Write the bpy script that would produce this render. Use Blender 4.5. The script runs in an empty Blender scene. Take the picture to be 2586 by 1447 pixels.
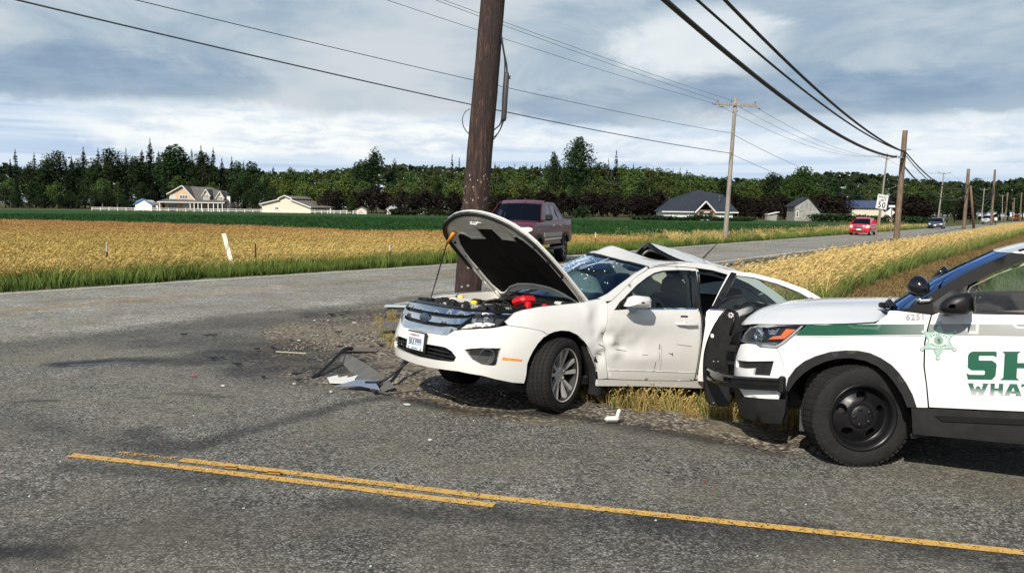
import bpy, bmesh, math, random
import numpy as np
from mathutils import Vector, Matrix, noise
from mathutils.geometry import delaunay_2d_cdt
R = math.radians
PI = math.pi
rnd = random.Random(7)
S = bpy.context.scene
COL = S.collection

# ------------------------------------------------------------------ camera
CAM_H, CAM_PITCH, CAM_ROLL = 1.8101, 0.08963, 0.01395
cd = bpy.data.cameras.new("camera")
cam = bpy.data.objects.new("camera", cd)
COL.objects.link(cam)
cd.sensor_width = 36.0
cd.lens = 36.0 * 2166.97 / 2586.0
cd.clip_start = 0.05
cd.clip_end = 6000.0
_f = Vector((0, math.cos(CAM_PITCH), -math.sin(CAM_PITCH)))
_r = Vector((1, 0, 0))
_u = Vector((0, math.sin(CAM_PITCH), math.cos(CAM_PITCH)))
_c, _s = math.cos(CAM_ROLL), math.sin(CAM_ROLL)
_r2 = _r * _c + _u * _s
_u2 = _u * _c - _r * _s
cam.matrix_world = Matrix(((_r2.x, _u2.x, -_f.x, 0), (_r2.y, _u2.y, -_f.y, 0), (_r2.z, _u2.z, -_f.z, CAM_H), (0, 0, 0, 1)))
S.camera = cam
S.render.engine = 'CYCLES'

# ------------------------------------------------------------------ world, sun, exposure
SUN_AZ, SUN_EL = R(200), R(38)          # azimuth clockwise from +Y (view direction): behind the camera, a little to the left
w = bpy.data.worlds.new("World")
S.world = w
w.use_nodes = True
nt = w.node_tree
nt.nodes.clear()
N = nt.nodes.new
L = nt.links.new
out = N("ShaderNodeOutputWorld")
bg = N("ShaderNodeBackground")
bg.inputs[1].default_value = 0.1
L(bg.outputs[0], out.inputs[0])
sky = N("ShaderNodeTexSky")
sky.sky_type = 'NISHITA'
sky.sun_disc = False
sky.sun_elevation = SUN_EL
sky.sun_rotation = SUN_AZ
sky.air_density = 1.0
sky.dust_density = 1.0
tc = N("ShaderNodeTexCoord")
sep = N("ShaderNodeSeparateXYZ")
L(tc.outputs['Generated'], sep.inputs[0])


def wmath(op, a, b=None, c=None):
    n = N("ShaderNodeMath")
    n.operation = op
    for i, v in enumerate((a, b, c)):
        if v is None:
            continue
        if isinstance(v, (int, float)):
            n.inputs[i].default_value = v
        else:
            L(v, n.inputs[i])
    return n.outputs[0]


az = wmath('ARCTAN2', sep.outputs[0], sep.outputs[1])
el = wmath('ARCSINE', sep.outputs[2])


def wnoise(sx, sy, detail, rough, off=0.0, dist=0.0):
    comb = N("ShaderNodeCombineXYZ")
    L(wmath('MULTIPLY', az, sx), comb.inputs[0])
    L(wmath('MULTIPLY', el, sy), comb.inputs[1])
    comb.inputs[2].default_value = off
    n = N("ShaderNodeTexNoise")
    n.inputs['Scale'].default_value = 1.0
    n.inputs['Detail'].default_value = detail
    n.inputs['Roughness'].default_value = rough
    n.inputs['Distortion'].default_value = dist
    L(comb.outputs[0], n.inputs['Vector'])
    return n.outputs[0]


def wmap(x, a, b, lo=0.0, hi=1.0):
    n = N("ShaderNodeMapRange")
    n.interpolation_type = 'SMOOTHSTEP'
    L(x, n.inputs[0])
    n.inputs[1].default_value = a
    n.inputs[2].default_value = b
    n.inputs[3].default_value = lo
    n.inputs[4].default_value = hi
    return n.outputs[0]


def wmix(fac, a, b):
    n = N("ShaderNodeMix")
    n.data_type = 'RGBA'
    if isinstance(fac, float):
        n.inputs[0].default_value = fac
    else:
        L(fac, n.inputs[0])
    for i, v in ((6, a), (7, b)):
        if isinstance(v, tuple):
            n.inputs[i].default_value = (*v, 1)
        else:
            L(v, n.inputs[i])
    return n.outputs[2]


n_big = wnoise(2.8, 7.0, 4.0, 0.55, 3.1, 0.5)
n_mid = wnoise(6.5, 15.0, 6.0, 0.60, 8.4, 0.6)
n_fine = wnoise(16.0, 60.0, 6.0, 0.6, 1.7, 0.3)
n_band = wnoise(2.2, 75.0, 4.0, 0.55, 5.2, 0.2)
# warped elevation
elw = wmath('ADD', el, wmath('MULTIPLY', wmath('SUBTRACT', n_mid, 0.5), 0.055))
elw = wmath('ADD', elw, wmath('MULTIPLY', wmath('SUBTRACT', n_fine, 0.5), 0.022))


def blob(azc, elc, wa, we, e=elw):
    """soft elliptical bank of cloud centred on a direction"""
    a = wmath('DIVIDE', wmath('SUBTRACT', wmath('ADD', az, wmath('MULTIPLY', wmath('SUBTRACT', n_mid, 0.5), 0.18)), R(azc)), R(wa))
    b = wmath('DIVIDE', wmath('SUBTRACT', e, R(elc)), R(we))
    d = wmath('ADD', wmath('MULTIPLY', a, a), wmath('MULTIPLY', b, b))
    return wmap(d, 1.0, 0.15)


# colours are cloud radiance x 10 (the background strength is 0.1)
low = wmix(wmap(n_band, 0.40, 0.62), (4.3, 5.5, 7.3), (6.2, 7.1, 8.2))          # thin streaky cloud near the horizon
deck = wmix(wmap(n_mid, 0.32, 0.70), (3.0, 3.95, 4.9), (4.9, 5.6, 6.1))          # grey cloud deck overhead
deck = wmix(wmap(n_big, 0.50, 0.66), deck, (5.7, 6.1, 6.4))
bright = wmix(wmap(n_fine, 0.30, 0.62), (5.8, 6.6, 7.5), (8.8, 9.0, 8.9))
base = wmix(wmap(elw, R(4.9), R(6.4)), low, deck)
dark = wmix(wmap(n_fine, 0.3, 0.7), (1.8, 2.75, 4.0), (2.8, 3.75, 4.9))
base = wmix(wmath('MULTIPLY', blob(-31, 7.4, 18, 2.1), 0.75), base, dark)
base = wmix(wmath('MULTIPLY', blob(20, 7.4, 17, 1.7), 0.85), base, dark)
base = wmix(wmath('MULTIPLY', blob(4.0, 6.6, 6, 1.6), 0.6), base, dark)
base = wmix(wmath('MULTIPLY', blob(-13, 4.8, 19, 1.9), 0.97), base, bright)
base = wmix(wmath('MULTIPLY', blob(9, 4.4, 12, 1.6), 0.7), base, bright)
base = wmix(wmath('MULTIPLY', blob(28, 4.6, 14, 1.7), 0.75), base, bright)
base = wmix(wmath('MULTIPLY', blob(11.5, 10.6, 6, 2.6), 0.7), base, (8.3, 8.6, 8.6))
hz = wmap(el, R(3.0), R(0.2))
base = wmix(wmath('MULTIPLY', hz, 0.75), base, (7.2, 8.1, 8.9))
# overhead the deck thins out into the blue of the sky texture
over = wmap(wmath('ADD', n_big, wmath('MULTIPLY', el, 0.12)), 0.34, 0.60)
over = wmath('MULTIPLY', over, wmap(el, R(16), R(35)))
skyc = wmix(over, base, sky.outputs[0])
skyc = wmix(0.06, skyc, sky.outputs[0])
L(skyc, bg.inputs[0])

sd = bpy.data.lights.new("sun", 'SUN')
sd.energy = 4.9
sd.angle = R(0.55)
sd.color = (1.0, 0.93, 0.82)
sun = bpy.data.objects.new("sun", sd)
COL.objects.link(sun)
_sdir = Vector((math.sin(SUN_AZ) * math.cos(SUN_EL), math.cos(SUN_AZ) * math.cos(SUN_EL), math.sin(SUN_EL)))
sun.rotation_euler = _sdir.to_track_quat('Z', 'Y').to_euler()
sun.location = _sdir * 60
S.view_settings.view_transform = 'Standard'
S.view_settings.look = 'None'
S.view_settings.exposure = 0.2
S.view_settings.gamma = 1.0
S.view_settings.use_curve_mapping = False
S.cycles.max_bounces = 8
S.cycles.transparent_max_bounces = 16
S.cycles.use_denoising = True

# ------------------------------------------------------------------ tags and objects
def tag(o, label=None, cat=None, group=None, kind=None):
    if label: o["label"] = label
    if cat: o["category"] = cat
    if group: o["group"] = group
    if kind: o["kind"] = kind
    return o


def empty(name, loc=(0, 0, 0), rot=(0, 0, 0), label=None, cat=None, group=None):
    o = bpy.data.objects.new(name, None)
    COL.objects.link(o)
    o.location = loc
    o.rotation_euler = rot
    o.empty_display_size = 0.1
    return tag(o, label, cat, group)


def link(name, me, parent=None, loc=None, rot=None, scale=None):
    o = bpy.data.objects.new(name, me)
    COL.objects.link(o)
    if parent is not None: o.parent = parent
    if loc is not None: o.location = loc
    if rot is not None: o.rotation_euler = rot
    if scale is not None: o.scale = scale
    return o


def mesh(name, verts, faces, mat=None, smooth=False):
    me = bpy.data.meshes.new(name)
    me.from_pydata([tuple(v) for v in verts], [], [tuple(f) for f in faces])
    if mat:
        for m in (mat if isinstance(mat, (list, tuple)) else [mat]): me.materials.append(m)
    if smooth: me.polygons.foreach_set("use_smooth", [True] * len(me.polygons))
    me.update()
    return me


def copy_tree(o, parent=None):
    c = o.copy()
    COL.objects.link(c)
    if parent is not None: c.parent = parent
    for ch in o.children: copy_tree(ch, c)
    return c


def catmull(pts, n=12):
    out = []
    P = [pts[0]] + list(pts) + [pts[-1]]
    for i in range(1, len(P) - 2):
        a, b, c, d = P[i - 1], P[i], P[i + 1], P[i + 2]
        for k in range(n):
            t = k / n; t2 = t * t; t3 = t2 * t
            out.append(tuple(.5 * ((2 * b[j]) + (-a[j] + c[j]) * t + (2 * a[j] - 5 * b[j] + 4 * c[j] - d[j]) * t2 + (-a[j] + 3 * b[j] - 3 * c[j] + d[j]) * t3) for j in range(len(b))))
    out.append(tuple(pts[-1]))
    return out


class MB:
    """collects simple shapes and links them as ONE mesh object"""
    def __init__(self):
        self.v, self.f, self.mi, self.sm = [], [], [], []
        self.m = 0
    def add(self, vs, fs, smooth=False):
        b = len(self.v)
        self.v += [tuple(v) for v in vs]
        for f in fs:
            self.f.append(tuple(i + b for i in f)); self.mi.append(self.m); self.sm.append(smooth)
        return self
    def box(self, c, s, rot=None, bev=0.0):
        x, y, z = s[0] / 2, s[1] / 2, s[2] / 2
        if bev > 0:
            b = min(bev, x * .9, y * .9, z * .9)
            vs = []
            for sx in (-1, 1):
                for sy in (-1, 1):
                    for sz in (-1, 1):
                        vs += [(sx * x, sy * (y - b), sz * (z - b)), (sx * (x - b), sy * y, sz * (z - b)), (sx * (x - b), sy * (y - b), sz * z)]
            bm = bmesh.new()
            for v in vs: bm.verts.new(v)
            bmesh.ops.convex_hull(bm, input=bm.verts)
            bm.verts.index_update()
            fs = [[v.index for v in f.verts] for f in bm.faces]
            vs = [v.co.copy() for v in bm.verts]
            bm.free()
        else:
            vs = [Vector((sx * x, sy * y, sz * z)) for sx in (-1, 1) for sy in (-1, 1) for sz in (-1, 1)]
            fs = [(0, 1, 3, 2), (4, 6, 7, 5), (0, 4, 5, 1), (2, 3, 7, 6), (0, 2, 6, 4), (1, 5, 7, 3)]
        vs = [Vector(v) for v in vs]
        if rot is not None: vs = [rot @ v for v in vs]
        return self.add([v + Vector(c) for v in vs], fs)
    def tube(self, pts, r, n=8, cap=True, smooth=True):
        pts = [Vector(p) for p in pts]
        k = len(pts)
        rr = r if isinstance(r, (list, tuple)) else [r] * k
        vs, fs = [], []
        up = Vector((0, 0, 1))
        prev = None
        for i, p in enumerate(pts):
            d = (pts[min(k - 1, i + 1)] - pts[max(0, i - 1)]).normalized()
            if prev is None:
                a = d.cross(up)
                if a.length < 1e-3: a = d.cross(Vector((1, 0, 0)))
            else:
                a = prev - d * prev.dot(d)
                if a.length < 1e-4: a = d.cross(up)
            a.normalize(); prev = a
            b = d.cross(a)
            for j in range(n):
                t = 2 * PI * j / n
                vs.append(p + (a * math.cos(t) + b * math.sin(t)) * rr[i])
        for i in range(k - 1):
            for j in range(n):
                j2 = (j + 1) % n
                fs.append((i * n + j, i * n + j2, (i + 1) * n + j2, (i + 1) * n + j))
        self.add(vs, fs, smooth)
        if cap:
            b = len(self.v) - len(vs)
            for base, rev in ((0, True), ((k - 1) * n, False)):
                f = [b + base + j for j in range(n)]
                self.f.append(tuple(reversed(f)) if rev else tuple(f)); self.mi.append(self.m); self.sm.append(False)
        return self
    def lathe(self, prof, n=32, axis='y', c=(0, 0, 0), smooth=True, a0=0.0, a1=2 * PI):
        """prof: list of (r, h) revolved about an axis through c"""
        vs, fs = [], []
        full = abs(a1 - a0 - 2 * PI) < 1e-6
        m = n if full else n + 1
        for r, h in prof:
            for j in range(m):
                t = a0 + (a1 - a0) * j / n
                x, y = r * math.cos(t), r * math.sin(t)
                p = {'y': (x, h, y), 'z': (x, y, h), 'x': (h, x, y)}[axis]
                vs.append((p[0] + c[0], p[1] + c[1], p[2] + c[2]))
        for i in range(len(prof) - 1):
            for j in range(n):
                j2 = (j + 1) % m
                fs.append((i * m + j, i * m + j2, (i + 1) * m + j2, (i + 1) * m + j))
        return self.add(vs, fs, smooth)
    def prism(self, poly, d0, d1, to3d):
        """polygon (2-D list) extruded between depths d0 and d1 through to3d(u, v, d)"""
        n = len(poly)
        vs = [to3d(u, v, d0) for u, v in poly] + [to3d(u, v, d1) for u, v in poly]
        tri = cdt_fill(poly, [])
        fs = []
        if tri is not None:
            fs += [(a, b, c) for a, b, c in tri] + [(c + n, b + n, a + n) for a, b, c in tri]
        for i in range(n):
            j = (i + 1) % n
            fs.append((i, i + n, j + n, j))
        return self.add(vs, fs)
    def grid(self, P, smooth=True, flip=False):
        """P[i][j] points"""
        ni, nj = len(P), len(P[0])
        vs = [p for row in P for p in row]
        fs = []
        for i in range(ni - 1):
            for j in range(nj - 1):
                q = (i * nj + j, i * nj + j + 1, (i + 1) * nj + j + 1, (i + 1) * nj + j)
                fs.append(q[::-1] if flip else q)
        return self.add(vs, fs, smooth)
    def build(self, name, mat, parent=None, loc=None, rot=None, label=None, weld=False):
        me = bpy.data.meshes.new(name)
        me.from_pydata(self.v, [], self.f)
        for m in (mat if isinstance(mat, (list, tuple)) else [mat]): me.materials.append(m)
        me.polygons.foreach_set("material_index", self.mi)
        me.polygons.foreach_set("use_smooth", self.sm)
        bm = bmesh.new(); bm.from_mesh(me)
        if weld: bmesh.ops.remove_doubles(bm, verts=bm.verts, dist=1e-4)
        bmesh.ops.recalc_face_normals(bm, faces=bm.faces)
        bm.to_mesh(me); bm.free()
        o = link(name, me, parent, loc, rot)
        if label: o["label"] = label
        return o


def inpoly(x, y, poly):
    c = False
    j = len(poly) - 1
    for i in range(len(poly)):
        xi, yi = poly[i]; xj, yj = poly[j]
        if (yi > y) != (yj > y) and x < (xj - xi) * (y - yi) / (yj - yi) + xi: c = not c
        j = i
    return c


def cdt_fill(poly, holes):
    vs = [Vector(p) for p in poly]
    es = [(i, (i + 1) % len(poly)) for i in range(len(poly))]
    for h in holes:
        b = len(vs)
        vs += [Vector(p) for p in h]
        es += [(b + i, b + (i + 1) % len(h)) for i in range(len(h))]
    r = delaunay_2d_cdt(vs, es, [], 0, 1e-7)
    if len(r[0]) != len(vs): 
        pass
    out = []
    for f in r[2]:
        cx = sum(r[0][i].x for i in f) / 3; cy = sum(r[0][i].y for i in f) / 3
        if inpoly(cx, cy, poly) and not any(inpoly(cx, cy, h) for h in holes):
            out.append(tuple(r[3][i][0] if r[3][i] else i for i in f))
    return out


def refine(poly, step):
    out = []
    n = len(poly)
    for i in range(n):
        a, b = poly[i], poly[(i + 1) % n]
        k = max(1, int(math.hypot(b[0] - a[0], b[1] - a[1]) / step + .5))
        for t in range(k): out.append((a[0] + (b[0] - a[0]) * t / k, a[1] + (b[1] - a[1]) * t / k))
    return out


def fill2d(poly, holes, step):
    """triangulated sheet over a 2-D outline with holes and even interior points -> pts, tris, boundary loops (indices)"""
    poly = refine(poly, step); holes = [refine(h, step) for h in holes]
    P = list(poly)
    loops = [list(range(len(poly)))]
    for h in holes:
        loops.append(list(range(len(P), len(P) + len(h)))); P += h
    B = np.array(P)
    es = []
    for l in loops: es += [(l[i], l[(i + 1) % len(l)]) for i in range(len(l))]
    x0, y0 = B.min(0); x1, y1 = B.max(0)
    row = 0
    y = y0 + step * .5
    while y < y1:
        x = x0 + step * (.5 if row % 2 else .0) + .13 * step
        while x < x1:
            if inpoly(x, y, poly) and not any(inpoly(x, y, h) for h in holes):
                if ((B[:, 0] - x) ** 2 + (B[:, 1] - y) ** 2).min() > (.45 * step) ** 2: P.append((x, y))
            x += step
        y += step * .87; row += 1
    r = delaunay_2d_cdt([Vector(p) for p in P], es, [], 0, 1e-7)
    pts = [(v.x, v.y) for v in r[0]]
    remap = {}
    for i, src in enumerate(r[3]):
        for s_ in src: remap[s_] = i
    tris = []
    for f in r[2]:
        cx = sum(pts[i][0] for i in f) / 3; cy = sum(pts[i][1] for i in f) / 3
        if inpoly(cx, cy, poly) and not any(inpoly(cx, cy, h) for h in holes): tris.append(tuple(f))
    loops = [[remap[i] for i in l] for l in loops]
    return pts, tris, loops


class Wrap:
    """body skin of a car: s = length along the plan outline from the nose (left side positive), z = height"""
    def __init__(self, plan, side, front, xa, xb):
        self.C = catmull(plan); self.S = [0]
        for a, b in zip(self.C, self.C[1:]): self.S.append(self.S[-1] + math.hypot(b[0] - a[0], b[1] - a[1]))
        self.side = catmull(side, 6); self.front = catmull(front, 6); self.xa = xa; self.xb = xb
    def plan(self, s):
        S_, C = self.S, self.C
        s = max(0, min(S_[-1] - 1e-6, s)); lo, hi = 0, len(S_) - 1
        while hi - lo > 1:
            m = (lo + hi) // 2
            if S_[m] <= s: lo = m
            else: hi = m
        t = (s - S_[lo]) / (S_[hi] - S_[lo]); a, b = C[lo], C[hi]
        def tan(i):
            p, q = C[max(0, i - 1)], C[min(len(C) - 1, i + 1)]; l = math.hypot(q[0] - p[0], q[1] - p[1]); return ((q[0] - p[0]) / l, (q[1] - p[1]) / l)
        ta, tb = tan(lo), tan(hi); tx, ty = ta[0] + (tb[0] - ta[0]) * t, ta[1] + (tb[1] - ta[1]) * t
        if lo == 0: tx = tx * t; ty = 1 - (1 - ty) * t
        l = math.hypot(tx, ty)
        return a[0] + (b[0] - a[0]) * t, a[1] + (b[1] - a[1]) * t, ty / l, -tx / l
    @staticmethod
    def tab(tab, x):
        if x <= tab[0][0]: return tab[0][1]
        for a, b in zip(tab, tab[1:]):
            if x <= b[0]: return a[1] + (b[1] - a[1]) * (x - a[0]) / max(1e-9, b[0] - a[0])
        return tab[-1][1]
    def __call__(self, s, z, off=0.):
        x, y, nx, ny = self.plan(abs(s))
        w_ = min(1, max(0, (x - self.xb) / (self.xa - self.xb))); w_ = w_ * w_ * (3 - 2 * w_)
        d = self.tab(self.side, z) * (1 - w_) + self.tab(self.front, z) * w_ - off
        yy = y - ny * d
        return Vector((x - nx * d, yy if s >= 0 else -yy, z))
    def sx(self, x):
        for i, (a, b) in enumerate(zip(self.C, self.C[1:])):
            if a[0] >= x >= b[0] and self.S[i] > .3: return self.S[i] + (self.S[i + 1] - self.S[i]) * (a[0] - x) / max(1e-9, a[0] - b[0])
        return self.S[-1]


def panel(name, wr, outline, mat, parent, holes=(), step=.05, off=0., flange=.02, disp=None, mirror=False, label=None, thick=True):
    """a pressed sheet following the body skin, edges turned inwards; disp(s, z, p) may push a point about (dents)"""
    pts, tris, loops = fill2d(outline, list(holes), step)
    sg = -1 if mirror else 1
    def P(s, z, o):
        p = wr(sg * s, z, o)
        if disp: p = disp(s, z, p, sg)
        return p
    vs = [P(s, z, off) for s, z in pts]
    fs = [t if sg > 0 else t[::-1] for t in tris]
    sm = [True] * len(fs)
    if flange:
        for l in loops:
            b = len(vs)
            vs += [P(*pts[i], off) for i in l] + [P(*pts[i], off - flange) for i in l]
            n = len(l)
            for i in range(n):
                j = (i + 1) % n
                fs.append((b + i, b + j, b + n + j, b + n + i)); sm.append(False)
    me = bpy.data.meshes.new(name)
    me.from_pydata([tuple(v) for v in vs], [], fs)
    me.materials.append(mat)
    me.polygons.foreach_set("use_smooth", sm)
    # panel outlines run either way round: turn every face outwards
    bm = bmesh.new(); bm.from_mesh(me)
    bm.faces.ensure_lookup_table()
    c = sum((f.calc_center_median() for f in bm.faces), Vector()) / max(1, len(bm.faces))
    acc = 0
    for f in bm.faces[:len(tris)]:
        m = f.calc_center_median(); s0 = Vector((m.x - (-1.4), m.y, 0.0)); s0 = Vector((s0.x * .25, s0.y, 0))
        acc += 1 if f.normal.dot(s0) > 0 else -1
    if acc < 0: bmesh.ops.reverse_faces(bm, faces=bm.faces[:len(tris)])
    bm.to_mesh(me); bm.free()
    o = link(name, me, parent)
    if label: o["label"] = label
    return o


# ------------------------------------------------------------------ materials
def nodes(m):
    m.use_nodes = True
    return m.node_tree, m.node_tree.nodes["Principled BSDF"]


def mat(name, col, rough=.5, metal=0., coat=0., noise_s=0., noise_amt=0., bump_s=0., bump=0., trans=0., alpha=1., ior=1.45, spec=.5, emit=None, coatr=.05):
    m = bpy.data.materials.new(name)
    t, b = nodes(m)
    b.inputs['Base Color'].default_value = (*col, 1)
    b.inputs['Roughness'].default_value = rough
    b.inputs['Metallic'].default_value = metal
    b.inputs['Coat Weight'].default_value = coat
    b.inputs['Coat Roughness'].default_value = coatr
    b.inputs['Transmission Weight'].default_value = trans
    b.inputs['Alpha'].default_value = alpha
    b.inputs['IOR'].default_value = ior
    b.inputs['Specular IOR Level'].default_value = spec
    if emit:
        b.inputs['Emission Color'].default_value = (*emit[:3], 1); b.inputs['Emission Strength'].default_value = emit[3]
    c = t.nodes.new("ShaderNodeTexCoord")
    if noise_amt:
        n = t.nodes.new("ShaderNodeTexNoise"); n.inputs['Scale'].default_value = noise_s; n.inputs['Detail'].default_value = 6; n.inputs['Roughness'].default_value = .65
        t.links.new(c.outputs['Object'], n.inputs['Vector'])
        r = t.nodes.new("ShaderNodeMapRange"); r.inputs[1].default_value = .3; r.inputs[2].default_value = .7; r.inputs[3].default_value = 1 - noise_amt; r.inputs[4].default_value = 1 + noise_amt
        t.links.new(n.outputs[0], r.inputs[0])
        x = t.nodes.new("ShaderNodeVectorMath"); x.operation = 'SCALE'; x.inputs[0].default_value = col
        t.links.new(r.outputs[0], x.inputs['Scale']); t.links.new(x.outputs[0], b.inputs['Base Color'])
        r2 = t.nodes.new("ShaderNodeMapRange"); r2.inputs[1].default_value = .3; r2.inputs[2].default_value = .7; r2.inputs[3].default_value = max(0, rough - noise_amt * .4); r2.inputs[4].default_value = min(1, rough + noise_amt * .4)
        t.links.new(n.outputs[0], r2.inputs[0]); t.links.new(r2.outputs[0], b.inputs['Roughness'])
    if bump:
        n = t.nodes.new("ShaderNodeTexNoise"); n.inputs['Scale'].default_value = bump_s; n.inputs['Detail'].default_value = 5
        t.links.new(c.outputs['Object'], n.inputs['Vector'])
        bp = t.nodes.new("ShaderNodeBump"); bp.inputs['Strength'].default_value = bump; bp.inputs['Distance'].default_value = .02
        t.links.new(n.outputs[0], bp.inputs['Height']); t.links.new(bp.outputs[0], b.inputs['Normal'])
    return m


def glass(name, tint, refl=1.0, rough=0.0, gcol=(1, 1, 1)):
    """window glass: lets tinted light through and mirrors the surroundings; cheap and without caustics"""
    m = bpy.data.materials.new(name)
    m.use_nodes = True
    t = m.node_tree; t.nodes.clear()
    o = t.nodes.new("ShaderNodeOutputMaterial")
    tr = t.nodes.new("ShaderNodeBsdfTransparent"); tr.inputs[0].default_value = (*tint, 1)
    gl = t.nodes.new("ShaderNodeBsdfGlossy"); gl.inputs['Roughness'].default_value = rough; gl.inputs[0].default_value = (*gcol, 1)
    fr = t.nodes.new("ShaderNodeFresnel"); fr.inputs[0].default_value = 1.5
    ml = t.nodes.new("ShaderNodeMath"); ml.operation = 'MULTIPLY'; ml.inputs[1].default_value = refl
    ml.use_clamp = True
    mx = t.nodes.new("ShaderNodeMixShader")
    t.links.new(fr.outputs[0], ml.inputs[0]); t.links.new(ml.outputs[0], mx.inputs[0])
    t.links.new(tr.outputs[0], mx.inputs[1]); t.links.new(gl.outputs[0], mx.inputs[2]); t.links.new(mx.outputs[0], o.inputs[0])
    return m


def car_paint(name, col, rough=.22, coat=.6, dirt=.10, dirtcol=(.30, .26, .2), metal=0.):
    m = bpy.data.materials.new(name)
    t, b = nodes(m)
    b.inputs['Roughness'].default_value = rough; b.inputs['Coat Weight'].default_value = coat; b.inputs['Coat Roughness'].default_value = .04
    b.inputs['Metallic'].default_value = metal
    c = t.nodes.new("ShaderNodeTexCoord")
    n = t.nodes.new("ShaderNodeTexNoise"); n.inputs['Scale'].default_value = 3.2; n.inputs['Detail'].default_value = 8; n.inputs['Roughness'].default_value = .7
    t.links.new(c.outputs['Object'], n.inputs['Vector'])
    r = t.nodes.new("ShaderNodeMapRange"); r.inputs[1].default_value = .45; r.inputs[2].default_value = .85; r.inputs[3].default_value = 0; r.inputs[4].default_value = dirt
    t.links.new(n.outputs[0], r.inputs[0])
    mx = t.nodes.new("ShaderNodeMix"); mx.data_type = 'RGBA'
    mx.inputs[6].default_value = (*col, 1); mx.inputs[7].default_value = (*dirtcol, 1)
    t.links.new(r.outputs[0], mx.inputs[0]); t.links.new(mx.outputs[2], b.inputs['Base Color'])
    return m


M = {}
M['black'] = mat('black_plastic', (.007, .007, .0075), .45, noise_s=20, noise_amt=.2)
M['blackgloss'] = mat('black_gloss', (.006, .006, .007), .12, coat=.5)
M['rubber'] = mat('tyre_rubber', (.017, .0165, .016), .85, noise_s=14, noise_amt=.35, bump_s=60, bump=.25, spec=.25)
M['trim'] = mat('dark_grey_trim', (.016, .0165, .017), .55, noise_s=12, noise_amt=.2, spec=.3)
M['blacksatin'] = mat('satin_black', (.008, .008, .009), .32, spec=.4)
M['foggrey'] = mat('grey_plastic_recess', (.045, .045, .046), .6, noise_s=60, noise_amt=.3)
M['pillarblack'] = mat('pillar_black', (.010, .010, .011), .6, spec=.15)
M['chrome'] = mat('chrome', (.82, .83, .85), .08, metal=1.0)
M['satin'] = mat('satin_alloy', (.60, .57, .55), .30, metal=.45, noise_s=9, noise_amt=.1)
M['steel'] = mat('grey_steel', (.30, .31, .32), .4, metal=.8, noise_s=12, noise_amt=.2)
M['white'] = car_paint('white_car_paint', (.66, .65, .62), .2, .55, .05)
M['whitesuv'] = car_paint('white_patrol_paint', (.72, .72, .72), .2, .6, .03)
M['inner'] = mat('pale_primer', (.66, .64, .58), .45, noise_s=7, noise_amt=.06)
M['amber'] = mat('amber_lens', (.95, .28, .02), .15, coat=.5)
M['orange'] = mat('orange_lens', (.9, .16, .03), .15, coat=.5)
M['glass'] = glass('car_glass', (.50, .62, .58), 1.0)
M['shield'] = glass('windscreen_glass', (.34, .46, .50), 1.8, gcol=(.50, .72, 1.0))
M['darkglass'] = glass('dark_car_glass', (.13, .17, .19), 1.4)
M['bluescreen'] = glass('blue_tinted_screen', (.06, .10, .16), 1.0, .02, (.28, .48, .95))
M['lens'] = glass('clear_lens', (.86, .9, .92), 1.1)
M['seat'] = mat('dark_seat_cloth', (.02, .022, .026), .8, noise_s=30, noise_amt=.2)
M['cabin'] = mat('cabin_trim', (.03, .032, .035), .7)
M['airbag'] = mat('airbag_cloth', (.62, .60, .50), .8, bump_s=5, bump=.6)
M['headliner'] = mat('headliner', (.42, .40, .36), .9)
M['padblack'] = mat('insulation_felt', (.018, .017, .016), .95, noise_s=6, noise_amt=.45, bump_s=7, bump=.7, spec=.1)
M['red'] = mat('red_plastic', (.55, .012, .02), .3)
M['yellowcap'] = mat('yellow_plastic', (.75, .55, .04), .35)
M['galv'] = mat('galvanised_steel', (.34, .35, .35), .45, metal=.6, noise_s=8, noise_amt=.2)

# ------------------------------------------------------------------ the ground
EDGE = [(-3.55, 13.2), (-3.45, 11.6), (-3.11, 10.23), (-2.62, 9.49), (-1.66, 8.39), (-0.94, 8.05), (-0.32, 7.5), (0.7, 7.22), (1.03, 7.0), (1.64, 6.80), (2.2, 6.62), (2.9, 6.55), (4.5, 6.3), (9.0, 5.5), (16.0, 4.5)]
UPPER = [(16.0, 44.2), (7.3, 31.0), (0.35, 20.1), (-0.75, 18.4), (-1.35, 17.4), (-2.2, 15.9), (-3.3, 14.9)]
WEDGE = EDGE + [(16.0, 30.0)] + UPPER
FAR_LINE = [(-28, -8), (-20, 3.6), (-14, 11.6), (-10.11, 16.86), (-6.06, 22.3), (-1.94, 27.6), (2.33, 33.9), (12.92, 50.4), (27.18, 71.6), (49.08, 105.0), (92.5, 172.0), (158.0, 273.0), (400, 645), (900, 1410)]
NEAR_LINE = [(-2.17, 15.97), (-1.27, 17.5), (-0.75, 18.4), (0.32, 20.1), (7.33, 31.0), (15.99, 44.2), (25.21, 58.2), (52.8, 100.6), (96.6, 168.0), (162, 268.5), (404, 640), (904, 1405)]
CENTRE = [(-16.5, 1.6), (-12.4, 8.0), (-8.48, 14.1), (-7.43, 15.75), (-6.24, 17.57), (-1.89, 24.0), (7.74, 38.2), (13.53, 46.6), (20.55, 57.4), (51, 103), (94.6, 170), (160, 271), (402, 643)]


def dist_poly(X, Y, pts, closed=False):
    D = np.full(X.shape, 1e9)
    q = list(pts) + ([pts[0]] if closed else [])
    for (ax, ay), (bx, by) in zip(q, q[1:]):
        dx, dy = bx - ax, by - ay
        t = np.clip(((X - ax) * dx + (Y - ay) * dy) / max(1e-9, dx * dx + dy * dy), 0, 1)
        D = np.minimum(D, np.hypot(X - ax - t * dx, Y - ay - t * dy))
    return D


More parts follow.
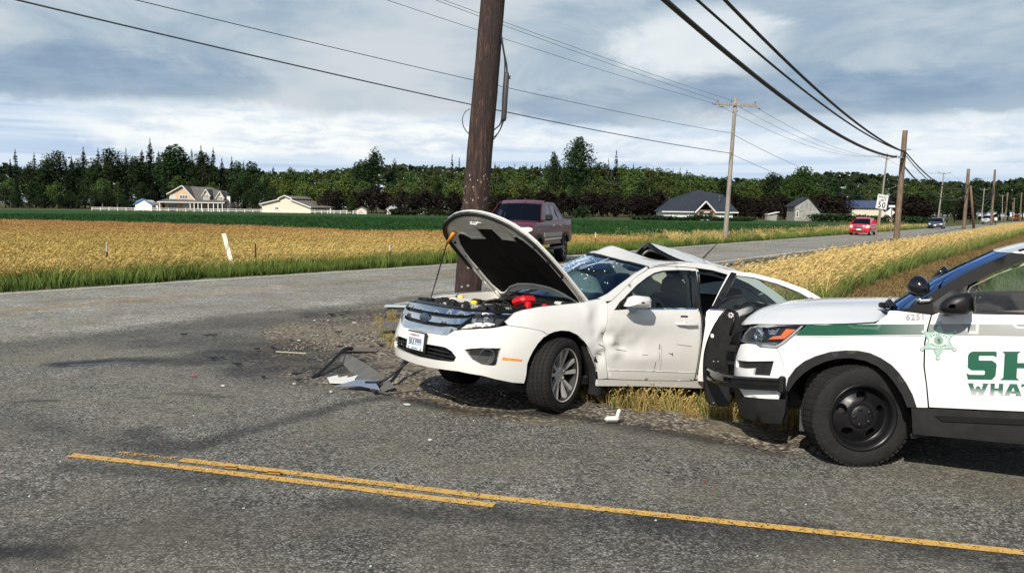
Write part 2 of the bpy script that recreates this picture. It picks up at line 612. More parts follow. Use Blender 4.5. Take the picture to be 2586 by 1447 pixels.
def in_poly(X, Y, poly):
    c = np.zeros(X.shape, bool)
    j = len(poly) - 1
    for i in range(len(poly)):
        xi, yi = poly[i]; xj, yj = poly[j]
        if yi != yj:
            c ^= ((yi > Y) != (yj > Y)) & (X < (xj - xi) * (Y - yi) / (yj - yi) + xi)
        j = i
    return c


def sstep(x, a, b):
    t = np.clip((x - a) / (b - a), 0, 1)
    return t * t * (3 - 2 * t)


def vnoise(X, Y, s, seed):
    """cheap value noise"""
    rg = np.random.default_rng(seed)
    T = rg.random((128, 128))
    x, y = X * s + 1000, Y * s + 1000
    xi, yi = np.floor(x).astype(int), np.floor(y).astype(int)
    fx, fy = x - xi, y - yi
    fx = fx * fx * (3 - 2 * fx); fy = fy * fy * (3 - 2 * fy)
    a = T[xi % 128, yi % 128]; b = T[(xi + 1) % 128, yi % 128]; c = T[xi % 128, (yi + 1) % 128]; d = T[(xi + 1) % 128, (yi + 1) % 128]
    return (a * (1 - fx) + b * fx) * (1 - fy) + (c * (1 - fx) + d * fx) * fy


def swale(X, Y):
    """the verge falls away behind the wrecked car's front wheels"""
    X = np.asarray(X, float); Y = np.asarray(Y, float)
    inside = in_poly(X, Y, WEDGE)
    d = np.where(inside, dist_poly(X, Y, WEDGE, True), 0)
    t = (X + .07) * .825 + (Y - 8.18) * .565
    lat = (X + .07) * -.565 + (Y - 8.18) * .825
    return -.245 * sstep(d, .3, 1.4) * sstep(t, .2, 2.6) * (1 - sstep(np.abs(lat), 1.5, 2.9)) * (1 - sstep(t, 4.4, 5.8))


def gz(x, y):
    return float(swale(np.array([x]), np.array([y]))[0])


STAINS = [
    ([(-5.0, 9.51), (-4.58, 9.79), (-4.09, 9.83)], 0.16, 1.0),
    ([(-4.09, 9.83), (-3.55, 9.87), (-3.16, 10.09), (-2.7, 10.13)], 0.22, 0.8),
    ([(-3.53, 10.34), (-2.92, 10.25), (-2.45, 9.88), (-2.84, 9.36)], 0.35, 0.75),
    ([(-3.07, 11.15), (-2.36, 10.3), (-1.92, 9.55)], 0.40, 0.75),
    ([(-4.6, 11.2), (-3.6, 11.0), (-2.8, 9.9), (-2.2, 9.3)], .5, .5), ([(-5.5, 11.6), (-4.4, 12.8), (-3.4, 13.8)], .45, .35), ([(-2.5, 4.5), (-1.3, 4.75), (-.2, 4.6), (1, 4.4)], .28, .35), ([(-6, 7.6), (-4.4, 7.1), (-3.2, 6.5)], .30, .3),
    ([(-1.18, 8.15), (-1.55, 7.71), (-1.85, 7.17), (-2.17, 6.7), (-2.4, 6.29), (-2.61, 6.23), (-2.97, 6.37), (-3.34, 6.58), (-3.87, 6.86)], 0.1, 0.6),
    ([(-3.03, 6.72), (-2.55, 6.23), (-2.97, 6.37)], 0.14, 0.6),
    ([(-1.03, 5.09), (-0.44, 5.01), (0.27, 4.94), (0.95, 4.81), (1.6, 4.71), (2.19, 4.53), (2.7, 4.34), (5, 3.8)], 0.13, 0.65),
    ([(0.5, 4.92), (1.16, 4.72), (1.69, 4.63)], 0.17, 0.6),
    ([(-3.04, 5.81), (-2.7, 5.78), (-2.32, 5.67), (-1.92, 5.6)], 0.12, 0.5),
    ([(-2.9, 4.22), (-2.53, 4.34), (-2.36, 4.37)], 0.09, 0.9),
    ([(-5.62, 14.9), (-4.77, 15.76), (-4.11, 16.62), (-2.41, 17.78)], 0.25, 0.4),
    ([(-4.51, 7.7), (-4.23, 7.79)], 0.035, 0.8), ([(-3.55, 7.9), (-3.36, 7.96)], 0.03, 0.7),
    ([(-3.32, 8.15), (-3.0, 8.12), (-2.73, 8.0)], 0.05, 0.5),
    ([(-6.53, 10.84), (-5.97, 11.23), (-5.22, 11.65), (-4.72, 12.49)], 0.55, 0.25),
    ([(-2.32, 5.22), (-1.66, 5.1), (-1.38, 4.98)], 0.18, 0.3), ([(-2.41, 4.68), (-1.98, 4.7)], 0.15, 0.25),
    ([(-0.93, 7.99), (-0.31, 7.48), (0.39, 7.45), (0.73, 7.32), (1.19, 7.01), (1.62, 6.72)], 0.1, 0.8),
    ([(0.73, 7.29), (1.03, 7.0), (1.63, 6.75), (2.0, 6.41)], 0.1, 0.55),
    ([(-3.27, 14.32), (-2.67, 14.66), (-2.04, 15.03), (-1.4, 15.72), (-0.72, 16.84)], 0.3, 0.65),
    ([(-2.65, 13.51), (-2.19, 14.17), (-1.86, 14.21)], 0.22, 0.6),
]
STAINS += [([(-9, 6.6), (-3, 5.0), (3, 3.6), (9, 2.0)], .34, .16), ([(-9, 4.9), (-3, 3.5), (3, 2.0)], .3, .14), ([(-9, 8.9), (-3, 7.3), (3, 5.8), (9, 4.4)], .3, .12)]
PX0, PX1, PY0, PY1, PST = -16.0, 14.0, -1.0, 31.0, 0.085
xs = np.arange(PX0, PX1 + 1e-6, PST); ys = np.arange(PY0, PY1 + 1e-6, PST)
PX1, PY1 = float(xs[-1]), float(ys[-1])
X, Y = np.meshgrid(xs, ys)
inw = in_poly(X, Y, WEDGE)
dw = dist_poly(X, Y, EDGE) * np.where(inw, 1, -1)
dup = dist_poly(X, Y, UPPER)
dsg = np.where(inw, np.minimum(np.abs(dw), dup), -np.minimum(np.abs(dw), dup))
jit = (vnoise(X, Y, 1.3, 1) - .5) * .5 + (vnoise(X, Y, 4, 2) - .5) * .3
gravel = sstep(dsg + jit, -.28, .25)
beyond = (~in_poly(X, Y, FAR_LINE[:9] + [(60, -20), (-30, -20)])) & (X < 20)
soil = np.where(beyond, 1.0, 0.0)
soil = np.maximum(soil, gravel * sstep(dw + jit, .8, 1.7) * sstep(X + jit, .0, 1.2) * sstep(dup + jit, 2.3, 3.3))
soil = np.maximum(soil, .55 * gravel * np.exp(-((X + 1.7) ** 2 / .5 + (Y - 12.9) ** 2 / 2.0)))
stain = np.zeros(X.shape)
wx, wy = (vnoise(X, Y, 2.2, 5) - .5) * .22, (vnoise(X, Y, 2.2, 6) - .5) * .3
for pts, wd, st in STAINS:
    d = dist_poly(X + wx * min(1, wd * 4), Y + wy * min(1, wd * 4), pts)
    stain = np.maximum(stain, st * (1 - sstep(d, wd * .45, wd * 2.1)) * (.75 + .5 * vnoise(X, Y, 3.5, 9)))
stain = np.maximum(stain, .14 * sstep(vnoise(X, Y, .55, 12), .55, .85))
stain = np.clip(stain, 0, 1)
wet = np.zeros(X.shape)
for pts, wd in (([(-4.95, 9.48), (-4.5, 9.68), (-4.2, 9.75)], .04), ([(-2.95, 4.14), (-2.7, 4.19)], .05)):
    d = dist_poly(X + wx * .3, Y + wy * .3, pts)
    wet = np.maximum(wet, 1 - sstep(d, wd * .6, wd * 2))
Z = swale(X.ravel(), Y.ravel()).reshape(X.shape)
Z = Z + gravel * ((vnoise(X, Y, 5, 21) - .5) * .035 + (vnoise(X, Y, 1.1, 22) - .5) * .04)
ny_, nx_ = X.shape
V = np.stack([X.ravel(), Y.ravel(), Z.ravel()], 1)
idx = np.arange(nx_ * ny_).reshape(ny_, nx_)
F = np.stack([idx[:-1, :-1].ravel(), idx[:-1, 1:].ravel(), idx[1:, 1:].ravel(), idx[1:, :-1].ravel()], 1)


def np_mesh(name, V, F, mats, smooth=True):
    me = bpy.data.meshes.new(name)
    me.vertices.add(len(V)); me.vertices.foreach_set("co", V.astype(np.float32).ravel())
    k = F.shape[1]
    me.loops.add(F.size); me.loops.foreach_set("vertex_index", F.astype(np.int32).ravel())
    me.polygons.add(len(F)); me.polygons.foreach_set("loop_start", np.arange(0, F.size, k, dtype=np.int32)); me.polygons.foreach_set("loop_total", np.full(len(F), k, dtype=np.int32))
    me.polygons.foreach_set("use_smooth", np.full(len(F), smooth))
    for m in mats: me.materials.append(m)
    me.update(); me.validate()
    return me


def nd(t, kind, **kw):
    n = t.nodes.new(kind)
    for k, v in kw.items(): setattr(n, k, v)
    return n


def m_math(t, op, a, b=None):
    n = t.nodes.new("ShaderNodeMath"); n.operation = op
    for i, v in enumerate((a, b)):
        if v is None: continue
        if isinstance(v, (int, float)): n.inputs[i].default_value = v
        else: t.links.new(v, n.inputs[i])
    return n.outputs[0]


def m_map(t, x, a, b, lo, hi):
    n = t.nodes.new("ShaderNodeMapRange"); t.links.new(x, n.inputs[0])
    for i, v in enumerate((a, b, lo, hi)): n.inputs[1 + i].default_value = v
    return n.outputs[0]


def m_mix(t, fac, a, b):
    n = t.nodes.new("ShaderNodeMix"); n.data_type = 'RGBA'
    if isinstance(fac, (int, float)): n.inputs[0].default_value = fac
    else: t.links.new(fac, n.inputs[0])
    for i, v in ((6, a), (7, b)):
        if isinstance(v, tuple): n.inputs[i].default_value = (*v, 1)
        else: t.links.new(v, n.inputs[i])
    return n.outputs[2]


def m_noise(t, vec, s, d=4, r=.6):
    n = t.nodes.new("ShaderNodeTexNoise"); n.inputs['Scale'].default_value = s; n.inputs['Detail'].default_value = d; n.inputs['Roughness'].default_value = r
    t.links.new(vec, n.inputs['Vector']); return n.outputs[0]


def m_vor(t, vec, s, feat='F1'):
    n = t.nodes.new("ShaderNodeTexVoronoi"); n.feature = feat; n.inputs['Scale'].default_value = s
    t.links.new(vec, n.inputs['Vector']); return n


def asphalt_material(name, gain, attrs):
    """chip-sealed asphalt: pale and dark stone chips in black binder, wheel wear, stains and a gravel edge"""
    m = bpy.data.materials.new(name)
    t, b = nodes(m)
    g = nd(t, "ShaderNodeNewGeometry"); vec = g.outputs['Position']
    v1 = m_vor(t, vec, 74); v2 = m_vor(t, vec, 31)
    sp = nd(t, "ShaderNodeSeparateColor"); t.links.new(v1.outputs['Color'], sp.inputs[0])
    sp2 = nd(t, "ShaderNodeSeparateColor"); t.links.new(v2.outputs['Color'], sp2.inputs[0])
    chip = m_math(t, 'POWER', sp.outputs[0], 2.0)
    chip = m_math(t, 'ADD', m_math(t, 'MULTIPLY', chip, .75), m_math(t, 'MULTIPLY', m_math(t, 'POWER', sp2.outputs[0], 2.0), .35))
    gap = m_map(t, v1.outputs['Distance'], .25, .62, 1.0, .45)
    val = m_math(t, 'MULTIPLY', m_math(t, 'ADD', m_math(t, 'MULTIPLY', chip, .33), .046), gap)
    big = m_noise(t, vec, .35, 5); mid = m_noise(t, vec, 2.6, 5)
    val = m_math(t, 'MULTIPLY', val, m_map(t, big, .3, .7, .72 * gain, 1.22 * gain))
    val = m_math(t, 'MULTIPLY', val, m_map(t, mid, .25, .75, .78, 1.22))
    hue = nd(t, "ShaderNodeCombineColor")
    t.links.new(m_math(t, 'MULTIPLY', val, 1.0), hue.inputs[0]); t.links.new(m_math(t, 'MULTIPLY', val, .98), hue.inputs[1]); t.links.new(m_math(t, 'MULTIPLY', val, .86), hue.inputs[2])
    warm = m_mix(t, m_map(t, m_noise(t, vec, .8, 4), .42, .66, 0, .5), hue.outputs[0], (.17, .152, .108))
    col = warm
    rough = .8
    if attrs:
        at = {k: nd(t, "ShaderNodeAttribute", attribute_name=k).outputs['Fac'] for k in ('gravel', 'soil', 'stain', 'wet')}
        # gravel: bigger brown-grey stones
        w1 = m_vor(t, vec, 26); w2 = m_vor(t, vec, 60)
        a = nd(t, "ShaderNodeSeparateColor"); t.links.new(w1.outputs['Color'], a.inputs[0])
        c = nd(t, "ShaderNodeSeparateColor"); t.links.new(w2.outputs['Color'], c.inputs[0])
        gv = m_math(t, 'ADD', m_math(t, 'MULTIPLY', m_math(t, 'POWER', a.outputs[0], 1.4), .42), m_math(t, 'MULTIPLY', m_math(t, 'POWER', c.outputs[0], 2.0), .16))
        gv = m_math(t, 'MULTIPLY', m_math(t, 'ADD', gv, .03), m_map(t, w1.outputs['Distance'], .2, .65, 1.0, .3))
        gh = nd(t, "ShaderNodeCombineColor")
        t.links.new(m_math(t, 'MULTIPLY', gv, 1.05), gh.inputs[0]); t.links.new(m_math(t, 'MULTIPLY', gv, .92), gh.inputs[1]); t.links.new(m_math(t, 'MULTIPLY', gv, .72), gh.inputs[2])
        earth = m_mix(t, m_noise(t, vec, 7, 6, .7), (.06, .048, .032), (.27, .225, .15))
        gcol = m_mix(t, m_map(t, m_noise(t, vec, 1.8, 5), .45, .62, 0, .75), gh.outputs[0], earth)
        gm = m_map(t, m_math(t, 'ADD', at['gravel'], m_math(t, 'MULTIPLY', m_math(t, 'SUBTRACT', m_noise(t, vec, 9, 5, .7), .5), .9)), .32, .62, 0, 1)
        col = m_mix(t, gm, warm, gcol)
        straw = m_mix(t, m_noise(t, vec, 12, 6, .7), (.09, .065, .03), (.32, .24, .10))
        col = m_mix(t, m_map(t, m_math(t, 'ADD', at['soil'], m_math(t, 'MULTIPLY', m_math(t, 'SUBTRACT', m_noise(t, vec, 5, 5, .7), .5), .6)), .3, .7, 0, 1), col, straw)
        sm = m_math(t, 'ADD', at['stain'], m_math(t, 'MULTIPLY', m_math(t, 'SUBTRACT', m_noise(t, vec, 16, 5, .75), .5), m_math(t, 'MULTIPLY', at['stain'], 1.4)))
        sm = m_map(t, sm, .05, .95, 0, .9)
        col = m_mix(t, sm, col, (.012, .012, .013))
        wm = m_map(t, m_math(t, 'ADD', at['wet'], m_math(t, 'MULTIPLY', m_math(t, 'SUBTRACT', m_noise(t, vec, 26, 5, .8), .5), 1.5)), .5, .9, 0, 1)
        col = m_mix(t, wm, col, (.02, .022, .028))
        rr = m_map(t, sm, 0, 1, .82, .6)
        rr = m_math(t, 'MULTIPLY', rr, m_map(t, wm, 0, 1, 1.0, .12))
        t.links.new(rr, b.inputs['Roughness'])
    else:
        b.inputs['Roughness'].default_value = .82
        wear = m_map(t, m_noise(t, vec, .9, 6, .7), .52, .72, 0, .35)
        col = m_mix(t, wear, col, (.05, .05, .05))
    t.links.new(col, b.inputs['Base Color'])
    b.inputs['Specular IOR Level'].default_value = .3
    bp = nd(t, "ShaderNodeBump"); bp.inputs['Strength'].default_value = .55; bp.inputs['Distance'].default_value = .006
    h = m_math(t, 'MULTIPLY', v1.outputs['Distance'], -1.0)
    if attrs:
        h = m_math(t, 'ADD', h, m_math(t, 'MULTIPLY', m_math(t, 'MULTIPLY', w1.outputs['Distance'], -3.0), gm))
        h = m_math(t, 'MULTIPLY', h, m_map(t, wm, 0, 1, 1.0, .15))
    t.links.new(h, bp.inputs['Height']); t.links.new(bp.outputs[0], b.inputs['Normal'])
    return m


mat_near = asphalt_material('chip_seal_asphalt', 1.22, True)
mat_road = asphalt_material('worn_road_asphalt', 2.3, False)
me = np_mesh('junction_ground', V, F, [mat_near])
for k, a in (('gravel', gravel), ('soil', soil), ('stain', stain), ('wet', wet)):
    at = me.attributes.new(k, 'FLOAT', 'POINT'); at.data.foreach_set('value', a.ravel().astype(np.float32))
ground_near = tag(link('road_junction', me), kind='structure')


# ------------------------------------------------------------------ sheets: fields, far road, painted lines
def soil_material(name, c0, c1, s0, s1, bump=.4):
    m = bpy.data.materials.new(name)
    t, b = nodes(m)
    g = nd(t, "ShaderNodeNewGeometry"); vec = g.outputs['Position']
    n = m_noise(t, vec, s0, 6, .65); n2 = m_noise(t, vec, s1, 5, .7)
    f = m_math(t, 'ADD', m_math(t, 'MULTIPLY', n, .55), m_math(t, 'MULTIPLY', n2, .45))
    t.links.new(m_mix(t, m_map(t, f, .32, .68, 0, 1), c0, c1), b.inputs['Base Color'])
    b.inputs['Roughness'].default_value = .95; b.inputs['Specular IOR Level'].default_value = .15
    bp = nd(t, "ShaderNodeBump"); bp.inputs['Strength'].default_value = bump; bp.inputs['Distance'].default_value = .15
    t.links.new(n2, bp.inputs['Height']); t.links.new(bp.outputs[0], b.inputs['Normal'])
    return m


m_pasture = soil_material('pasture', (.035, .05, .018), (.13, .12, .05), .05, 1.2)
m_golden = soil_material('dry_meadow', (.12, .075, .03), (.30, .21, .085), .08, 2.0)
m_crop = soil_material('green_crop', (.012, .042, .012), (.03, .085, .02), .06, 1.6, .8)
m_mown = soil_material('mown_straw', (.20, .14, .06), (.50, .35, .15), .8, 9, .6)
m_lawn = soil_material('verge_turf', (.03, .06, .018), (.09, .12, .035), .4, 6)


def sheet(name, poly, m, z, kind='structure'):
    tris = cdt_fill(poly, [])
    o = link(name, mesh(name, [(x, y, z) for x, y in poly], tris, m))
    bm = bmesh.new(); bm.from_mesh(o.data)
    for f in bm.faces:
        if f.normal.z < 0: f.normal_flip()
    bm.to_mesh(o.data); bm.free()
    return tag(o, kind=kind)


B = 3500
gv = [(-B, -B, 0), (B, -B, 0), (B, PY0, 0), (-B, PY0, 0), (-B, PY1, 0), (B, PY1, 0), (B, B, 0), (-B, B, 0), (PX0, PY0, 0), (PX0, PY1, 0), (PX1, PY0, 0), (PX1, PY1, 0)]
tag(link('ground', mesh('ground', gv, [(0, 1, 2, 10, 8, 3), (4, 9, 11, 5, 6, 7), (3, 8, 9, 4), (10, 2, 5, 11)], m_pasture)), kind='structure')


def ribbon(pa, pb, z):
    return [(a[0], a[1], z) for a in pa] + [(b[0], b[1], z) for b in pb]


def resample(pts, n):
    d = [0]
    for a, b in zip(pts, pts[1:]): d.append(d[-1] + math.hypot(b[0] - a[0], b[1] - a[1]))
    out = []
    for k in range(n):
        t = d[-1] * (k / (n - 1)) ** 1.7 if n > 40 else d[-1] * k / (n - 1)
        i = 0
        while i < len(d) - 2 and d[i + 1] < t: i += 1
        u = (t - d[i]) / max(1e-9, d[i + 1] - d[i])
        out.append((pts[i][0] + (pts[i + 1][0] - pts[i][0]) * u, pts[i][1] + (pts[i + 1][1] - pts[i][1]) * u))
    return out


def offset(pts, d):
    out = []
    for i, p in enumerate(pts):
        a, b = pts[max(0, i - 1)], pts[min(len(pts) - 1, i + 1)]
        dx, dy = b[0] - a[0], b[1] - a[1]; l = math.hypot(dx, dy)
        out.append((p[0] + dy / l * d, p[1] - dx / l * d))      # positive = to the right of travel
    return out


def strip(name, pts, w0, w1, m, z, kind='structure', closed=True):
    a, b = offset(pts, w0), offset(pts, w1)
    n = len(pts)
    vs = [(x, y, z) for x, y in a] + [(x, y, z) for x, y in b]
    fs = [(i, n + i, n + i + 1, i + 1) for i in range(n - 1)]
    return tag(link(name, mesh(name, vs, fs, m)), kind=kind)


FL = resample(catmull(FAR_LINE, 8), 90)
mr = strip('main_road', FL, -.35, 7.0, mat_road, .004)
at_ = mr.data.attributes.new('edge', 'FLOAT', 'POINT'); at_.data.foreach_set('value', [0.0] * len(FL) + [1.0] * len(FL))
t, b = nodes(mat_road)
_e = nd(t, "ShaderNodeAttribute", attribute_name='edge').outputs['Fac']; _v = nd(t, "ShaderNodeNewGeometry").outputs['Position']
_n = m_math(t, 'ADD', m_math(t, 'MULTIPLY', m_noise(t, _v, .8, 5, .7), .20), m_math(t, 'MULTIPLY', m_noise(t, _v, 12, 4, .7), .10))
t.links.new(m_map(t, m_math(t, 'ADD', _e, _n), 1.00, 1.12, 1, 0), b.inputs['Alpha'])
m_shoulder = soil_material('shoulder_gravel', (.10, .088, .07), (.27, .24, .20), 6, 28, .6)
strip('gravel_shoulder', [p for p in resample(catmull(NEAR_LINE, 8), 120) if p[1] > 30.5], .55, 4.2, m_shoulder, .003)


def paint(name, col, wear, scale=9):
    m = bpy.data.materials.new(name)
    t, b = nodes(m)
    g = nd(t, "ShaderNodeNewGeometry"); vec = g.outputs['Position']
    b.inputs['Roughness'].default_value = .7
    n = m_noise(t, vec, scale * 2.6, 6, .75)
    v = m_vor(t, vec, 80)
    t.links.new(m_mix(t, m_map(t, m_noise(t, vec, 30, 4), .3, .7, 0, 1), tuple(c * .72 for c in col), col), b.inputs['Base Color'])
    f = m_math(t, 'ADD', n, m_math(t, 'MULTIPLY', m_math(t, 'SUBTRACT', v.outputs['Distance'], .3), -.35))
    t.links.new(m_map(t, f, wear, wear + .07, 0, 1), b.inputs['Alpha'])
    return m


m_yellow = paint('yellow_road_paint', (.64, .39, .10), .30)
m_yellow_worn = paint('worn_yellow_road_paint', (.62, .35, .09), .42)
m_whiteline = paint('white_road_paint', (.72, .70, .62), .36)
strip('edge_line', resample(catmull(FAR_LINE, 8), 90), -.08, .10, m_whiteline, .008)
strip('edge_line', resample(catmull(NEAR_LINE, 8), 70), -.09, .10, m_whiteline, .008)
CL = resample(catmull(CENTRE[:8], 10), 40)
strip('yellow_line', CL, -.13, -.03, m_yellow_worn, .008)
strip('yellow_line', CL, .06, .16, m_yellow_worn, .008)
CR = resample(catmull(CENTRE[5:], 14), 400)
tot = 0
seg = []
for a, b in zip(CR, CR[1:]):
    l = math.hypot(b[0] - a[0], b[1] - a[1])
    if (tot % 12.2) < 3.4 or tot < 13: seg.append(a)
    elif len(seg) > 1:
        strip('yellow_line', seg + [a], -.06, .06, m_yellow_worn, .0085); seg = []
    else: seg = []
    tot += l
    if tot > 150: break
LOWER = [(-3.17, 6.05), (-2.34, 5.82), (-0.98, 5.40), (-0.57, 5.26), (-0.09, 5.12)]
UPPER1 = [(-2.86, 6.13), (-2.4, 6.0)]
UPPER2 = [(-2.34, 5.97), (-1.91, 5.84), (-1.02, 5.56), (-0.09, 5.26), (1.2, 4.91), (2.79, 4.49), (5.5, 3.78), (12, 2.0)]
strip('yellow_line', LOWER, -.042, .042, m_yellow, .006)
strip('yellow_line', UPPER1, -.03, .03, m_yellow_worn, .006)
strip('yellow_line', UPPER2, -.042, .042, m_yellow, .006)

GOLD = [(-16.5, 12.5), (-11.4, 17.8), (-7.2, 23.0), (-3.1, 28.5), (1.2, 34.8), (6.0, 42.2), (7.6, 46.2), (3.6, 48.5), (-3.8, 52.5), (-9, 50.5), (-17.5, 58), (-30, 65), (-52, 70), (-60, 30), (-40, 10)]
sheet('dry_meadow', GOLD, m_golden, .006)
CROP = [(7.6, 46.2), (3.6, 48.5), (-3.8, 52.5), (-9, 50.5), (-17.5, 58), (-30, 65), (-52, 70), (-110, 80), (-150, 212), (-60, 218), (0, 200), (42, 188), (95, 196), (84, 166), (44, 103), (22, 70), (10, 51)]
sheet('green_field', CROP, m_crop, .006)
MOWN = [(4.4, 11.0), (5.2, 14.5), (7.2, 18.6), (11.1, 24.9), (13.6, 28.7), (17.4, 34.5), (25.5, 46.6), (53, 89), (112, 180), (114, 179.5), (55, 88.2), (27.6, 45.6), (19.5, 33.3), (15.7, 27.5), (13.2, 23.7), (9.6, 17.8), (7.4, 10.8)]
sheet('mown_strip', MOWN, m_mown, .012 if False else .02)
sheet('grass_field', [(7.4, 10.8), (9.6, 17.8), (13.2, 23.7), (15.7, 27.5), (19.5, 33.3), (27.6, 45.6), (55, 88.2), (114, 179.5), (300, 300), (300, -60), (14.1, -60), (14.1, 5), (9, 7.5)], m_lawn, .016)


# ------------------------------------------------------------------ grass (kind = stuff)
def grass_material(name, base, tip, alt, wscale=.35, rough=.8, trans=.25, far=None):
    m = bpy.data.materials.new(name)
    t, b = nodes(m)
    c = nd(t, "ShaderNodeTexCoord"); s_ = nd(t, "ShaderNodeSeparateXYZ"); t.links.new(c.outputs['Object'], s_.inputs[0])
    oi = nd(t, "ShaderNodeObjectInfo")
    n = m_noise(t, oi.outputs['Location'], wscale, 4, .6)
    n2 = m_noise(t, oi.outputs['Location'], wscale * .23, 3, .5)
    tipc = m_mix(t, m_map(t, m_math(t, 'ADD', n, m_math(t, 'MULTIPLY', oi.outputs['Random'], .25)), .45, .85, 0, 1), tip, alt)
    tipc = m_mix(t, m_map(t, n2, .4, .65, 0, .6), tipc, alt)
    if far:
        sy = nd(t, "ShaderNodeSeparateXYZ"); t.links.new(oi.outputs['Location'], sy.inputs[0])
        tipc = m_mix(t, m_map(t, m_math(t, 'ADD', sy.outputs[1], m_math(t, 'MULTIPLY', n, 14.0)), 38, 60, 0, .85), tipc, far)
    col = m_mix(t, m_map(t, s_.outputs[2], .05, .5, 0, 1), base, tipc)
    val = nd(t, "ShaderNodeHueSaturation"); t.links.new(col, val.inputs['Color']); t.links.new(m_map(t, oi.outputs['Random'], 0, 1, .65, 1.3), val.inputs['Value'])
    t.links.new(val.outputs[0], b.inputs['Base Color'])
    b.inputs['Roughness'].default_value = rough; b.inputs['Specular IOR Level'].default_value = .2
    tl = nd(t, "ShaderNodeBsdfTranslucent"); t.links.new(val.outputs[0], tl.inputs[0])
    mx = nd(t, "ShaderNodeMixShader"); mx.inputs[0].default_value = trans
    t.links.new(b.outputs[0], mx.inputs[1]); t.links.new(tl.outputs[0], mx.inputs[2])
    t.links.new(mx.outputs[0], t.nodes["Material Output"].inputs[0])
    return m


mg_gold = grass_material('dry_grass', (.33, .235, .085), (.57, .42, .15), (.43, .33, .10), .08, far=(.40, .22, .085))
mg_green = grass_material('green_grass', (.06, .10, .02), (.23, .34, .06), (.33, .36, .10), .4)
mg_tall = grass_material('tall_green_grass', (.03, .065, .014), (.11, .19, .038), (.22, .25, .07), .3)
mg_pale = grass_material('pale_seed_grass', (.27, .23, .07), (.66, .51, .215), (.56, .40, .15), .3)
mg_crop = grass_material('crop_leaf', (.01, .035, .01), (.026, .095, .022), (.04, .115, .028), .2)
mg_straw = grass_material('cut_straw', (.20, .14, .06), (.55, .37, .15), (.38, .23, .09), .5)

PROTO = bpy.data.collections.new('grass_prototypes')     # never linked to the scene


def tuft(name, m, seed, n, h, spread, lean, w=.012, head=0.0, flat=False, segs=3):
    r = random.Random(seed)
    vs, fs = [], []
    for i in range(n):
        a = r.uniform(0, 2 * PI); d = spread * math.sqrt(r.random())
        x, y = d * math.cos(a), d * math.sin(a)
        hh = h * r.uniform(.55, 1.1)
        la = a + r.uniform(-1, 1); ln = r.uniform(.05, .35) * hh
        lx, ly = ln * math.cos(la) + lean * hh * r.uniform(.5, 1.2), ln * math.sin(la)
        ww = w * r.uniform(.7, 1.4); ba = r.uniform(0, PI)
        bx, by = ww * math.cos(ba), ww * math.sin(ba)
        b0 = len(vs)
        for k in range(segs + 1):
            t = k / segs
            zz = hh * (t - .22 * t * t * (ln + abs(lean * hh)) / hh)
            cx, cy = x + lx * t * t, y + ly * t * t
            q = (1 - t) ** .7 if head == 0 else (1 - .55 * t)
            if k == segs and head == 0: vs.append((cx, cy, zz))
            else: vs += [(cx - bx * q, cy - by * q, zz), (cx + bx * q, cy + by * q, zz)]
        for k in range(segs - 1): fs.append((b0 + 2 * k, b0 + 2 * k + 1, b0 + 2 * k + 3, b0 + 2 * k + 2))
        if head == 0: fs.append((b0 + 2 * segs - 2, b0 + 2 * segs - 1, b0 + 2 * segs))
        else:
            fs.append((b0 + 2 * segs - 2, b0 + 2 * segs - 1, b0 + 2 * segs + 1, b0 + 2 * segs))
            # seed head: a small bent spindle
            b1 = len(vs); hl = head * r.uniform(.7, 1.3); hw = ww * 1.5
            sx = (lx * .9 + .02) / max(.05, hh)
            p0 = (cx, cy, zz); p1 = (cx + hl * (.35 + sx * .5), cy + hl * .1 * r.uniform(-1, 1), zz + hl * .62); p2 = (cx + hl * (.9 + sx * .5), cy, zz + hl * .72)
            vs += [(p0[0], p0[1], p0[2]), (p1[0] - by * 1.6, p1[1] + bx * 1.6, p1[2] - hw), (p1[0] + by * 1.6, p1[1] - bx * 1.6, p1[2] + hw), p2]
            fs += [(b1, b1 + 1, b1 + 2), (b1 + 1, b1 + 3, b1 + 2)]
    o = bpy.data.objects.new(name, mesh(name, vs, fs, m))
    return o


def proto_set(name, lst):
    c = bpy.data.collections.new(name)
    for o in lst: c.objects.link(o)
    return c


P_gold = proto_set('dry_tufts', [tuft('dry_tuft', mg_gold, s_, 20, .66, .20, .30, .008, .10) for s_ in range(6)])
P_green = proto_set('green_tufts', [tuft('green_tuft', mg_green, 20 + s_, 26, .34, .20, .25, .011) for s_ in range(5)])
P_tall = proto_set('tall_tufts', [tuft('tall_tuft', mg_tall, 40 + s_, 26, .75, .22, .22, .014) for s_ in range(4)] + [tuft('tall_seed', mg_pale, 50, 5, .95, .2, .3, .009, .12)])
P_verge = proto_set('verge_tufts', [tuft('verge_tuft', mg_pale, 60 + s_, 20, .85, .22, .42, .010, .16) for s_ in range(5)] + [tuft('verge_green', mg_green, 70 + s_, 20, .55, .2, .25, .011) for s_ in range(2)])
P_short = proto_set('short_tufts', [tuft('short_dry', mg_gold, 80 + s_, 22, .20, .09, .15, .0045, .035) for s_ in range(3)] + [tuft('short_pale', mg_pale, 84, 16, .26, .09, .2, .004, .04), tuft('short_green', mg_green, 85, 16, .15, .07, .1, .006)])
P_crop = proto_set('crop_plants', [tuft('crop_plant', mg_crop, 90 + s_, 22, .38, .28, .05, .075, 0, segs=2) for s_ in range(3)])
P_straw = proto_set('straw_bits', [tuft('straw_bit', mg_straw, 95 + s_, 14, .13, .20, 1.2, .008, 0, segs=2) for s_ in range(3)])
P_lawn = proto_set('field_tufts', [tuft('field_tuft', mg_green, 100 + s_, 24, .22, .20, .12, .011) for s_ in range(3)])


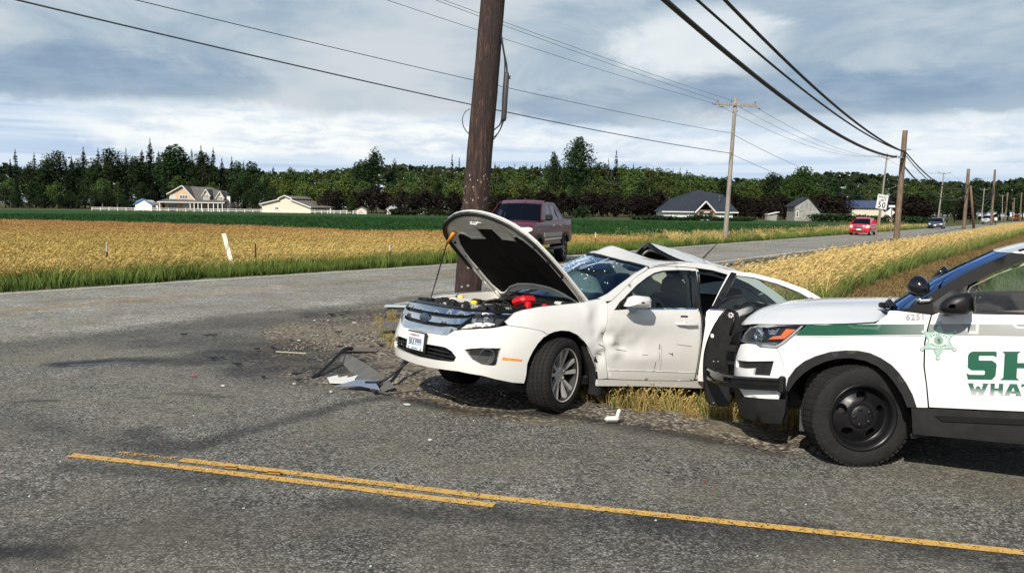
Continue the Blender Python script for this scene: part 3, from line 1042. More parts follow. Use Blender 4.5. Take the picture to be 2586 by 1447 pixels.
def scatter(name, poly, protos, density, smin, smax, seed, z=0.0, tilt=.12, nscale=.35, nlo=.0, follow=False, holes=(), label=None, spin=.5, cut=(.38, .62)):
    """one 'stuff' object: instances strewn over a hidden sheet by geometry nodes"""
    if follow:
        pts, tris, _ = fill2d(poly, list(holes), .35)
        P = np.array(pts); zz = swale(P[:, 0], P[:, 1])
        me = mesh(name, [(x, y, h - .005) for (x, y), h in zip(pts, zz)], tris)
    else:
        me = mesh(name, [(x, y, z) for x, y in poly], cdt_fill(poly, []))
    o = link(name, me)
    tag(o, kind='stuff')
    ng = bpy.data.node_groups.new(name + '_scatter', 'GeometryNodeTree')
    ng.interface.new_socket('Geometry', in_out='INPUT', socket_type='NodeSocketGeometry')
    ng.interface.new_socket('Geometry', in_out='OUTPUT', socket_type='NodeSocketGeometry')
    n_ = ng.nodes.new; l_ = ng.links.new
    gi = n_('NodeGroupInput'); go = n_('NodeGroupOutput')
    dp = n_('GeometryNodeDistributePointsOnFaces'); dp.inputs['Seed'].default_value = seed
    pos = n_('GeometryNodeInputPosition'); nz = n_('ShaderNodeTexNoise'); nz.inputs['Scale'].default_value = nscale; nz.inputs['Detail'].default_value = 3
    l_(pos.outputs[0], nz.inputs['Vector'])
    mr = n_('ShaderNodeMapRange'); l_(nz.outputs[0], mr.inputs[0])
    for i, v in enumerate((cut[0], cut[1], density * nlo, density)): mr.inputs[1 + i].default_value = v
    l_(mr.outputs[0], dp.inputs['Density'])
    ip = n_('GeometryNodeInstanceOnPoints'); ip.inputs['Pick Instance'].default_value = True
    ci = n_('GeometryNodeCollectionInfo'); ci.inputs['Collection'].default_value = protos; ci.inputs['Separate Children'].default_value = True; ci.inputs['Reset Children'].default_value = True
    rv = n_('FunctionNodeRandomValue'); rv.data_type = 'FLOAT_VECTOR'
    rv.inputs[0].default_value = (-tilt, -tilt, -spin); rv.inputs[1].default_value = (tilt, tilt, spin); rv.inputs['Seed'].default_value = seed + 1
    rs = n_('FunctionNodeRandomValue'); rs.data_type = 'FLOAT'; rs.inputs[2].default_value = smin; rs.inputs[3].default_value = smax; rs.inputs['Seed'].default_value = seed + 2
    l_(gi.outputs[0], dp.inputs['Mesh']); l_(dp.outputs['Points'], ip.inputs['Points']); l_(ci.outputs[0], ip.inputs['Instance'])
    l_(rv.outputs[0], ip.inputs['Rotation']); l_(rs.outputs[1], ip.inputs['Scale']); l_(ip.outputs[0], go.inputs[0])
    md = o.modifiers.new('scatter', 'NODES'); md.node_group = ng
    return o


scatter('dry_grass', GOLD, P_gold, 46, .45, .78, 3, nlo=.7, spin=.9)
far_edge = [p for p in FL if p[1] < 130]
vg = offset(far_edge, -.42); vg2 = offset(far_edge, -3.2)
near_i = [i for i, p in enumerate(far_edge) if p[1] < 46 and p[1] > 4]
scatter('green_grass', [vg[i] for i in near_i] + [vg2[i] for i in near_i][::-1], P_green, 34, .6, 1.5, 8, nlo=.08, nscale=.55, spin=PI, cut=(.40, .56))
scatter('green_grass', [offset(far_edge, -.38)[i] for i in near_i] + [offset(far_edge, -1.5)[i] for i in near_i][::-1], P_green, 30, .5, 1.0, 28, nlo=.6, nscale=.9, spin=PI)
far_i = [i for i, p in enumerate(far_edge) if p[1] >= 44]
vg3 = offset(far_edge, -5.2)
scatter('verge_grass', [vg[i] for i in far_i] + [vg3[i] for i in far_i][::-1], P_verge, 5, .4, .75, 9, nlo=.1, spin=PI)
scatter('green_grass', [vg[i] for i in far_i] + [vg2[i] for i in far_i][::-1], P_green, 14, .8, 1.5, 10, nlo=.6, spin=PI)
scatter('tall_grass', [vg2[i] for i in far_i] + [vg3[i] for i in far_i][::-1], P_tall, 5, .5, .9, 30, nlo=.3, spin=PI)
VERGE = [(2.9, 16.6), (6.0, 21.6), (11.3, 30.6), (19.3, 43.4), (31.7, 62), (74, 130), (106, 178), (109, 177), (80, 131), (44, 77), (22.4, 44), (12.5, 28), (8.1, 20.6), (4.9, 15.4), (3.2, 14.6)]
scatter('dry_grass', VERGE, P_verge, 30, .45, .8, 12, nlo=.7, spin=.6)
BAND = [(3.2, 14.6), (4.9, 15.4), (8.1, 20.6), (12.5, 28), (22.4, 44), (44, 77), (80, 131), (109, 177), (110.5, 176), (53, 89), (25.5, 46.6), (17.4, 34.5), (13.6, 28.7), (11.1, 24.9), (7.2, 18.6), (5.2, 14.5), (4.0, 13.2)]
scatter('tall_grass', BAND, P_tall, 24, .5, .95, 14, nlo=.6, spin=PI)
scatter('cut_straw', [(4.4, 11.0), (5.2, 14.5), (7.2, 18.6), (11.1, 24.9), (13.6, 28.7), (17.4, 34.5), (25.5, 46.6), (53, 89), (55, 88.2), (27.6, 45.6), (19.5, 33.3), (15.7, 27.5), (13.2, 23.7), (9.6, 17.8), (7.4, 10.8)], P_straw, 40, .8, 1.5, 15, z=.03, nlo=.4, spin=PI, tilt=.4)
scatter('field_grass', [(7.4, 10.8), (9.6, 17.8), (13.2, 23.7), (15.7, 27.5), (19.5, 33.3), (27.6, 45.6), (55, 88.2), (90, 88), (60, 20), (30, 4), (15, 3), (9, 7.5)], P_lawn, 9, .9, 1.6, 16, z=.02, nlo=.5, spin=PI)
scatter('crop_plants', [(7.6, 46.2), (3.6, 48.5), (-3.8, 52.5), (-9, 50.5), (-17.5, 58), (-30, 65), (-52, 70), (-75, 110), (-45, 130), (20, 130), (44, 103), (22, 70), (10, 51)], P_crop, 2.2, .8, 1.3, 17, nlo=.8, spin=PI)
# dry grass under and round the wrecked car, greener in places
UNDER = [(.62, 7.95), (.95, 7.72), (1.7, 7.45), (2.2, 7.15), (3.1, 6.9), (4.2, 7.2), (4.4, 11.0), (4.0, 13.2), (3.2, 14.6), (2.4, 15.6), (1.2, 13), (.3, 10.6), (.2, 8.9)]
scatter('dry_grass', UNDER, P_short, 120, .45, 1.05, 18, follow=True, nlo=.2, nscale=1.2, spin=PI, tilt=.25)
scatter('green_grass', [(1.25, 7.62), (1.75, 7.5), (2.0, 7.9), (1.6, 8.2), (1.2, 8.0)], proto_set('green_clumps', [tuft('green_clump', mg_green, 110 + s_, 22, .22, .06, .05, .006) for s_ in range(2)]), 26, .7, 1.3, 19, follow=True, nlo=.0, nscale=1.5, spin=PI)
scatter('dry_grass', [(-2.2, 13.7), (-1.8, 14.3), (-1.35, 13.4), (-1.3, 11.6), (-1.5, 10.9), (-1.85, 11.6), (-1.9, 12.6)], P_short, 70, .3, .75, 20, follow=True, nlo=.0, nscale=1.1, spin=PI, tilt=.3)
scatter('green_grass', [(2.0, 7.2), (2.9, 6.6), (3.4, 6.9), (2.4, 7.5)], P_short, 60, .5, 1.0, 21, follow=True, nlo=.0, nscale=2, spin=PI)

# loose gravel along the edge of the asphalt
mg_stone = mat('gravel_stone', (.19, .165, .13), .85, noise_s=3, noise_amt=.5)
st_ob = []
for s_ in range(4):
    bm = bmesh.new(); bmesh.ops.create_icosphere(bm, subdivisions=1, radius=1)
    r = random.Random(s_)
    for v in bm.verts: v.co = Vector((v.co.x * r.uniform(.7, 1.2), v.co.y * r.uniform(.6, 1.1), v.co.z * r.uniform(.35, .8)))
    me = bpy.data.meshes.new('stone'); bm.to_mesh(me); bm.free(); me.materials.append(mg_stone)
    st_ob.append(bpy.data.objects.new('stone', me))
P_stone = proto_set('stones', st_ob)
scatter('gravel', [(-2.9, 10.6), (-2.3, 9.4), (-1.5, 8.4), (-.9, 8.1), (-.3, 7.6), (.7, 7.3), (1.6, 6.85), (2.2, 6.3), (3.2, 6.05), (3.4, 6.6), (1.9, 7.3), (1.1, 8.2), (.2, 10), (-.9, 11.5), (-1.3, 14), (-2.4, 14.2), (-3.1, 12.6)], P_stone, 260, .006, .021, 23, follow=True, nlo=.25, nscale=2.0, spin=PI, tilt=.5)
scatter('gravel', offset(resample(NEAR_LINE[:6], 12), .3) + offset(resample(NEAR_LINE[:6], 12), 1.0)[::-1], P_stone, 60, .01, .03, 24, z=.0, nlo=.3, spin=PI)
# crumbs of broken window glass and plastic over the asphalt
mg_crumb = [mat('glass_crumb', (.45, .62, .58), .2, coat=.4), mat('white_crumb', (.7, .69, .66), .5), mat('black_crumb', (.015, .015, .016), .5), mat('red_crumb', (.4, .05, .03), .4)]
cr = []
for i, m_ in enumerate((mg_crumb[0], mg_crumb[0], mg_crumb[0], mg_crumb[1], mg_crumb[2], mg_crumb[2], mg_crumb[3])):
    r = random.Random(40 + i)
    b_ = MB().box((0, 0, .35), (r.uniform(1, 2), r.uniform(.7, 1.3), .6), Matrix.Rotation(r.uniform(-.3, .3), 3, 'X'))
    cr.append(bpy.data.objects.new('crumb', mesh('crumb', b_.v, b_.f, m_)))
scatter('broken_glass', [(-3.2, 4.1), (2.4, 4.1), (2.6, 5.6), (.6, 7.0), (-.6, 7.5), (-1.6, 8.2), (-3.2, 9.5), (-4.4, 8.0), (-3.6, 6)], proto_set('crumbs', cr), 9, .004, .009, 26, z=.002, nlo=.0, nscale=.9, spin=PI, cut=(.42, .7))


# ------------------------------------------------------------------ placing helpers: where a line of sight meets a depth
def at(px, py, Yd):
    d = _f + _r2 * ((px - 1293) / 2166.97) - _u2 * ((py - 723.5) / 2166.97)
    return Vector((0, 0, CAM_H)) + d * (Yd / d.y)


# ------------------------------------------------------------------ buildings
m_tan = mat('tan_siding', (.52, .38, .25), .8, noise_s=.6, noise_amt=.06)
m_cream = mat('cream_siding', (.60, .55, .45), .8, noise_s=.5, noise_amt=.05)
m_whitewall = mat('white_siding', (.66, .66, .64), .7, noise_s=.5, noise_amt=.06)
m_roofgrey = mat('grey_shingles', (.105, .098, .092), .9, noise_s=1.5, noise_amt=.3)
m_roofdark = mat('dark_blue_shingles', (.018, .024, .036), .8, noise_s=1.5, noise_amt=.3)
m_roofbrown = mat('brown_metal_roof', (.17, .15, .13), .6, noise_s=.6, noise_amt=.15)
m_roofblue = mat('blue_metal_roof', (.10, .22, .46), .45, noise_s=.6, noise_amt=.15)
m_roofnavy = mat('navy_metal_roof', (.055, .07, .14), .5, noise_s=.6, noise_amt=.15)
m_trimw = mat('white_trim', (.70, .69, .66), .6)
m_pane = mat('window_pane', (.10, .14, .15), .08, spec=.8)
m_panelt = mat('curtained_pane', (.42, .52, .48), .15)
m_darkin = mat('dark_porch', (.02, .018, .016), .9)
m_brickp = mat('porch_wood', (.24, .13, .09), .8)
m_hill = mat('mossy_boards', (.25, .25, .23), .9, noise_s=1.2, noise_amt=.5)


class House:
    """local axes: x along the front (to the right), y away from the camera, z up"""
    def __init__(self, name, label, cat, px, py, Yd, yaw=0., z=None):
        p = at(px, py, Yd)
        self.root = empty(name, (p.x, p.y, 0 if z is None else z), (0, 0, yaw), label, cat)
    def part(self, name, mb, m, parent=None): return mb.build(name, m, parent or self.root)
    def window(self, x, z, w, h, y, pane=None, mull=1, normal=-1):
        f = MB(); b = .12; d = .12
        for sx in (-1, 1): f.box((x + sx * (w / 2 + b / 2), y, z), (b, d, h + 2 * b))
        for sz in (-1, 1): f.box((x, y, z + sz * (h / 2 + b / 2)), (w, d, b))
        for k in range(1, mull): f.box((x - w / 2 + w * k / mull, y, z), (.09, d * .8, h))
        fo = self.part('window', f, m_trimw)
        MB().box((x, y + .02, z), (w, .04, h)).build('pane', pane or m_pane, fo)
        return fo


def gable_roof(mb, x0, x1, y0, y1, ze, zr, axis='x', ov=.45, th=.16):
    """two sloping slabs; axis = direction of the ridge"""
    if axis == 'x':
        ym = (y0 + y1) / 2; s = (zr - ze) / (ym - y0)
        for a, b in ((y0 - ov, ym), (y1 + ov, ym)):
            za = ze - ov * s
            P = [(x0 - ov, a, za), (x1 + ov, a, za), (x1 + ov, b, zr), (x0 - ov, b, zr)]
            mb.add(P + [(p[0], p[1], p[2] + th) for p in P], [(0, 1, 2, 3), (7, 6, 5, 4), (0, 4, 5, 1), (1, 5, 6, 2), (2, 6, 7, 3), (3, 7, 4, 0)])
    else:
        xm = (x0 + x1) / 2; s = (zr - ze) / (xm - x0)
        for a, b in ((x0 - ov, xm), (x1 + ov, xm)):
            za = ze - ov * s
            P = [(a, y0 - ov, za), (a, y1 + ov, za), (b, y1 + ov, zr), (b, y0 - ov, zr)]
            mb.add(P + [(p[0], p[1], p[2] + th) for p in P], [(0, 1, 2, 3), (7, 6, 5, 4), (0, 4, 5, 1), (1, 5, 6, 2), (2, 6, 7, 3), (3, 7, 4, 0)])


def gable_wall(mb, pts, d):
    """pts in (x, z) at depth d[0]..d[1]"""
    mb.prism(pts, d[0], d[1], lambda u, v, w_: (u, w_, v))


# tan two-storey house with dormers: 1 px of the photo is .114 m at this depth
k = 247 / 2167.
h = House('farmhouse', 'tan two storey farmhouse with grey roof, two dormers and a long front porch', 'house', 488, 533, 247)
# local x = (px - 488) * k ; heights (533 - py) * k
def hx(px): return (px - 488) * k
def hz_(py): return (534 - py) * k
w_ = MB(); gable_wall(w_, [(hx(417), 0), (hx(493), 0), (hx(493), hz_(506)), (hx(463), hz_(474)), (hx(428), hz_(493)), (hx(428), hz_(508)), (hx(417), hz_(512))], (0, 9)); w_.box(((hx(493) + hx(570)) / 2, 5.4, hz_(512) / 2), (hx(570) - hx(493), 7, hz_(512)))
h.part('wall', w_, m_tan)
rf = MB()
rid = hz_(472); 
P = [(hx(424), -.5, hz_(494)), (hx(463), -.5, rid), (hx(463), 9.4, rid), (hx(424), 9.4, hz_(494))]
rf.add(P + [(a, b, c + .2) for a, b, c in P], [(0, 1, 2, 3), (7, 6, 5, 4), (0, 4, 5, 1), (1, 5, 6, 2), (2, 6, 7, 3), (3, 7, 4, 0)])
P = [(hx(463), -.5, rid), (hx(494), -.5, hz_(507)), (hx(494), 3, hz_(507)), (hx(463), 9.4, rid)]
rf.add(P + [(a, b, c + .2) for a, b, c in P], [(0, 1, 2, 3), (7, 6, 5, 4), (0, 4, 5, 1), (1, 5, 6, 2), (2, 6, 7, 3), (3, 7, 4, 0)])
P = [(hx(465), 5.4, rid - .1), (hx(520), 5.4, rid - .3), (hx(530), 5.4, hz_(480)), (hx(556), 5.4, hz_(484)), (hx(574), 1.0, hz_(508)), (hx(492), .6, hz_(506))]
rf.add([(a, b, c) for a, b, c in P] + [(a, b + .2, c + .18) for a, b, c in P], [tuple(range(6)), tuple(range(11, 5, -1))])
rf.add([(hx(465), 5.4, rid - .1), (hx(556), 5.4, hz_(484)), (hx(574), 9, hz_(508)), (hx(465), 9, hz_(506))], [(0, 1, 2, 3)])
# porch roof
P = [(hx(406), -2.4, hz_(512)), (hx(574), -2.4, hz_(514)), (hx(572), .8, hz_(507)), (hx(420), .2, hz_(506))]
rf.add(P + [(a, b, c + .22) for a, b, c in P], [(0, 1, 2, 3), (7, 6, 5, 4), (0, 4, 5, 1), (1, 5, 6, 2), (2, 6, 7, 3), (3, 7, 4, 0)])
h.part('roof', rf, m_roofgrey)
tr = MB()
for (xa, za), (xb, zb) in (((hx(424), hz_(494)), (hx(463), rid)), ((hx(463), rid), (hx(495), hz_(508)))):
    tr.tube([(xa, -.62, za + .1), (xb, -.62, zb + .1)], .17, 4, smooth=False)
h.part('barge_board', tr, m_trimw)
tr = MB().box(((hx(406) + hx(574)) / 2, -2.45, hz_(512.5)), (hx(574) - hx(406), .1, .2)); h.part('fascia', tr, m_trimw)
for dx, zt in ((521, 480), (556, 485)):
    d_ = MB(); gable_wall(d_, [(hx(dx - 8), hz_(506)), (hx(dx + 8), hz_(506)), (hx(dx + 8), hz_(zt + 13)), (hx(dx), hz_(zt + 1)), (hx(dx - 8), hz_(zt + 13))], (.2, 4))
    do = h.part('dormer', d_, m_tan)
    r_ = MB()
    for s_ in (-1, 1):
        P = [(hx(dx + s_ * 11), -.1, hz_(zt + 17)), (hx(dx), -.1, hz_(zt)), (hx(dx), 4.6, hz_(zt)), (hx(dx + s_ * 11), 4.6, hz_(zt + 17))]
        r_.add(P + [(a, b, c + .2) for a, b, c in P], [(0, 1, 2, 3), (7, 6, 5, 4), (0, 4, 5, 1), (1, 5, 6, 2), (2, 6, 7, 3), (3, 7, 4, 0)])
    r_.build('dormer_roof', m_roofgrey, do)
    t_ = MB()
    for s_ in (-1, 1): t_.tube([(hx(dx + s_ * 11), -.2, hz_(zt + 17)), (hx(dx), -.2, hz_(zt) + .1)], .14, 4, smooth=False)
    t_.build('barge_board', m_trimw, do)
    h.window(hx(dx), hz_(zt + 17), 1.1, 1.0, .12, mull=3)
h.window(hx(438), hz_(499), 1.3, .9, -.05, m_panelt)
h.window(hx(464.5), hz_(499), 2.2, .9, -.05, mull=3)
h.window(hx(437), hz_(522), 2.6, 1.5, -.05, mull=3)
h.window(hx(471.5), hz_(522), 1.8, 1.6, -.05, m_panelt, mull=2)
for px in (505, 522, 540, 556): h.window(hx(px), hz_(522), .9, 1.4, 1.85, m_pane)
for px in (412, 488, 498, 507.5, 516.5, 533, 546, 557, 568):
    h.part('porch_post', MB().box((hx(px), -2.2, hz_(513) / 2), (.2, .2, hz_(513))), m_trimw)
h.part('chimney', MB().box((hx(572), 2.2, 2.2), (.9, .9, 4.4)), m_whitewall)

# blue-roofed shed
k = 247 / 2167.
h = House('blue_roofed_shed', 'small white shed with bright blue roof left of the tan farmhouse', 'shed', 352, 529, 247)
w_ = MB(); gable_wall(w_, [(-1.2, 0), (3.6, 0), (3.6, 1.5), (1.3, 3.0), (-1.2, 1.6)], (0, 6)); h.part('wall', w_, m_whitewall)
rf = MB(); P = [(-1.7, -.3, 1.5), (1.3, -.3, 3.1), (-1.6, 6, 3.3), (-4.2, 6, 2.3)]
rf.add(P + [(a, b, c + .15) for a, b, c in P], [(0, 1, 2, 3), (7, 6, 5, 4), (0, 4, 5, 1), (1, 5, 6, 2), (2, 6, 7, 3), (3, 7, 4, 0)])
P = [(1.3, -.3, 3.1), (4.0, -.3, 1.4), (4.0, 6, 1.4), (-1.6, 6, 3.3)]
rf.add(P + [(a, b, c + .15) for a, b, c in P], [(0, 1, 2, 3), (7, 6, 5, 4), (0, 4, 5, 1), (1, 5, 6, 2), (2, 6, 7, 3), (3, 7, 4, 0)])
h.part('roof', rf, m_roofblue)
f = h.part('garage_door', MB().box((.9, -.05, .95), (1.9, .12, 1.7)), m_trimw)
h = House('white_outbuilding', 'low white outbuilding between blue roofed shed and tan farmhouse', 'shed', 393, 528, 250)
h.part('wall', MB().box((0, 0, .9), (2.6, 3, 1.8)), m_whitewall)
rf = MB(); gable_roof(rf, -1.3, 1.3, -1.5, 1.5, 1.8, 2.3, 'x', .3, .1); h.part('roof', rf, m_roofbrown)

# cream barn with raised centre aisle
k = 236 / 2167.
h = House('cream_barn', 'long cream barn with raised brown roof and wide sloping wings', 'barn', 740, 535, 236, R(-9))
def bx(px): return (px - 740) * k
def bz(py): return (536 - py) * k
w_ = MB(); gable_wall(w_, [(bx(657), 0), (bx(787), 0), (bx(787), bz(523)), (bx(735), bz(504)), (bx(735), bz(501)), (bx(720), bz(496)), (bx(706), bz(501)), (bx(706), bz(504)), (bx(657), bz(516))], (0, 14)); h.part('wall', w_, m_cream)
rf = MB()
def slab(P, th=.18): rf.add(P + [(a, b, c + th) for a, b, c in P], [(0, 1, 2, 3), (7, 6, 5, 4), (0, 4, 5, 1), (1, 5, 6, 2), (2, 6, 7, 3), (3, 7, 4, 0)])
slab([(bx(652), -.5, bz(517)), (bx(706), -.5, bz(504)), (bx(706), 14.5, bz(504)), (bx(652), 14.5, bz(517))])
slab([(bx(735), -.5, bz(504)), (bx(790), -.5, bz(523.5)), (bx(790), 14.5, bz(523.5)), (bx(735), 14.5, bz(504))])
slab([(bx(702), -.5, bz(502)), (bx(720), -.5, bz(494.5)), (bx(720), 14.5, bz(494.5)), (bx(702), 14.5, bz(502))])
slab([(bx(720), -.5, bz(494.5)), (bx(739), -.5, bz(502)), (bx(739), 14.5, bz(502)), (bx(720), 14.5, bz(494.5))])
h.part('roof', rf, m_roofbrown)
tr = MB()
for a, b in (((652, 517), (706, 504)), ((735, 504), (790, 523.5)), ((702, 502), (720, 494.5)), ((720, 494.5), (739, 502))):
    tr.tube([(bx(a[0]), -.6, bz(a[1]) + .1), (bx(b[0]), -.6, bz(b[1]) + .1)], .16, 4, smooth=False)
h.part('barge_board', tr, m_trimw)
h.window(bx(697), bz(526), .9, .8, -.05, mull=2)
lt = MB(); P = [(bx(787), 0, bz(522.5)), (bx(826), 4, bz(522)), (bx(826), 14, bz(522)), (bx(787), 14, bz(514))]
lt.add(P + [(a, b, c + .15) for a, b, c in P], [(0, 1, 2, 3), (7, 6, 5, 4), (0, 4, 5, 1), (1, 5, 6, 2), (2, 6, 7, 3), (3, 7, 4, 0)]); h.part('lean_to_roof', lt, m_roofbrown)
h.part('lean_to_wall', MB().box(((bx(787) + bx(820)) / 2, 9, bz(523) / 2), (bx(820) - bx(787), 8, bz(523))), m_cream)
for px in (824,): h.part('lean_to_post', MB().box((bx(px), 4.2, bz(522) / 2), (.25, .25, bz(522))), m_trimw)

# little sheds by the far hedge
for nm, lab, px, py, Yd, wd, ht in (('wooden_shed', 'small wooden shed past the end of the white rail fence', 912, 538, 225, 2.4, 1.7), ('tiny_white_shed', 'tiny white gabled shed between copper trees and hedge', 985, 538, 232, 1.7, 2.0), ('pale_cabin', 'pale low cabin half hidden behind the far hedge', 1068, 534, 240, 2.4, 1.6)):
    h = House(nm, lab, 'shed', px, py, Yd)
    w_ = MB(); gable_wall(w_, [(-wd / 2, 0), (wd / 2, 0), (wd / 2, ht * .7), (0, ht), (-wd / 2, ht * .7)], (0, 3)); h.part('wall', w_, m_whitewall if 'white' in nm or 'pale' in nm else m_cream)
    rf = MB(); gable_roof(rf, -wd / 2, wd / 2, 0, 3, ht * .7, ht + .08, 'y', .25, .1); h.part('roof', rf, m_trimw if 'tiny' in nm else m_roofbrown)

# dark-roofed house
k = 188 / 2167.
h = House('dark_roofed_house', 'low pale house under a steep dark blue roof with gabled porch', 'house', 1760, 552, 188)
def dx_(px): return (px - 1760) * k
def dz(py): return (553 - py) * k
h.part('wall', MB().box(((dx_(1675) + dx_(1850)) / 2, 4.5, dz(533) / 2), (dx_(1850) - dx_(1675), 9, dz(533))), m_whitewall)
rf = MB()
e0, e1, ze = dx_(1670), dx_(1862), dz(532.5)
for P in ([(e0, -.6, ze), (e1, -.6, ze), (dx_(1835), 4.5, dz(489)), (dx_(1770), 4.5, dz(478)), (dx_(1700), 4.5, dz(502))], [(e0, 9.6, ze), (e1, 9.6, ze), (dx_(1835), 4.5, dz(489)), (dx_(1770), 4.5, dz(478)), (dx_(1700), 4.5, dz(502))]):
    rf.add(P + [(a, b, c + .18) for a, b, c in P], [(0, 1, 2, 3, 4), (9, 8, 7, 6, 5), (0, 5, 6, 1), (1, 6, 7, 2), (2, 7, 8, 3), (3, 8, 9, 4), (4, 9, 5, 0)])
rf.add([(e0, -.6, ze), (e0, 9.6, ze), (dx_(1700), 4.5, dz(502))], [(0, 1, 2)]); rf.add([(e1, -.6, ze), (e1, 9.6, ze), (dx_(1835), 4.5, dz(489))], [(0, 1, 2)])
h.part('roof', rf, m_roofdark)
h.part('fascia', MB().box(((e0 + e1) / 2, -.68, ze - .02), (e1 - e0, .12, .22)), m_trimw)
g_ = MB()
for s_ in (-1, 1):
    P = [(dx_(1776 + s_ * 26), -2.2, ze - .2), (dx_(1776), -2.2, dz(507)), (dx_(1776), 4, dz(507)), (dx_(1776 + s_ * 26), 4, ze - .2)]
    g_.add(P + [(a, b, c + .2) for a, b, c in P], [(0, 1, 2, 3), (7, 6, 5, 4), (0, 4, 5, 1), (1, 5, 6, 2), (2, 6, 7, 3), (3, 7, 4, 0)])
h.part('porch_roof', g_, m_roofdark)
tr = MB()
for s_ in (-1, 1): tr.tube([(dx_(1776 + s_ * 26.5), -2.35, ze - .2), (dx_(1776), -2.35, dz(506.5))], .17, 4, smooth=False)
h.part('barge_board', tr, m_trimw)
h.part('porch_recess', MB().prism([(dx_(1757), dz(527)), (dx_(1795), dz(527)), (dx_(1776), dz(511))], -.2, .2, lambda u, v, w_: (u, w_, v)), m_darkin)
h.part('porch_beam', MB().box((dx_(1776), -1.9, dz(529)), (dx_(1795) - dx_(1757), .25, .3)), m_brickp)
for px in (1758, 1797): h.part('porch_post', MB().box((dx_(px), -1.9, dz(529) / 2), (.4, .4, dz(529))), m_brickp)
h.part('door', MB().box((dx_(1780), -.1, 1.05), (1.1, .12, 2.1)), m_trimw)
h.part('door', MB().box((dx_(1791), -.1, 1.05), (.5, .12, 2.1)), m_pane)
for px, ww in ((1707, 1.1), (1745, 1.1), (1825, .9), (1695, .3)): h.window(dx_(px), dz(540), ww, 1.3, -.05, m_panelt)
h.part('roof_vent', MB().lathe([(.12, 0), (.12, .8), (.2, .8), (.0, 1.0)], 8, 'z', (dx_(1820), 1.6, dz(503))), m_galv if False else M['galv'])

# overgrown old house and ruined shed behind the copper trees
h = House('overgrown_house', 'old white gabled house half hidden by dark trees and creeper', 'house', 2030, 550, 205)
k = 205 / 2167.
w_ = MB(); gable_wall(w_, [(-2.2, 0), (3.9, 0), (3.9, 1.9), (.9, 5.3), (-2.2, 3.6)], (0, 6)); h.part('wall', w_, m_hill)
rf = MB(); P = [(.7, -.3, 5.5), (4.6, -.3, 1.7), (4.6, 6.5, 1.7), (.7, 6.5, 5.5)]; rf.add(P + [(a, b, c + .15) for a, b, c in P], [(0, 1, 2, 3), (7, 6, 5, 4), (0, 4, 5, 1), (1, 5, 6, 2), (2, 6, 7, 3), (3, 7, 4, 0)])
P = [(.7, -.3, 5.5), (-2.7, -.3, 3.3), (-2.7, 6.5, 3.3), (.7, 6.5, 5.5)]; rf.add(P + [(a, b, c + .15) for a, b, c in P], [(0, 1, 2, 3), (7, 6, 5, 4), (0, 4, 5, 1), (1, 5, 6, 2), (2, 6, 7, 3), (3, 7, 4, 0)])
h.part('roof', rf, m_roofdark)
h.window(-1.6, 1.6, .5, 1.2, -.05); h.window(2.6, 1.2, .6, .9, -.05)
h = House('open_shelter', 'open flat roofed shelter right of the overgrown house', 'shed', 2085, 549, 200)
h.part('roof', MB().box((0, 1, 1.75), (4.2, 3, .12)), m_roofbrown)
for x_ in (-1.9, -.6, .7, 1.9): h.part('post', MB().box((x_, -.3, .85), (.14, .14, 1.7)), m_hill)
h = House('ruined_shed', 'broken grey shed under the copper trees', 'shed', 1950, 551, 200)
h.part('wall', MB().box((0, 1, .8), (2.2, 2, 1.6), Matrix.Rotation(.12, 3, 'Y')), m_hill)
h.part('roof', MB().box((.2, .9, 1.7), (2.8, 2.6, .12), Matrix.Rotation(-.22, 3, 'Y')), m_whitewall)

# long shed with navy roof
k = 235 / 2167.
h = House('navy_roofed_shed', 'long pale shed with navy metal roof behind the speed limit sign', 'shed', 2200, 552, 235)
def sx_(px): return (px - 2200) * k
def sz(py): return (554 - py) * k
h.part('wall', MB().box(((sx_(2139) + sx_(2266)) / 2, 5, sz(522) / 2), (sx_(2266) - sx_(2139), 10, sz(522))), m_cream)
rf = MB(); P = [(sx_(2135), -.6, sz(522)), (sx_(2270), -.6, sz(522)), (sx_(2274), 5, sz(504)), (sx_(2140), 5, sz(504))]
rf.add(P + [(a, b, c + .18) for a, b, c in P], [(0, 1, 2, 3), (7, 6, 5, 4), (0, 4, 5, 1), (1, 5, 6, 2), (2, 6, 7, 3), (3, 7, 4, 0)])
P = [(sx_(2140), 5, sz(504)), (sx_(2274), 5, sz(504)), (sx_(2270), 10.6, sz(522)), (sx_(2135), 10.6, sz(522))]
rf.add(P + [(a, b, c + .18) for a, b, c in P], [(0, 1, 2, 3), (7, 6, 5, 4), (0, 4, 5, 1), (1, 5, 6, 2), (2, 6, 7, 3), (3, 7, 4, 0)])
h.part('roof', rf, m_roofnavy)
h.part('gable_wall', MB().prism([(0, sz(522)), (10, sz(522)), (5, sz(505))], sx_(2139) + .02, sx_(2139) + .2, lambda u, v, w_: (w_, u, v)), m_cream)

# white rail fence
fr = empty('rail_fence', (0, 0, 0), label='long white rail fence along the far edge of the green field', cat='fence')
fp = [at(232, 527, 222), at(420, 528, 224), at(650, 531, 228), at(800, 533, 226), at(925, 538, 218)]
fpts = resample([(p.x, p.y) for p in fp], 36)
post = None
for x_, y_ in fpts:
    if post is None: post = MB().box((0, 0, .45), (.13, .13, .90)).build('fence_post', m_trimw, fr, (x_, y_, 0))
    else:
        q = post.copy(); COL.objects.link(q); q.location = (x_, y_, 0)
for (a, b), (c, d) in zip(fpts, fpts[1:]):
    for zz in (.38, .78):
        MB().box(((a + c) / 2, (b + d) / 2, zz), (math.hypot(c - a, d - b), .05, .12), Matrix.Rotation(math.atan2(d - b, c - a), 3, 'Z')).build('rail', m_trimw, fr)


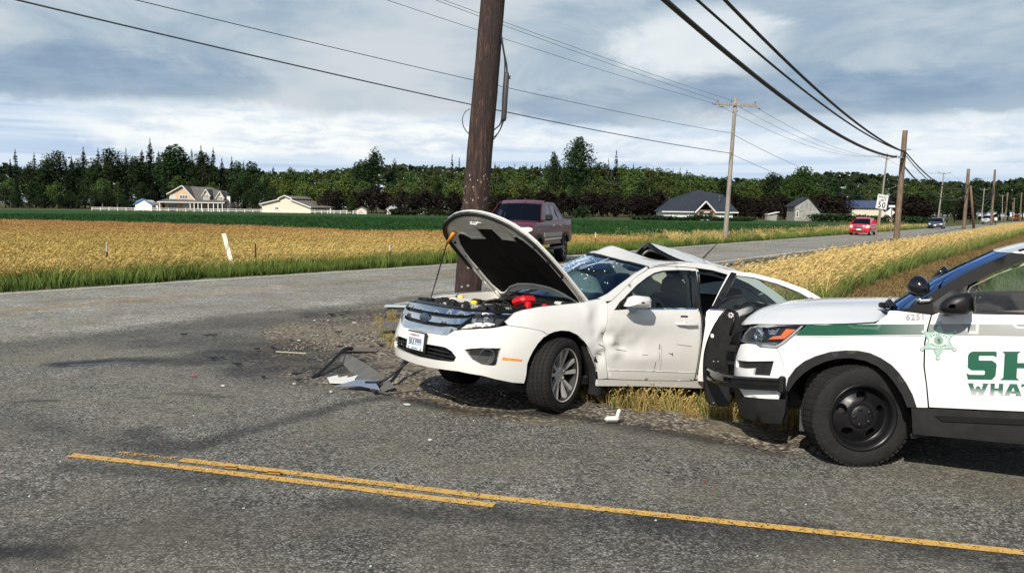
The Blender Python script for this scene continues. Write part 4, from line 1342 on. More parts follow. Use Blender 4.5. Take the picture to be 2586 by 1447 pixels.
# ------------------------------------------------------------------ trees
def leaf_mat(name, dark, light, seed, tr=.25):
    m = bpy.data.materials.new(name)
    t, b = nodes(m)
    c = nd(t, "ShaderNodeTexCoord"); oi = nd(t, "ShaderNodeObjectInfo")
    g = nd(t, "ShaderNodeNewGeometry")
    n = m_noise(t, c.outputs['Object'], .55, 5, .65)
    n2 = m_noise(t, c.outputs['Object'], 2.8, 3, .6)
    f = m_math(t, 'ADD', m_math(t, 'MULTIPLY', n, .6), m_math(t, 'MULTIPLY', n2, .4))
    col = m_mix(t, m_map(t, f, .36, .64, 0, 1), dark, light)
    hs = nd(t, "ShaderNodeHueSaturation"); t.links.new(col, hs.inputs['Color'])
    t.links.new(m_map(t, oi.outputs['Random'], 0, 1, .475, .52), hs.inputs['Hue']); t.links.new(m_map(t, oi.outputs['Random'], 0, 1, .65, 1.25), hs.inputs['Value'])
    t.links.new(hs.outputs[0], b.inputs['Base Color']); b.inputs['Roughness'].default_value = .8; b.inputs['Specular IOR Level'].default_value = .15
    tl = nd(t, "ShaderNodeBsdfTranslucent"); t.links.new(hs.outputs[0], tl.inputs[0])
    mx = nd(t, "ShaderNodeMixShader"); mx.inputs[0].default_value = tr
    t.links.new(b.outputs[0], mx.inputs[1]); t.links.new(tl.outputs[0], mx.inputs[2]); t.links.new(mx.outputs[0], t.nodes["Material Output"].inputs[0])
    return m


lm_con = leaf_mat('conifer_needles', (.010, .020, .012), (.026, .045, .022), 1, .12)
lm_dec = leaf_mat('alder_leaves', (.030, .055, .015), (.115, .165, .045), 2)
lm_dark = leaf_mat('dark_broadleaf', (.012, .026, .010), (.035, .062, .020), 3, .15)
lm_lite = leaf_mat('light_broadleaf', (.05, .08, .018), (.16, .21, .05), 4)
lm_copper = leaf_mat('copper_leaves', (.009, .007, .006), (.026, .018, .015), 5, .12)
lm_hedge = leaf_mat('hedge_leaves', (.010, .022, .009), (.03, .055, .017), 6, .15)
lm_bark = mat('bark', (.10, .085, .07), .9, noise_s=2, noise_amt=.4)
lm_pale = mat('pale_bark', (.32, .30, .27), .85, noise_s=2, noise_amt=.3)


def cards(vs, fs, p, sz, r, up=.3):
    a = Vector((r.gauss(0, 1), r.gauss(0, 1), r.gauss(0, up))).normalized()
    b = a.cross(Vector((r.gauss(0, 1), r.gauss(0, 1), r.gauss(0, 1))).normalized())
    if b.length < .1: return
    b.normalize()
    s1, s2 = sz * r.uniform(.7, 1.3), sz * r.uniform(.35, .8)
    k_ = len(vs)
    vs += [p - a * s1 * .5, p + b * s2 * .5 + a * s1 * r.uniform(-.15, .15), p + a * s1 * .5, p - b * s2 * .5 + a * s1 * r.uniform(-.15, .15)]
    fs.append((k_, k_ + 1, k_ + 2, k_ + 3))


def conifer(seed, h, rad, m=None, dens=1.0, droop=.25, bare=.06):
    r = random.Random(seed)
    vs, fs = [], []
    for i in range(int(520 * dens)):
        t = r.random() ** 1.25
        z = h * (bare + (1 - bare) * t * .985)
        Rb = (rad * (1 - t) ** .8 * (.82 + .18 * math.sin(t * 21 + seed)) * (1 - .75 * r.random() ** 3.0) + .10)
        a = r.uniform(0, 6.283)
        d = Vector((math.cos(a), math.sin(a), 0)); q = Vector((-d.y, d.x, 0))
        rise = r.uniform(-.05, .18) * (1 if t < .75 else 2.2)
        k2 = max(1, int(Rb / .9 + .5))
        for j in range(k2):
            u0, u1 = j / k2, (j + 1) / k2
            p0 = d * Rb * u0 + Vector((0, 0, z + Rb * (rise * u0 - droop * u0 * u0)))
            p1 = d * Rb * u1 * 1.05 + Vector((0, 0, z + Rb * (rise * u1 - droop * u1 * u1)))
            wd = (.22 + .30 * (1 - u0)) * min(1, .35 + Rb / 2.2) * r.uniform(.7, 1.3)
            mid = p0.lerp(p1, .45); sag = Vector((0, 0, -wd * r.uniform(.2, .8)))
            k_ = len(vs)
            vs += [p0, mid + q * wd + sag, p1, mid - q * wd + sag]
            fs.append((k_, k_ + 1, k_ + 2, k_ + 3))
            if j and r.random() < .55: cards(vs, fs, mid + Vector((r.uniform(-.3, .3), r.uniform(-.3, .3), -.2)), .55, r)
    k_ = len(vs)
    vs += [Vector((-.12, 0, h * .93)), Vector((.12, 0, h * .93)), Vector((0, 0, h * 1.02))]; fs.append((k_, k_ + 1, k_ + 2))
    crown = mesh('conifer_crown', vs, fs, m or lm_con)
    tk = MB().tube([(0, 0, -.3), (0, 0, h * .4), (0, 0, h * .93)], [.018 * h, .012 * h, .02], 7)
    trunk = mesh('conifer_trunk', tk.v, tk.f, lm_bark, True)
    return crown, trunk


def broadleaf(seed, h, rad, m, n=1900, base=.18, lobes=13, leaf=.62, tilt=0., bark=None, lift=.0, gap=.0):
    r = random.Random(seed)
    vs, fs = [], []
    L_ = []
    for i in range(lobes):
        t = (i + .5) / lobes
        zc = h * (base + (1 - base) * (.14 + .74 * t))
        w_ = math.sin(PI * min(1, .22 + .75 * t)) ** .7
        a = i * 2.4 + r.uniform(-.5, .5); d = rad * w_ * r.uniform(.25, .66) * (1 if t < .9 else .3)
        L_.append((Vector((d * math.cos(a) + tilt * h * t, d * math.sin(a), zc)), rad * r.uniform(.30, .50) * (.6 + .6 * w_), h * r.uniform(.07, .13)))
    for i in range(n):
        c, R_, H_ = L_[r.randrange(lobes)]
        u = Vector((r.gauss(0, 1), r.gauss(0, 1), r.gauss(0, 1))).normalized() * (r.random() ** .33)
        rr = 1.0 + .35 * noise.noise(Vector((u.x * 2 + c.x, u.y * 2 + c.z, u.z * 2)))
        p = c + Vector((u.x * R_ * rr, u.y * R_ * rr, u.z * H_ * rr * 1.25))
        cards(vs, fs, p, leaf, r)
    crown = mesh('broadleaf_crown', vs, fs, m)
    tk = MB()
    tk.tube([(0, 0, -.3), (tilt * h * .25, 0, h * .3), (tilt * h * .8, 0, h * .8)], [.02 * h, .014 * h, .03], 7)
    for c, R_, H_ in L_[::2]:
        tk.tube([(tilt * h * .3, 0, c.z * .55), (c.x * .5 + tilt * h * .2, c.y * .5, c.z * .82), tuple(c)], [.008 * h, .005 * h, .02], 5)
    trunk = mesh('broadleaf_trunk', tk.v, tk.f, bark or lm_bark, True)
    return crown, trunk


VAR = {
    'fir': [conifer(1, 24, 5.2, dens=1.5), conifer(2, 24, 4.4, dens=1.4), conifer(3, 24, 6.0, dens=1.6, droop=.32), conifer(4, 24, 4.9, dens=1.3, droop=.15)],
    'thin': [conifer(6, 24, 3.2, dens=1.1), conifer(7, 24, 3.9, droop=.3, dens=1.1), conifer(8, 24, 2.7, dens=.8, droop=.1)],
    'alder': [broadleaf(11, 15, 4.4, lm_dec, bark=lm_pale), broadleaf(12, 15, 3.8, lm_dec, bark=lm_pale, lobes=15), broadleaf(13, 15, 4.8, lm_dec, n=2200, bark=lm_pale)],
    'dark': [broadleaf(21, 17, 5.2, lm_dark, n=2400), broadleaf(22, 17, 4.4, lm_dark, n=2200, lobes=15), broadleaf(23, 17, 5.6, lm_dark, n=2500)],
    'light': [broadleaf(31, 12, 4.0, lm_lite, n=1800, bark=lm_pale), broadleaf(32, 12, 3.4, lm_lite, n=1600, bark=lm_pale)],
    'copper': [broadleaf(41, 8, 3.6, lm_copper, n=1500, base=.04), broadleaf(42, 8, 4.2, lm_copper, n=1700, base=.03), broadleaf(43, 8, 3.0, lm_copper, n=1300, base=.05)],
    'round': [broadleaf(51, 14, 6.6, leaf_mat('maple_leaves', (.018, .045, .010), (.055, .12, .022), 9), n=4200, base=.1, lobes=22)],
    'wind': [broadleaf(61, 21, 4.0, lm_dark, n=4200, lobes=16, tilt=.20, base=.2)],
    'poplar': [broadleaf(71, 22, 5.6, lm_dark, n=5600, lobes=30, base=.12, leaf=.6)],
    'yard': [broadleaf(81, 6.5, 2.1, leaf_mat('yard_tree_leaves', (.025, .05, .012), (.075, .13, .03), 10), n=1300, base=.08, lobes=10, leaf=.4)],
}
LAB = {
    'fir': ('fir_tree', 'tall dark fir with drooping tiers in the far wood', 'dark firs in the far wood'),
    'thin': ('spruce_tree', 'slender spire topped conifer in the far wood', 'slender conifers in the far wood'),
    'alder': ('alder_tree', 'mid green alder with pale trunk in the far wood', 'alders in the far wood'),
    'dark': ('broadleaf_tree', 'dark green broadleaf tree in the far wood', 'dark broadleaf trees in the far wood'),
    'light': ('birch_tree', 'yellow green young birch at the wood edge', 'light young trees at the wood edge'),
    'copper': ('copper_tree', 'low dark copper leaved tree along the wood edge', 'copper leaved trees along the wood edge'),
    'round': ('maple_tree', 'large round bright green maple behind the overgrown house', None),
    'wind': ('leaning_tree', 'wind swept dark tree leaning right above the other trees', None),
    'poplar': ('poplar_tree', 'tallest ragged poplar standing above the wood near the pickup truck', None),
    'yard': ('yard_tree', 'small pale green garden tree right of the cream barn', None),
}
HT = {'fir': 24, 'thin': 24, 'alder': 15, 'dark': 17, 'light': 12, 'copper': 8, 'round': 14, 'wind': 21, 'poplar': 22, 'yard': 6.5}
tr_r = random.Random(77)


def tree(kind, px, top, Yd, label=None, var=None, wide=1.0, name=None, group=0):
    """top = pixel row the crown reaches; stands on the ground at depth Yd"""
    p = at(px, top, Yd)
    s_ = p.z / HT[kind]
    if s_ < .12: return
    v = VAR[kind][var if var is not None else tr_r.randrange(len(VAR[kind]))]
    nm, lb, gp = LAB[kind]
    o = empty(name or nm, (p.x, p.y, 0), (0, 0, tr_r.uniform(0, 6.28) if kind not in ('wind',) else 0), label or lb, 'tree', (gp if group == 0 else group))
    o.scale = (s_ * wide, s_ * wide, s_)
    link('crown', v[0], o); link('trunk', v[1], o)
    return o


# the firs of the left wood (photo column, crown top)
for i, (px, top) in enumerate([(38, 375), (86, 384), (118, 390), (150, 385), (180, 392), (210, 368), (247, 372), (318, 372), (300, 392), (378, 345), (358, 376), (484, 374), (507, 365), (538, 372), (585, 394), (648, 412), (690, 420), (25, 400), (130, 402), (165, 400), (265, 392), (400, 380), (560, 398), (615, 404)]):
    tree('fir' if i % 4 != 3 else 'thin', px, top, tr_r.uniform(285, 318), wide=tr_r.uniform(.9, 1.25))
for px, top in [(280, 372), (140, 379), (440, 362), (425, 372), (460, 378), (510, 382), (600, 405), (635, 406), (110, 405), (195, 402), (240, 398), (330, 392), (-20, 400), (-60, 395), (75, 410), (345, 400)]:
    tree('dark', px, top, tr_r.uniform(280, 305), wide=tr_r.uniform(.9, 1.3))
for px in range(-40, 700, 30):
    tree(tr_r.choice(['dark', 'dark', 'alder', 'fir']), px + tr_r.uniform(-9, 9), tr_r.uniform(425, 462), tr_r.uniform(266, 282), wide=tr_r.uniform(1.0, 1.5))
for px in range(-30, 690, 34):
    if 330 < px < 600: continue
    tree('dark', px + tr_r.uniform(-9, 9), tr_r.uniform(470, 494), tr_r.uniform(254, 262), wide=tr_r.uniform(1.2, 1.7))
# middle wood
for px, top in [(720, 432), (733, 424), (745, 440), (770, 430), (800, 424), (830, 430), (860, 428), (890, 420), (905, 410), (925, 415), (1010, 430), (1040, 432), (1070, 430), (1100, 428), (1130, 426), (1170, 430), (1195, 425), (680, 430), (700, 440)]:
    tree('alder', px, top, tr_r.uniform(270, 300), wide=tr_r.uniform(1.0, 1.4))
tree('wind', 905, 378, 262, group=None, wide=1.4)
tree('dark', 915, 402, 266, wide=1.1)
tree('wind', 978, 406, 268, 'lower wind bent tree leaning right beside the tall leaning tree', wide=.75, group=None)
for px, top in [(732, 420), (1142, 388), (1160, 396), (1045, 425), (1100, 420), (1250, 408), (1262, 414), (1300, 412), (1330, 410), (1345, 414), (1365, 412), (1378, 405), (1285, 415), (1600, 412), (1632, 416), (1650, 420), (1718, 422), (1735, 425), (1700, 425)]:
    tree('thin', px, top, tr_r.uniform(292, 330), wide=tr_r.uniform(.8, 1.2))
for px in range(700, 1240, 24):
    tree(tr_r.choice(['alder', 'alder', 'dark', 'light']), px + tr_r.uniform(-8, 8), tr_r.uniform(448, 474), tr_r.uniform(256, 268), wide=tr_r.uniform(1.0, 1.5))
for px, top in [(850, 478), (925, 474), (950, 470), (975, 484), (1020, 480), (1050, 484), (1075, 478), (1110, 482), (1145, 480), (1180, 484), (1205, 478), (825, 484), (895, 482), (640, 486), (690, 470)]:
    tree('copper' if px > 800 else 'dark', px, top, tr_r.uniform(240, 250), wide=tr_r.uniform(1.0, 1.3))
tree('yard', 888, 489, 214, group=None)
# right of the pole
tree('poplar', 1462, 343, 262, group=None, wide=1.25)
tree('poplar', 1400, 382, 262, 'narrow ragged poplar left of the tallest poplar', wide=.7, group=None)
tree('thin', 1557, 378, 258, 'bare stemmed pine with tufted top right of the tall poplars', wide=1.3, group=None)
tree('thin', 1537, 400, 268)
for px, top in [(1255, 418), (1290, 424), (1320, 420), (1350, 424), (1395, 420), (1440, 420), (1500, 424), (1520, 410), (1575, 416), (1600, 424), (1615, 420), (1640, 424), (1665, 424), (1690, 428), (1715, 432), (1745, 436), (1775, 440), (1800, 446), (1830, 450)]:
    tree('alder', px, top, tr_r.uniform(268, 300), wide=tr_r.uniform(1.1, 1.5))
for px in range(1240, 1870, 24):
    tree(tr_r.choice(['alder', 'light', 'alder', 'dark']), px + tr_r.uniform(-8, 8), tr_r.uniform(444, 472), tr_r.uniform(246, 262), wide=tr_r.uniform(1.1, 1.5))
for px in range(1235, 1690, 27):
    tree('copper', px + tr_r.uniform(-8, 8), tr_r.uniform(476, 494), tr_r.uniform(222, 236), wide=tr_r.uniform(1.0, 1.4))
for px in range(1860, 2130, 24):
    tree('copper', px + tr_r.uniform(-8, 8), tr_r.uniform(484, 500), tr_r.uniform(216, 236), wide=tr_r.uniform(1.0, 1.4))
# far right
tree('round', 2030, 418, 238, group=None)
for px, top in [(1955, 434), (2095, 434), (2112, 446), (2150, 452), (2165, 470)]: tree('dark', px, top, tr_r.uniform(240, 255), wide=1.2)
for px, top in [(1885, 452), (1905, 450), (1925, 458), (2210, 452), (2225, 462), (2185, 468), (2310, 450), (2330, 464), (2290, 462), (2350, 468), (2385, 468), (2410, 466), (2465, 448), (2490, 458), (2530, 464), (2575, 466), (2600, 470), (2550, 478)]:
    tree('alder' if px < 2450 else 'dark', px, top, tr_r.uniform(250, 275) if px < 2400 else tr_r.uniform(300, 380), wide=1.3)
for px, top in [(1900, 458), (1920, 452), (2250, 456), (2265, 460), (2430, 470), (1880, 462)]: tree('thin', px, top, tr_r.uniform(270, 300))
for px in range(2130, 2480, 22):
    if px < 2280: tree(tr_r.choice(['dark', 'copper']), px + tr_r.uniform(-6, 6), tr_r.uniform(486, 500), tr_r.uniform(262, 275), wide=1.5)
    else: tree(tr_r.choice(['copper', 'dark', 'dark']), px + tr_r.uniform(-6, 6), tr_r.uniform(482, 506), tr_r.uniform(205, 240), wide=1.6)
for px in range(2470, 2660, 24): tree('dark', px + tr_r.uniform(-6, 6), tr_r.uniform(486, 510), tr_r.uniform(420, 520), wide=1.5)
for px in range(1880, 2140, 26): tree(tr_r.choice(['light', 'dark']), px, tr_r.uniform(464, 478), tr_r.uniform(250, 262), wide=1.4)


def hedge(name, label, pts, hgt, wd, seed, n, m=None, cat='hedge'):
    r = random.Random(seed)
    vs, fs = [], []
    P = resample(pts, 60)
    c0 = P[0]
    for i in range(n):
        a = P[r.randrange(len(P))]
        hh = hgt * (.65 + .5 * noise.noise(Vector((a[0] * .35, a[1] * .35, seed))) + .25 * r.random())
        cards(vs, fs, Vector((a[0] - c0[0] + r.gauss(0, wd * .4), a[1] - c0[1] + r.gauss(0, wd * .4), max(.05, hh * r.random() ** .6))), .55, r)
    o = link(name, mesh(name, vs, fs, m or lm_hedge), None, (c0[0], c0[1], 0))
    return tag(o, label, cat)


def L2(a, b): return [(a.x, a.y), (b.x, b.y)]
hedge('hedge', 'ragged dark hedge in front of the dark roofed house', L2(at(1610, 552, 176), at(1900, 552, 176)), .95, 1.6, 3, 3600)
hedge('hedge', 'long low hedge between cream barn sheds and the pickup truck', L2(at(995, 545, 205), at(1250, 545, 205)), 1.7, 2.0, 4, 3000)
hedge('hedge', 'dense hedge below the navy roofed shed', L2(at(2060, 556, 190), at(2340, 560, 186)), 1.8, 2.0, 5, 3400)
hedge('bush', 'rounded dark bush at the field edge beside the pickup cargo bed', L2(at(1455, 550, 196), at(1485, 550, 196)), 2.6, 1.6, 6, 700, cat='bush')
hedge('bush', 'dark bush hiding the left end of the blue roofed shed', L2(at(318, 535, 248), at(340, 535, 248)), 3.2, 1.6, 7, 700, cat='bush')
hedge('bush', 'dark bush between blue roofed shed and tan farmhouse', L2(at(372, 535, 250), at(385, 535, 250)), 2.0, 1.0, 8, 350, cat='bush')
hedge('bush', 'low shrubs along the front of the tan farmhouse', L2(at(430, 533, 240), at(500, 533, 240)), 1.0, .8, 9, 500, cat='bush')
# the wooded hill behind everything
hv, hf = [], []
r = random.Random(5)
for i in range(16000):
    px = r.uniform(-500, 3200)
    Yd = r.uniform(330, 420)
    ridge = 436 - 20 * math.exp(-((px - 1300) / 200.) ** 2) + 10 * math.sin(px * .011) + (px - 1293) * .014
    p = at(px, ridge, Yd)
    cards(hv, hf, Vector((p.x, p.y, p.z * r.random() ** .35 + r.uniform(-1, .4))), 3.0, r)
tag(link('far_wood', mesh('far_wood', hv, hf, lm_dark)), 'distant mass of dark woodland behind the nearer trees', 'woodland', kind='stuff')

# ------------------------------------------------------------------ utility poles, wires, signs, posts
def pole_mat(name, dark, mid, light, sc=1.0, seed=0., fleck=0.):
    m = bpy.data.materials.new(name)
    t, b = nodes(m)
    c = nd(t, "ShaderNodeTexCoord")
    mp = nd(t, "ShaderNodeMapping"); mp.inputs['Scale'].default_value = (11 * sc, 11 * sc, 1.1 * sc); mp.inputs['Location'].default_value = (seed, seed, seed)
    t.links.new(c.outputs['Object'], mp.inputs[0])
    n = m_noise(t, mp.outputs[0], 2.2, 7, .7); n2 = m_noise(t, mp.outputs[0], 7.5, 5, .7); n3 = m_noise(t, c.outputs['Object'], 1.1, 3)
    f = m_math(t, 'ADD', m_math(t, 'MULTIPLY', n, .6), m_math(t, 'MULTIPLY', n2, .4))
    col = m_mix(t, m_map(t, f, .36, .52, 0, 1), dark, mid)
    col = m_mix(t, m_map(t, m_math(t, 'ADD', f, m_math(t, 'MULTIPLY', m_math(t, 'SUBTRACT', n3, .5), .3)), .52, .66, 0, 1), col, light)
    if fleck:
        mp2 = nd(t, "ShaderNodeMapping"); mp2.inputs['Scale'].default_value = (14, 14, 9); t.links.new(c.outputs['Object'], mp2.inputs[0])
        v = m_vor(t, mp2.outputs[0], 1.3)
        sz_ = nd(t, "ShaderNodeSeparateXYZ"); t.links.new(c.outputs['Object'], sz_.inputs[0])
        band = m_math(t, 'MULTIPLY', m_map(t, sz_.outputs[2], 1.8, 1.95, 0, 1), m_map(t, sz_.outputs[2], 2.3, 2.45, 1, 0))
        col = m_mix(t, m_math(t, 'MULTIPLY', m_map(t, v.outputs['Distance'], .16, .24, 1, 0), m_math(t, 'MULTIPLY', band, fleck)), col, (.42, .33, .28))
    t.links.new(col, b.inputs['Base Color']); b.inputs['Roughness'].default_value = .75
    bp = nd(t, "ShaderNodeBump"); bp.inputs['Strength'].default_value = .8; bp.inputs['Distance'].default_value = .05; t.links.new(f, bp.inputs['Height']); t.links.new(bp.outputs[0], b.inputs['Normal'])
    return m


pm_big = pole_mat('creosoted_pole', (.006, .004, .004), (.028, .013, .010), (.15, .072, .050), 1.0, 0., .9)
pm_grey = pole_mat('weathered_pole', (.14, .12, .10), (.27, .24, .20), (.40, .36, .31), .8, 3.)
pm_brown = pole_mat('mottled_brown_pole', (.045, .028, .018), (.16, .11, .07), (.26, .20, .14), .7, 6.)
m_wire = mat('grey_wire', (.10, .11, .12), .5, metal=.3)
m_cable = mat('black_cable', (.016, .016, .017), .6)
m_ins = mat('insulator', (.22, .20, .19), .3)


def shaft(mb, a, b, r0, r1, n=14, segs=10, seed=1, rough=.0):
    r = random.Random(seed)
    a, b = Vector(a), Vector(b)
    pts, rr = [], []
    for i in range(segs + 1):
        t = i / segs
        p = a.lerp(b, t)
        pts.append(p + Vector((r.uniform(-1, 1), r.uniform(-1, 1), 0)) * rough); rr.append((r0 + (r1 - r0) * t) * (1 + r.uniform(-1, 1) * rough * 1.5))
    return mb.tube(pts, rr, n)


# the big leaning pole behind the wreck
base = at(1171, 800, 13.5); base.z = -.2
topv = at(1242, 8, 13.5)
dirv = (topv - Vector((base.x, base.y, 0))); dirv = dirv / dirv.z
bp_ = empty('utility_pole', (base.x, base.y, 0), label='big dark creosoted utility pole leaning right behind the wrecked sedan', cat='utility pole')
mb = MB(); shaft(mb, (0, 0, -.3), dirv * 8.9, .215, .165, 24, 40, 3, .004)
mb.build('shaft', pm_big, bp_)
def onp(z, dx=0., dy=0.): return dirv * z + Vector((dx, dy, 0))
# splice case and the riser cables on its right side
def lp(px, py, dy=-.05):
    p = at(px, py, 13.5 + dy); return p - bp_.location
sc_ = MB(); a, b = lp(1280, 184), lp(1272, 306); sc_.tube([a, a.lerp(b, .06), a.lerp(b, .94), b], [.03, .042, .042, .032], 10); sc_.box(tuple(lp(1287, 196)), (.03, .03, .05))
sc_.build('splice_case', mat('splice_case', (.045, .045, .048), .5), bp_)
for pts, rr in (([(1266, 92), (1272, 130), (1279, 165), (1280, 186)], .017), ([(1267, 100), (1275, 160), (1270, 240), (1266, 305), (1252, 325), (1243, 332)], .012), ([(1270, 300), (1264, 325), (1252, 345), (1242, 358)], .010), ([(1272, 306), (1262, 330), (1248, 346), (1240, 342)], .009)):
    MB().tube(catmull([tuple(lp(*p)) for p in pts], 6), rr, 6).build('riser_cable', m_cable, bp_)
MB().tube(catmull([tuple(lp(*p, dy)) for p, dy in (((1187, 276), .0), ((1175, 283), -.02), ((1168, 300), -.05), ((1170, 318), -.06), ((1178, 332), -.05), ((1186, 340), .0))], 8), .008, 6).build('ground_wire', m_wire, bp_)
MB().tube(catmull([tuple(lp(1235, 430)), tuple(lp(1231, 480)), tuple(lp(1226, 535))], 5), .014, 6).build('conduit', M['galv'], bp_)
st_ = MB()
for z in (1.0, 1.02, .62, .60, .9): 
    st_.box(tuple(onp(z) + Vector((rnd.uniform(-.08, .08), -.205, 0))), (.035, .012, .03))
st_.build('metal_tag', M['galv'], bp_)


def wire(name, label, pts, r, m, sag=0., group=None, n=24, ret=False):
    P = [Vector(p) for p in pts]
    out_ = []
    if len(P) == 2:
        a, b = P
        for i in range(n + 1):
            t = i / n
            out_.append(a.lerp(b, t) - Vector((0, 0, sag * 4 * t * (1 - t))))
    else: out_ = catmull([tuple(p) for p in P], 8)
    if ret: return out_
    o = MB().tube(out_, r, 6).build(name, m)
    return tag(o, label, 'cable' if m is m_cable else 'wire', group)


def crossarm_pole(px, pbase, ptop, Yd, label, arm_px=None, r0=.13, pm=None, arm=True, guys=True):
    b_ = at(px, pbase, Yd); t_ = at(ptop[0], ptop[1], Yd)
    o = empty('utility_pole', (b_.x, b_.y, 0), label=label, cat='utility pole')
    d_ = (t_ - Vector((b_.x, b_.y, 0)))
    mb = MB(); shaft(mb, (0, 0, -.4), d_, r0, r0 * .62, 10, 8, int(px), .0)
    mb.build('shaft', pm or pm_grey, o)
    return o, d_


xp, xd = crossarm_pole(1830, 612, (1858, 247), 52, 'pale weathered utility pole with one wide crossarm past the wreck', r0=.155)
def xl(px, py, dy=-.14): return at(px, py, 52 + dy) - xp.location
a, b = xl(1807, 262), xl(1912, 268)
rot = Matrix.Rotation(-math.atan2(b.z - a.z, b.x - a.x), 3, 'Y')
MB().box(tuple((a + b) / 2), ((b - a).length, .10, .13), rot).build('crossarm', pm_grey, xp)
br = MB(); br.tube([xl(1845, 270), xl(1853, 283)], .018, 5); br.tube([xl(1872, 270), xl(1860, 284)], .02, 5); br.build('crossarm_brace', M['galv'], xp)
INS = [(1813, 262), (1848, 262), (1907, 266)]
for px, py in INS:
    p = xl(px, py - 3)
    MB().lathe([(.018, -.06), (.018, .05), (.06, .05), (.035, .09), (.055, .10), (.03, .16), (0, .18)], 10, 'z', tuple(p)).build('insulator', m_ins, xp)
for px, py in ((1803, 262), (1820, 268), (1915, 273)): MB().tube([xl(px - 4, py), xl(px + 5, py + 2)], .05, 6).build('strain_insulator', m_ins, xp)
PB = Vector((-17, 6, 0))       # the next pole of that line stands off to the left, out of the frame


def through(end, px, t):
    """far-off attachment so that the span passes the photo's top edge at column px"""
    d = at(px, 0, 1) - Vector((0, 0, CAM_H)); d = d / d.y
    # plan meeting point of the sight line with the span end -> PB
    ex, ey = end.x, end.y; vx, vy = PB.x - ex, PB.y - ey
    u = (ex - d.x * ey) / (d.x * vy - vx)
    zc = CAM_H + d.z * (ey + vy * u)
    return u, zc


GW = 'thin wires from the crossarm pole towards the left'
for nm_, (ex, ey), px, sag, rr in (('upper', (1852, 338), 340, .35, .011), ('lower', (1849, 388), 40, .45, .019)):
    e = at(ex, ey, 52 - .1)
    u, zc = through(e, px, 0)
    zB = (zc + sag * 4 * u * (1 - u) - e.z * (1 - u)) / u
    wire('overhead_wire', ('thinner of two low wires' if nm_ == 'upper' else 'thicker lowest wire') + ' sagging left from the crossarm pole across the sky', [e, (PB.x, PB.y, zB)], rr, m_wire, sag, GW, 40)
for (ex, ey), px, sag, lab in (((1803, 262), 975, .30, 'lowest of three high wires ending at the crossarm'), ((1813, 255), 1098, .3, 'middle one of three high wires ending at the crossarm'), ((1848, 254), 1118, .3, 'topmost of three high wires ending at the crossarm')):
    e = at(ex, ey, 52 - .1)
    u, zc = through(e, px, 0)
    zB = (zc + sag * 4 * u * (1 - u) - e.z * (1 - u)) / u
    wire('overhead_wire', lab, [e, (PB.x, PB.y, zB)], .008, m_wire, sag, GW, 40)

# line of poles along the far side of the road
FARP = []
for i, (px, pb_, ptop, Yd, lab) in enumerate([(2217, 588, (2241, 388), 110, 'second pale pole with crossarm, behind the speed limit sign'), (2367, 565, (2384, 435), 156, 'leaning pole with small crossarm right of the dark car'), (2478, 558, (2486, 476), 205, 'pale pole behind the silver pickup'), (2531, 556, (2532, 492), 280, 'short far pole with wires left of the far crossarm'), (2560, 556, (2562, 500), 330, 'far thin pole near the road end')]):
    o, d_ = crossarm_pole(px, pb_, ptop, Yd, lab, r0=.15)
    d0 = o.location + d_
    ax = MB(); zt = d_ - Vector((0, 0, .35 + .35 * (i == 0)))
    ax.tube([zt + Vector((-1.1, -.1, .35 if i in (1, 0) else .1)), zt + Vector((0, -.12, 0)), zt + Vector((1.1, -.1, .25 if i in (1, 0) else .1))], .05, 5)
    ax.build('crossarm', pm_grey, o)
    for s_ in (-1, 1): MB().lathe([(.03, 0), (.06, .08), (.03, .2), (0, .22)], 8, 'z', tuple(zt + Vector((1.1 * s_, -.1, .3)))).build('insulator', m_ins, o)
    FARP.append(d0)
GF = 'thin wires along the far side of the road'
for k_, ((px, py), dx_) in enumerate([((1820, 269), -1.05), ((1866, 270), 0.0), ((1915, 275), 1.05)]):
    s0 = at(px, py, 52 - .1); s1 = FARP[0] + Vector((dx_, -.1, -.25))
    wire('overhead_wire', 'one of three high wires sagging from the crossarm to the next pole', [s0, s1], .010, m_wire, 1.1, GF)
for (px, py), dz_ in (((1853, 341), -5.2), ((1850, 391), -6.3)):
    wire('overhead_wire', 'one of two low wires between the crossarm pole and the next pole', [at(px, py, 52 - .1), FARP[0] + Vector((-.3, -.1, dz_ + 1.0))], .012, m_wire, .9, 'low wires along the far side of the road')
for a, b in zip(FARP, FARP[1:]):
    for dx_ in (-1, 1): wire('overhead_wire', 'far thin wire hanging between the distant crossarm poles', [a + Vector((dx_, -.1, -.1)), b + Vector((dx_, -.1, -.1))], .012, m_wire, 1.0, 'far wires between the distant poles', 12)

# comm poles on the near side with thick cables
def comm_pole(px, pb_, ptop, Yd, lab, r0=.17):
    b_ = at(px, pb_, Yd); t_ = at(ptop[0], ptop[1], Yd)
    o = empty('utility_pole', (b_.x, b_.y, 0), label=lab, cat='utility pole')
    d_ = t_ - Vector((b_.x, b_.y, 0))
    mb = MB(); shaft(mb, (0, 0, -.3), d_, r0, r0 * .8, 12, 12, int(px), .004); mb.build('shaft', pm_brown, o)
    return o, d_


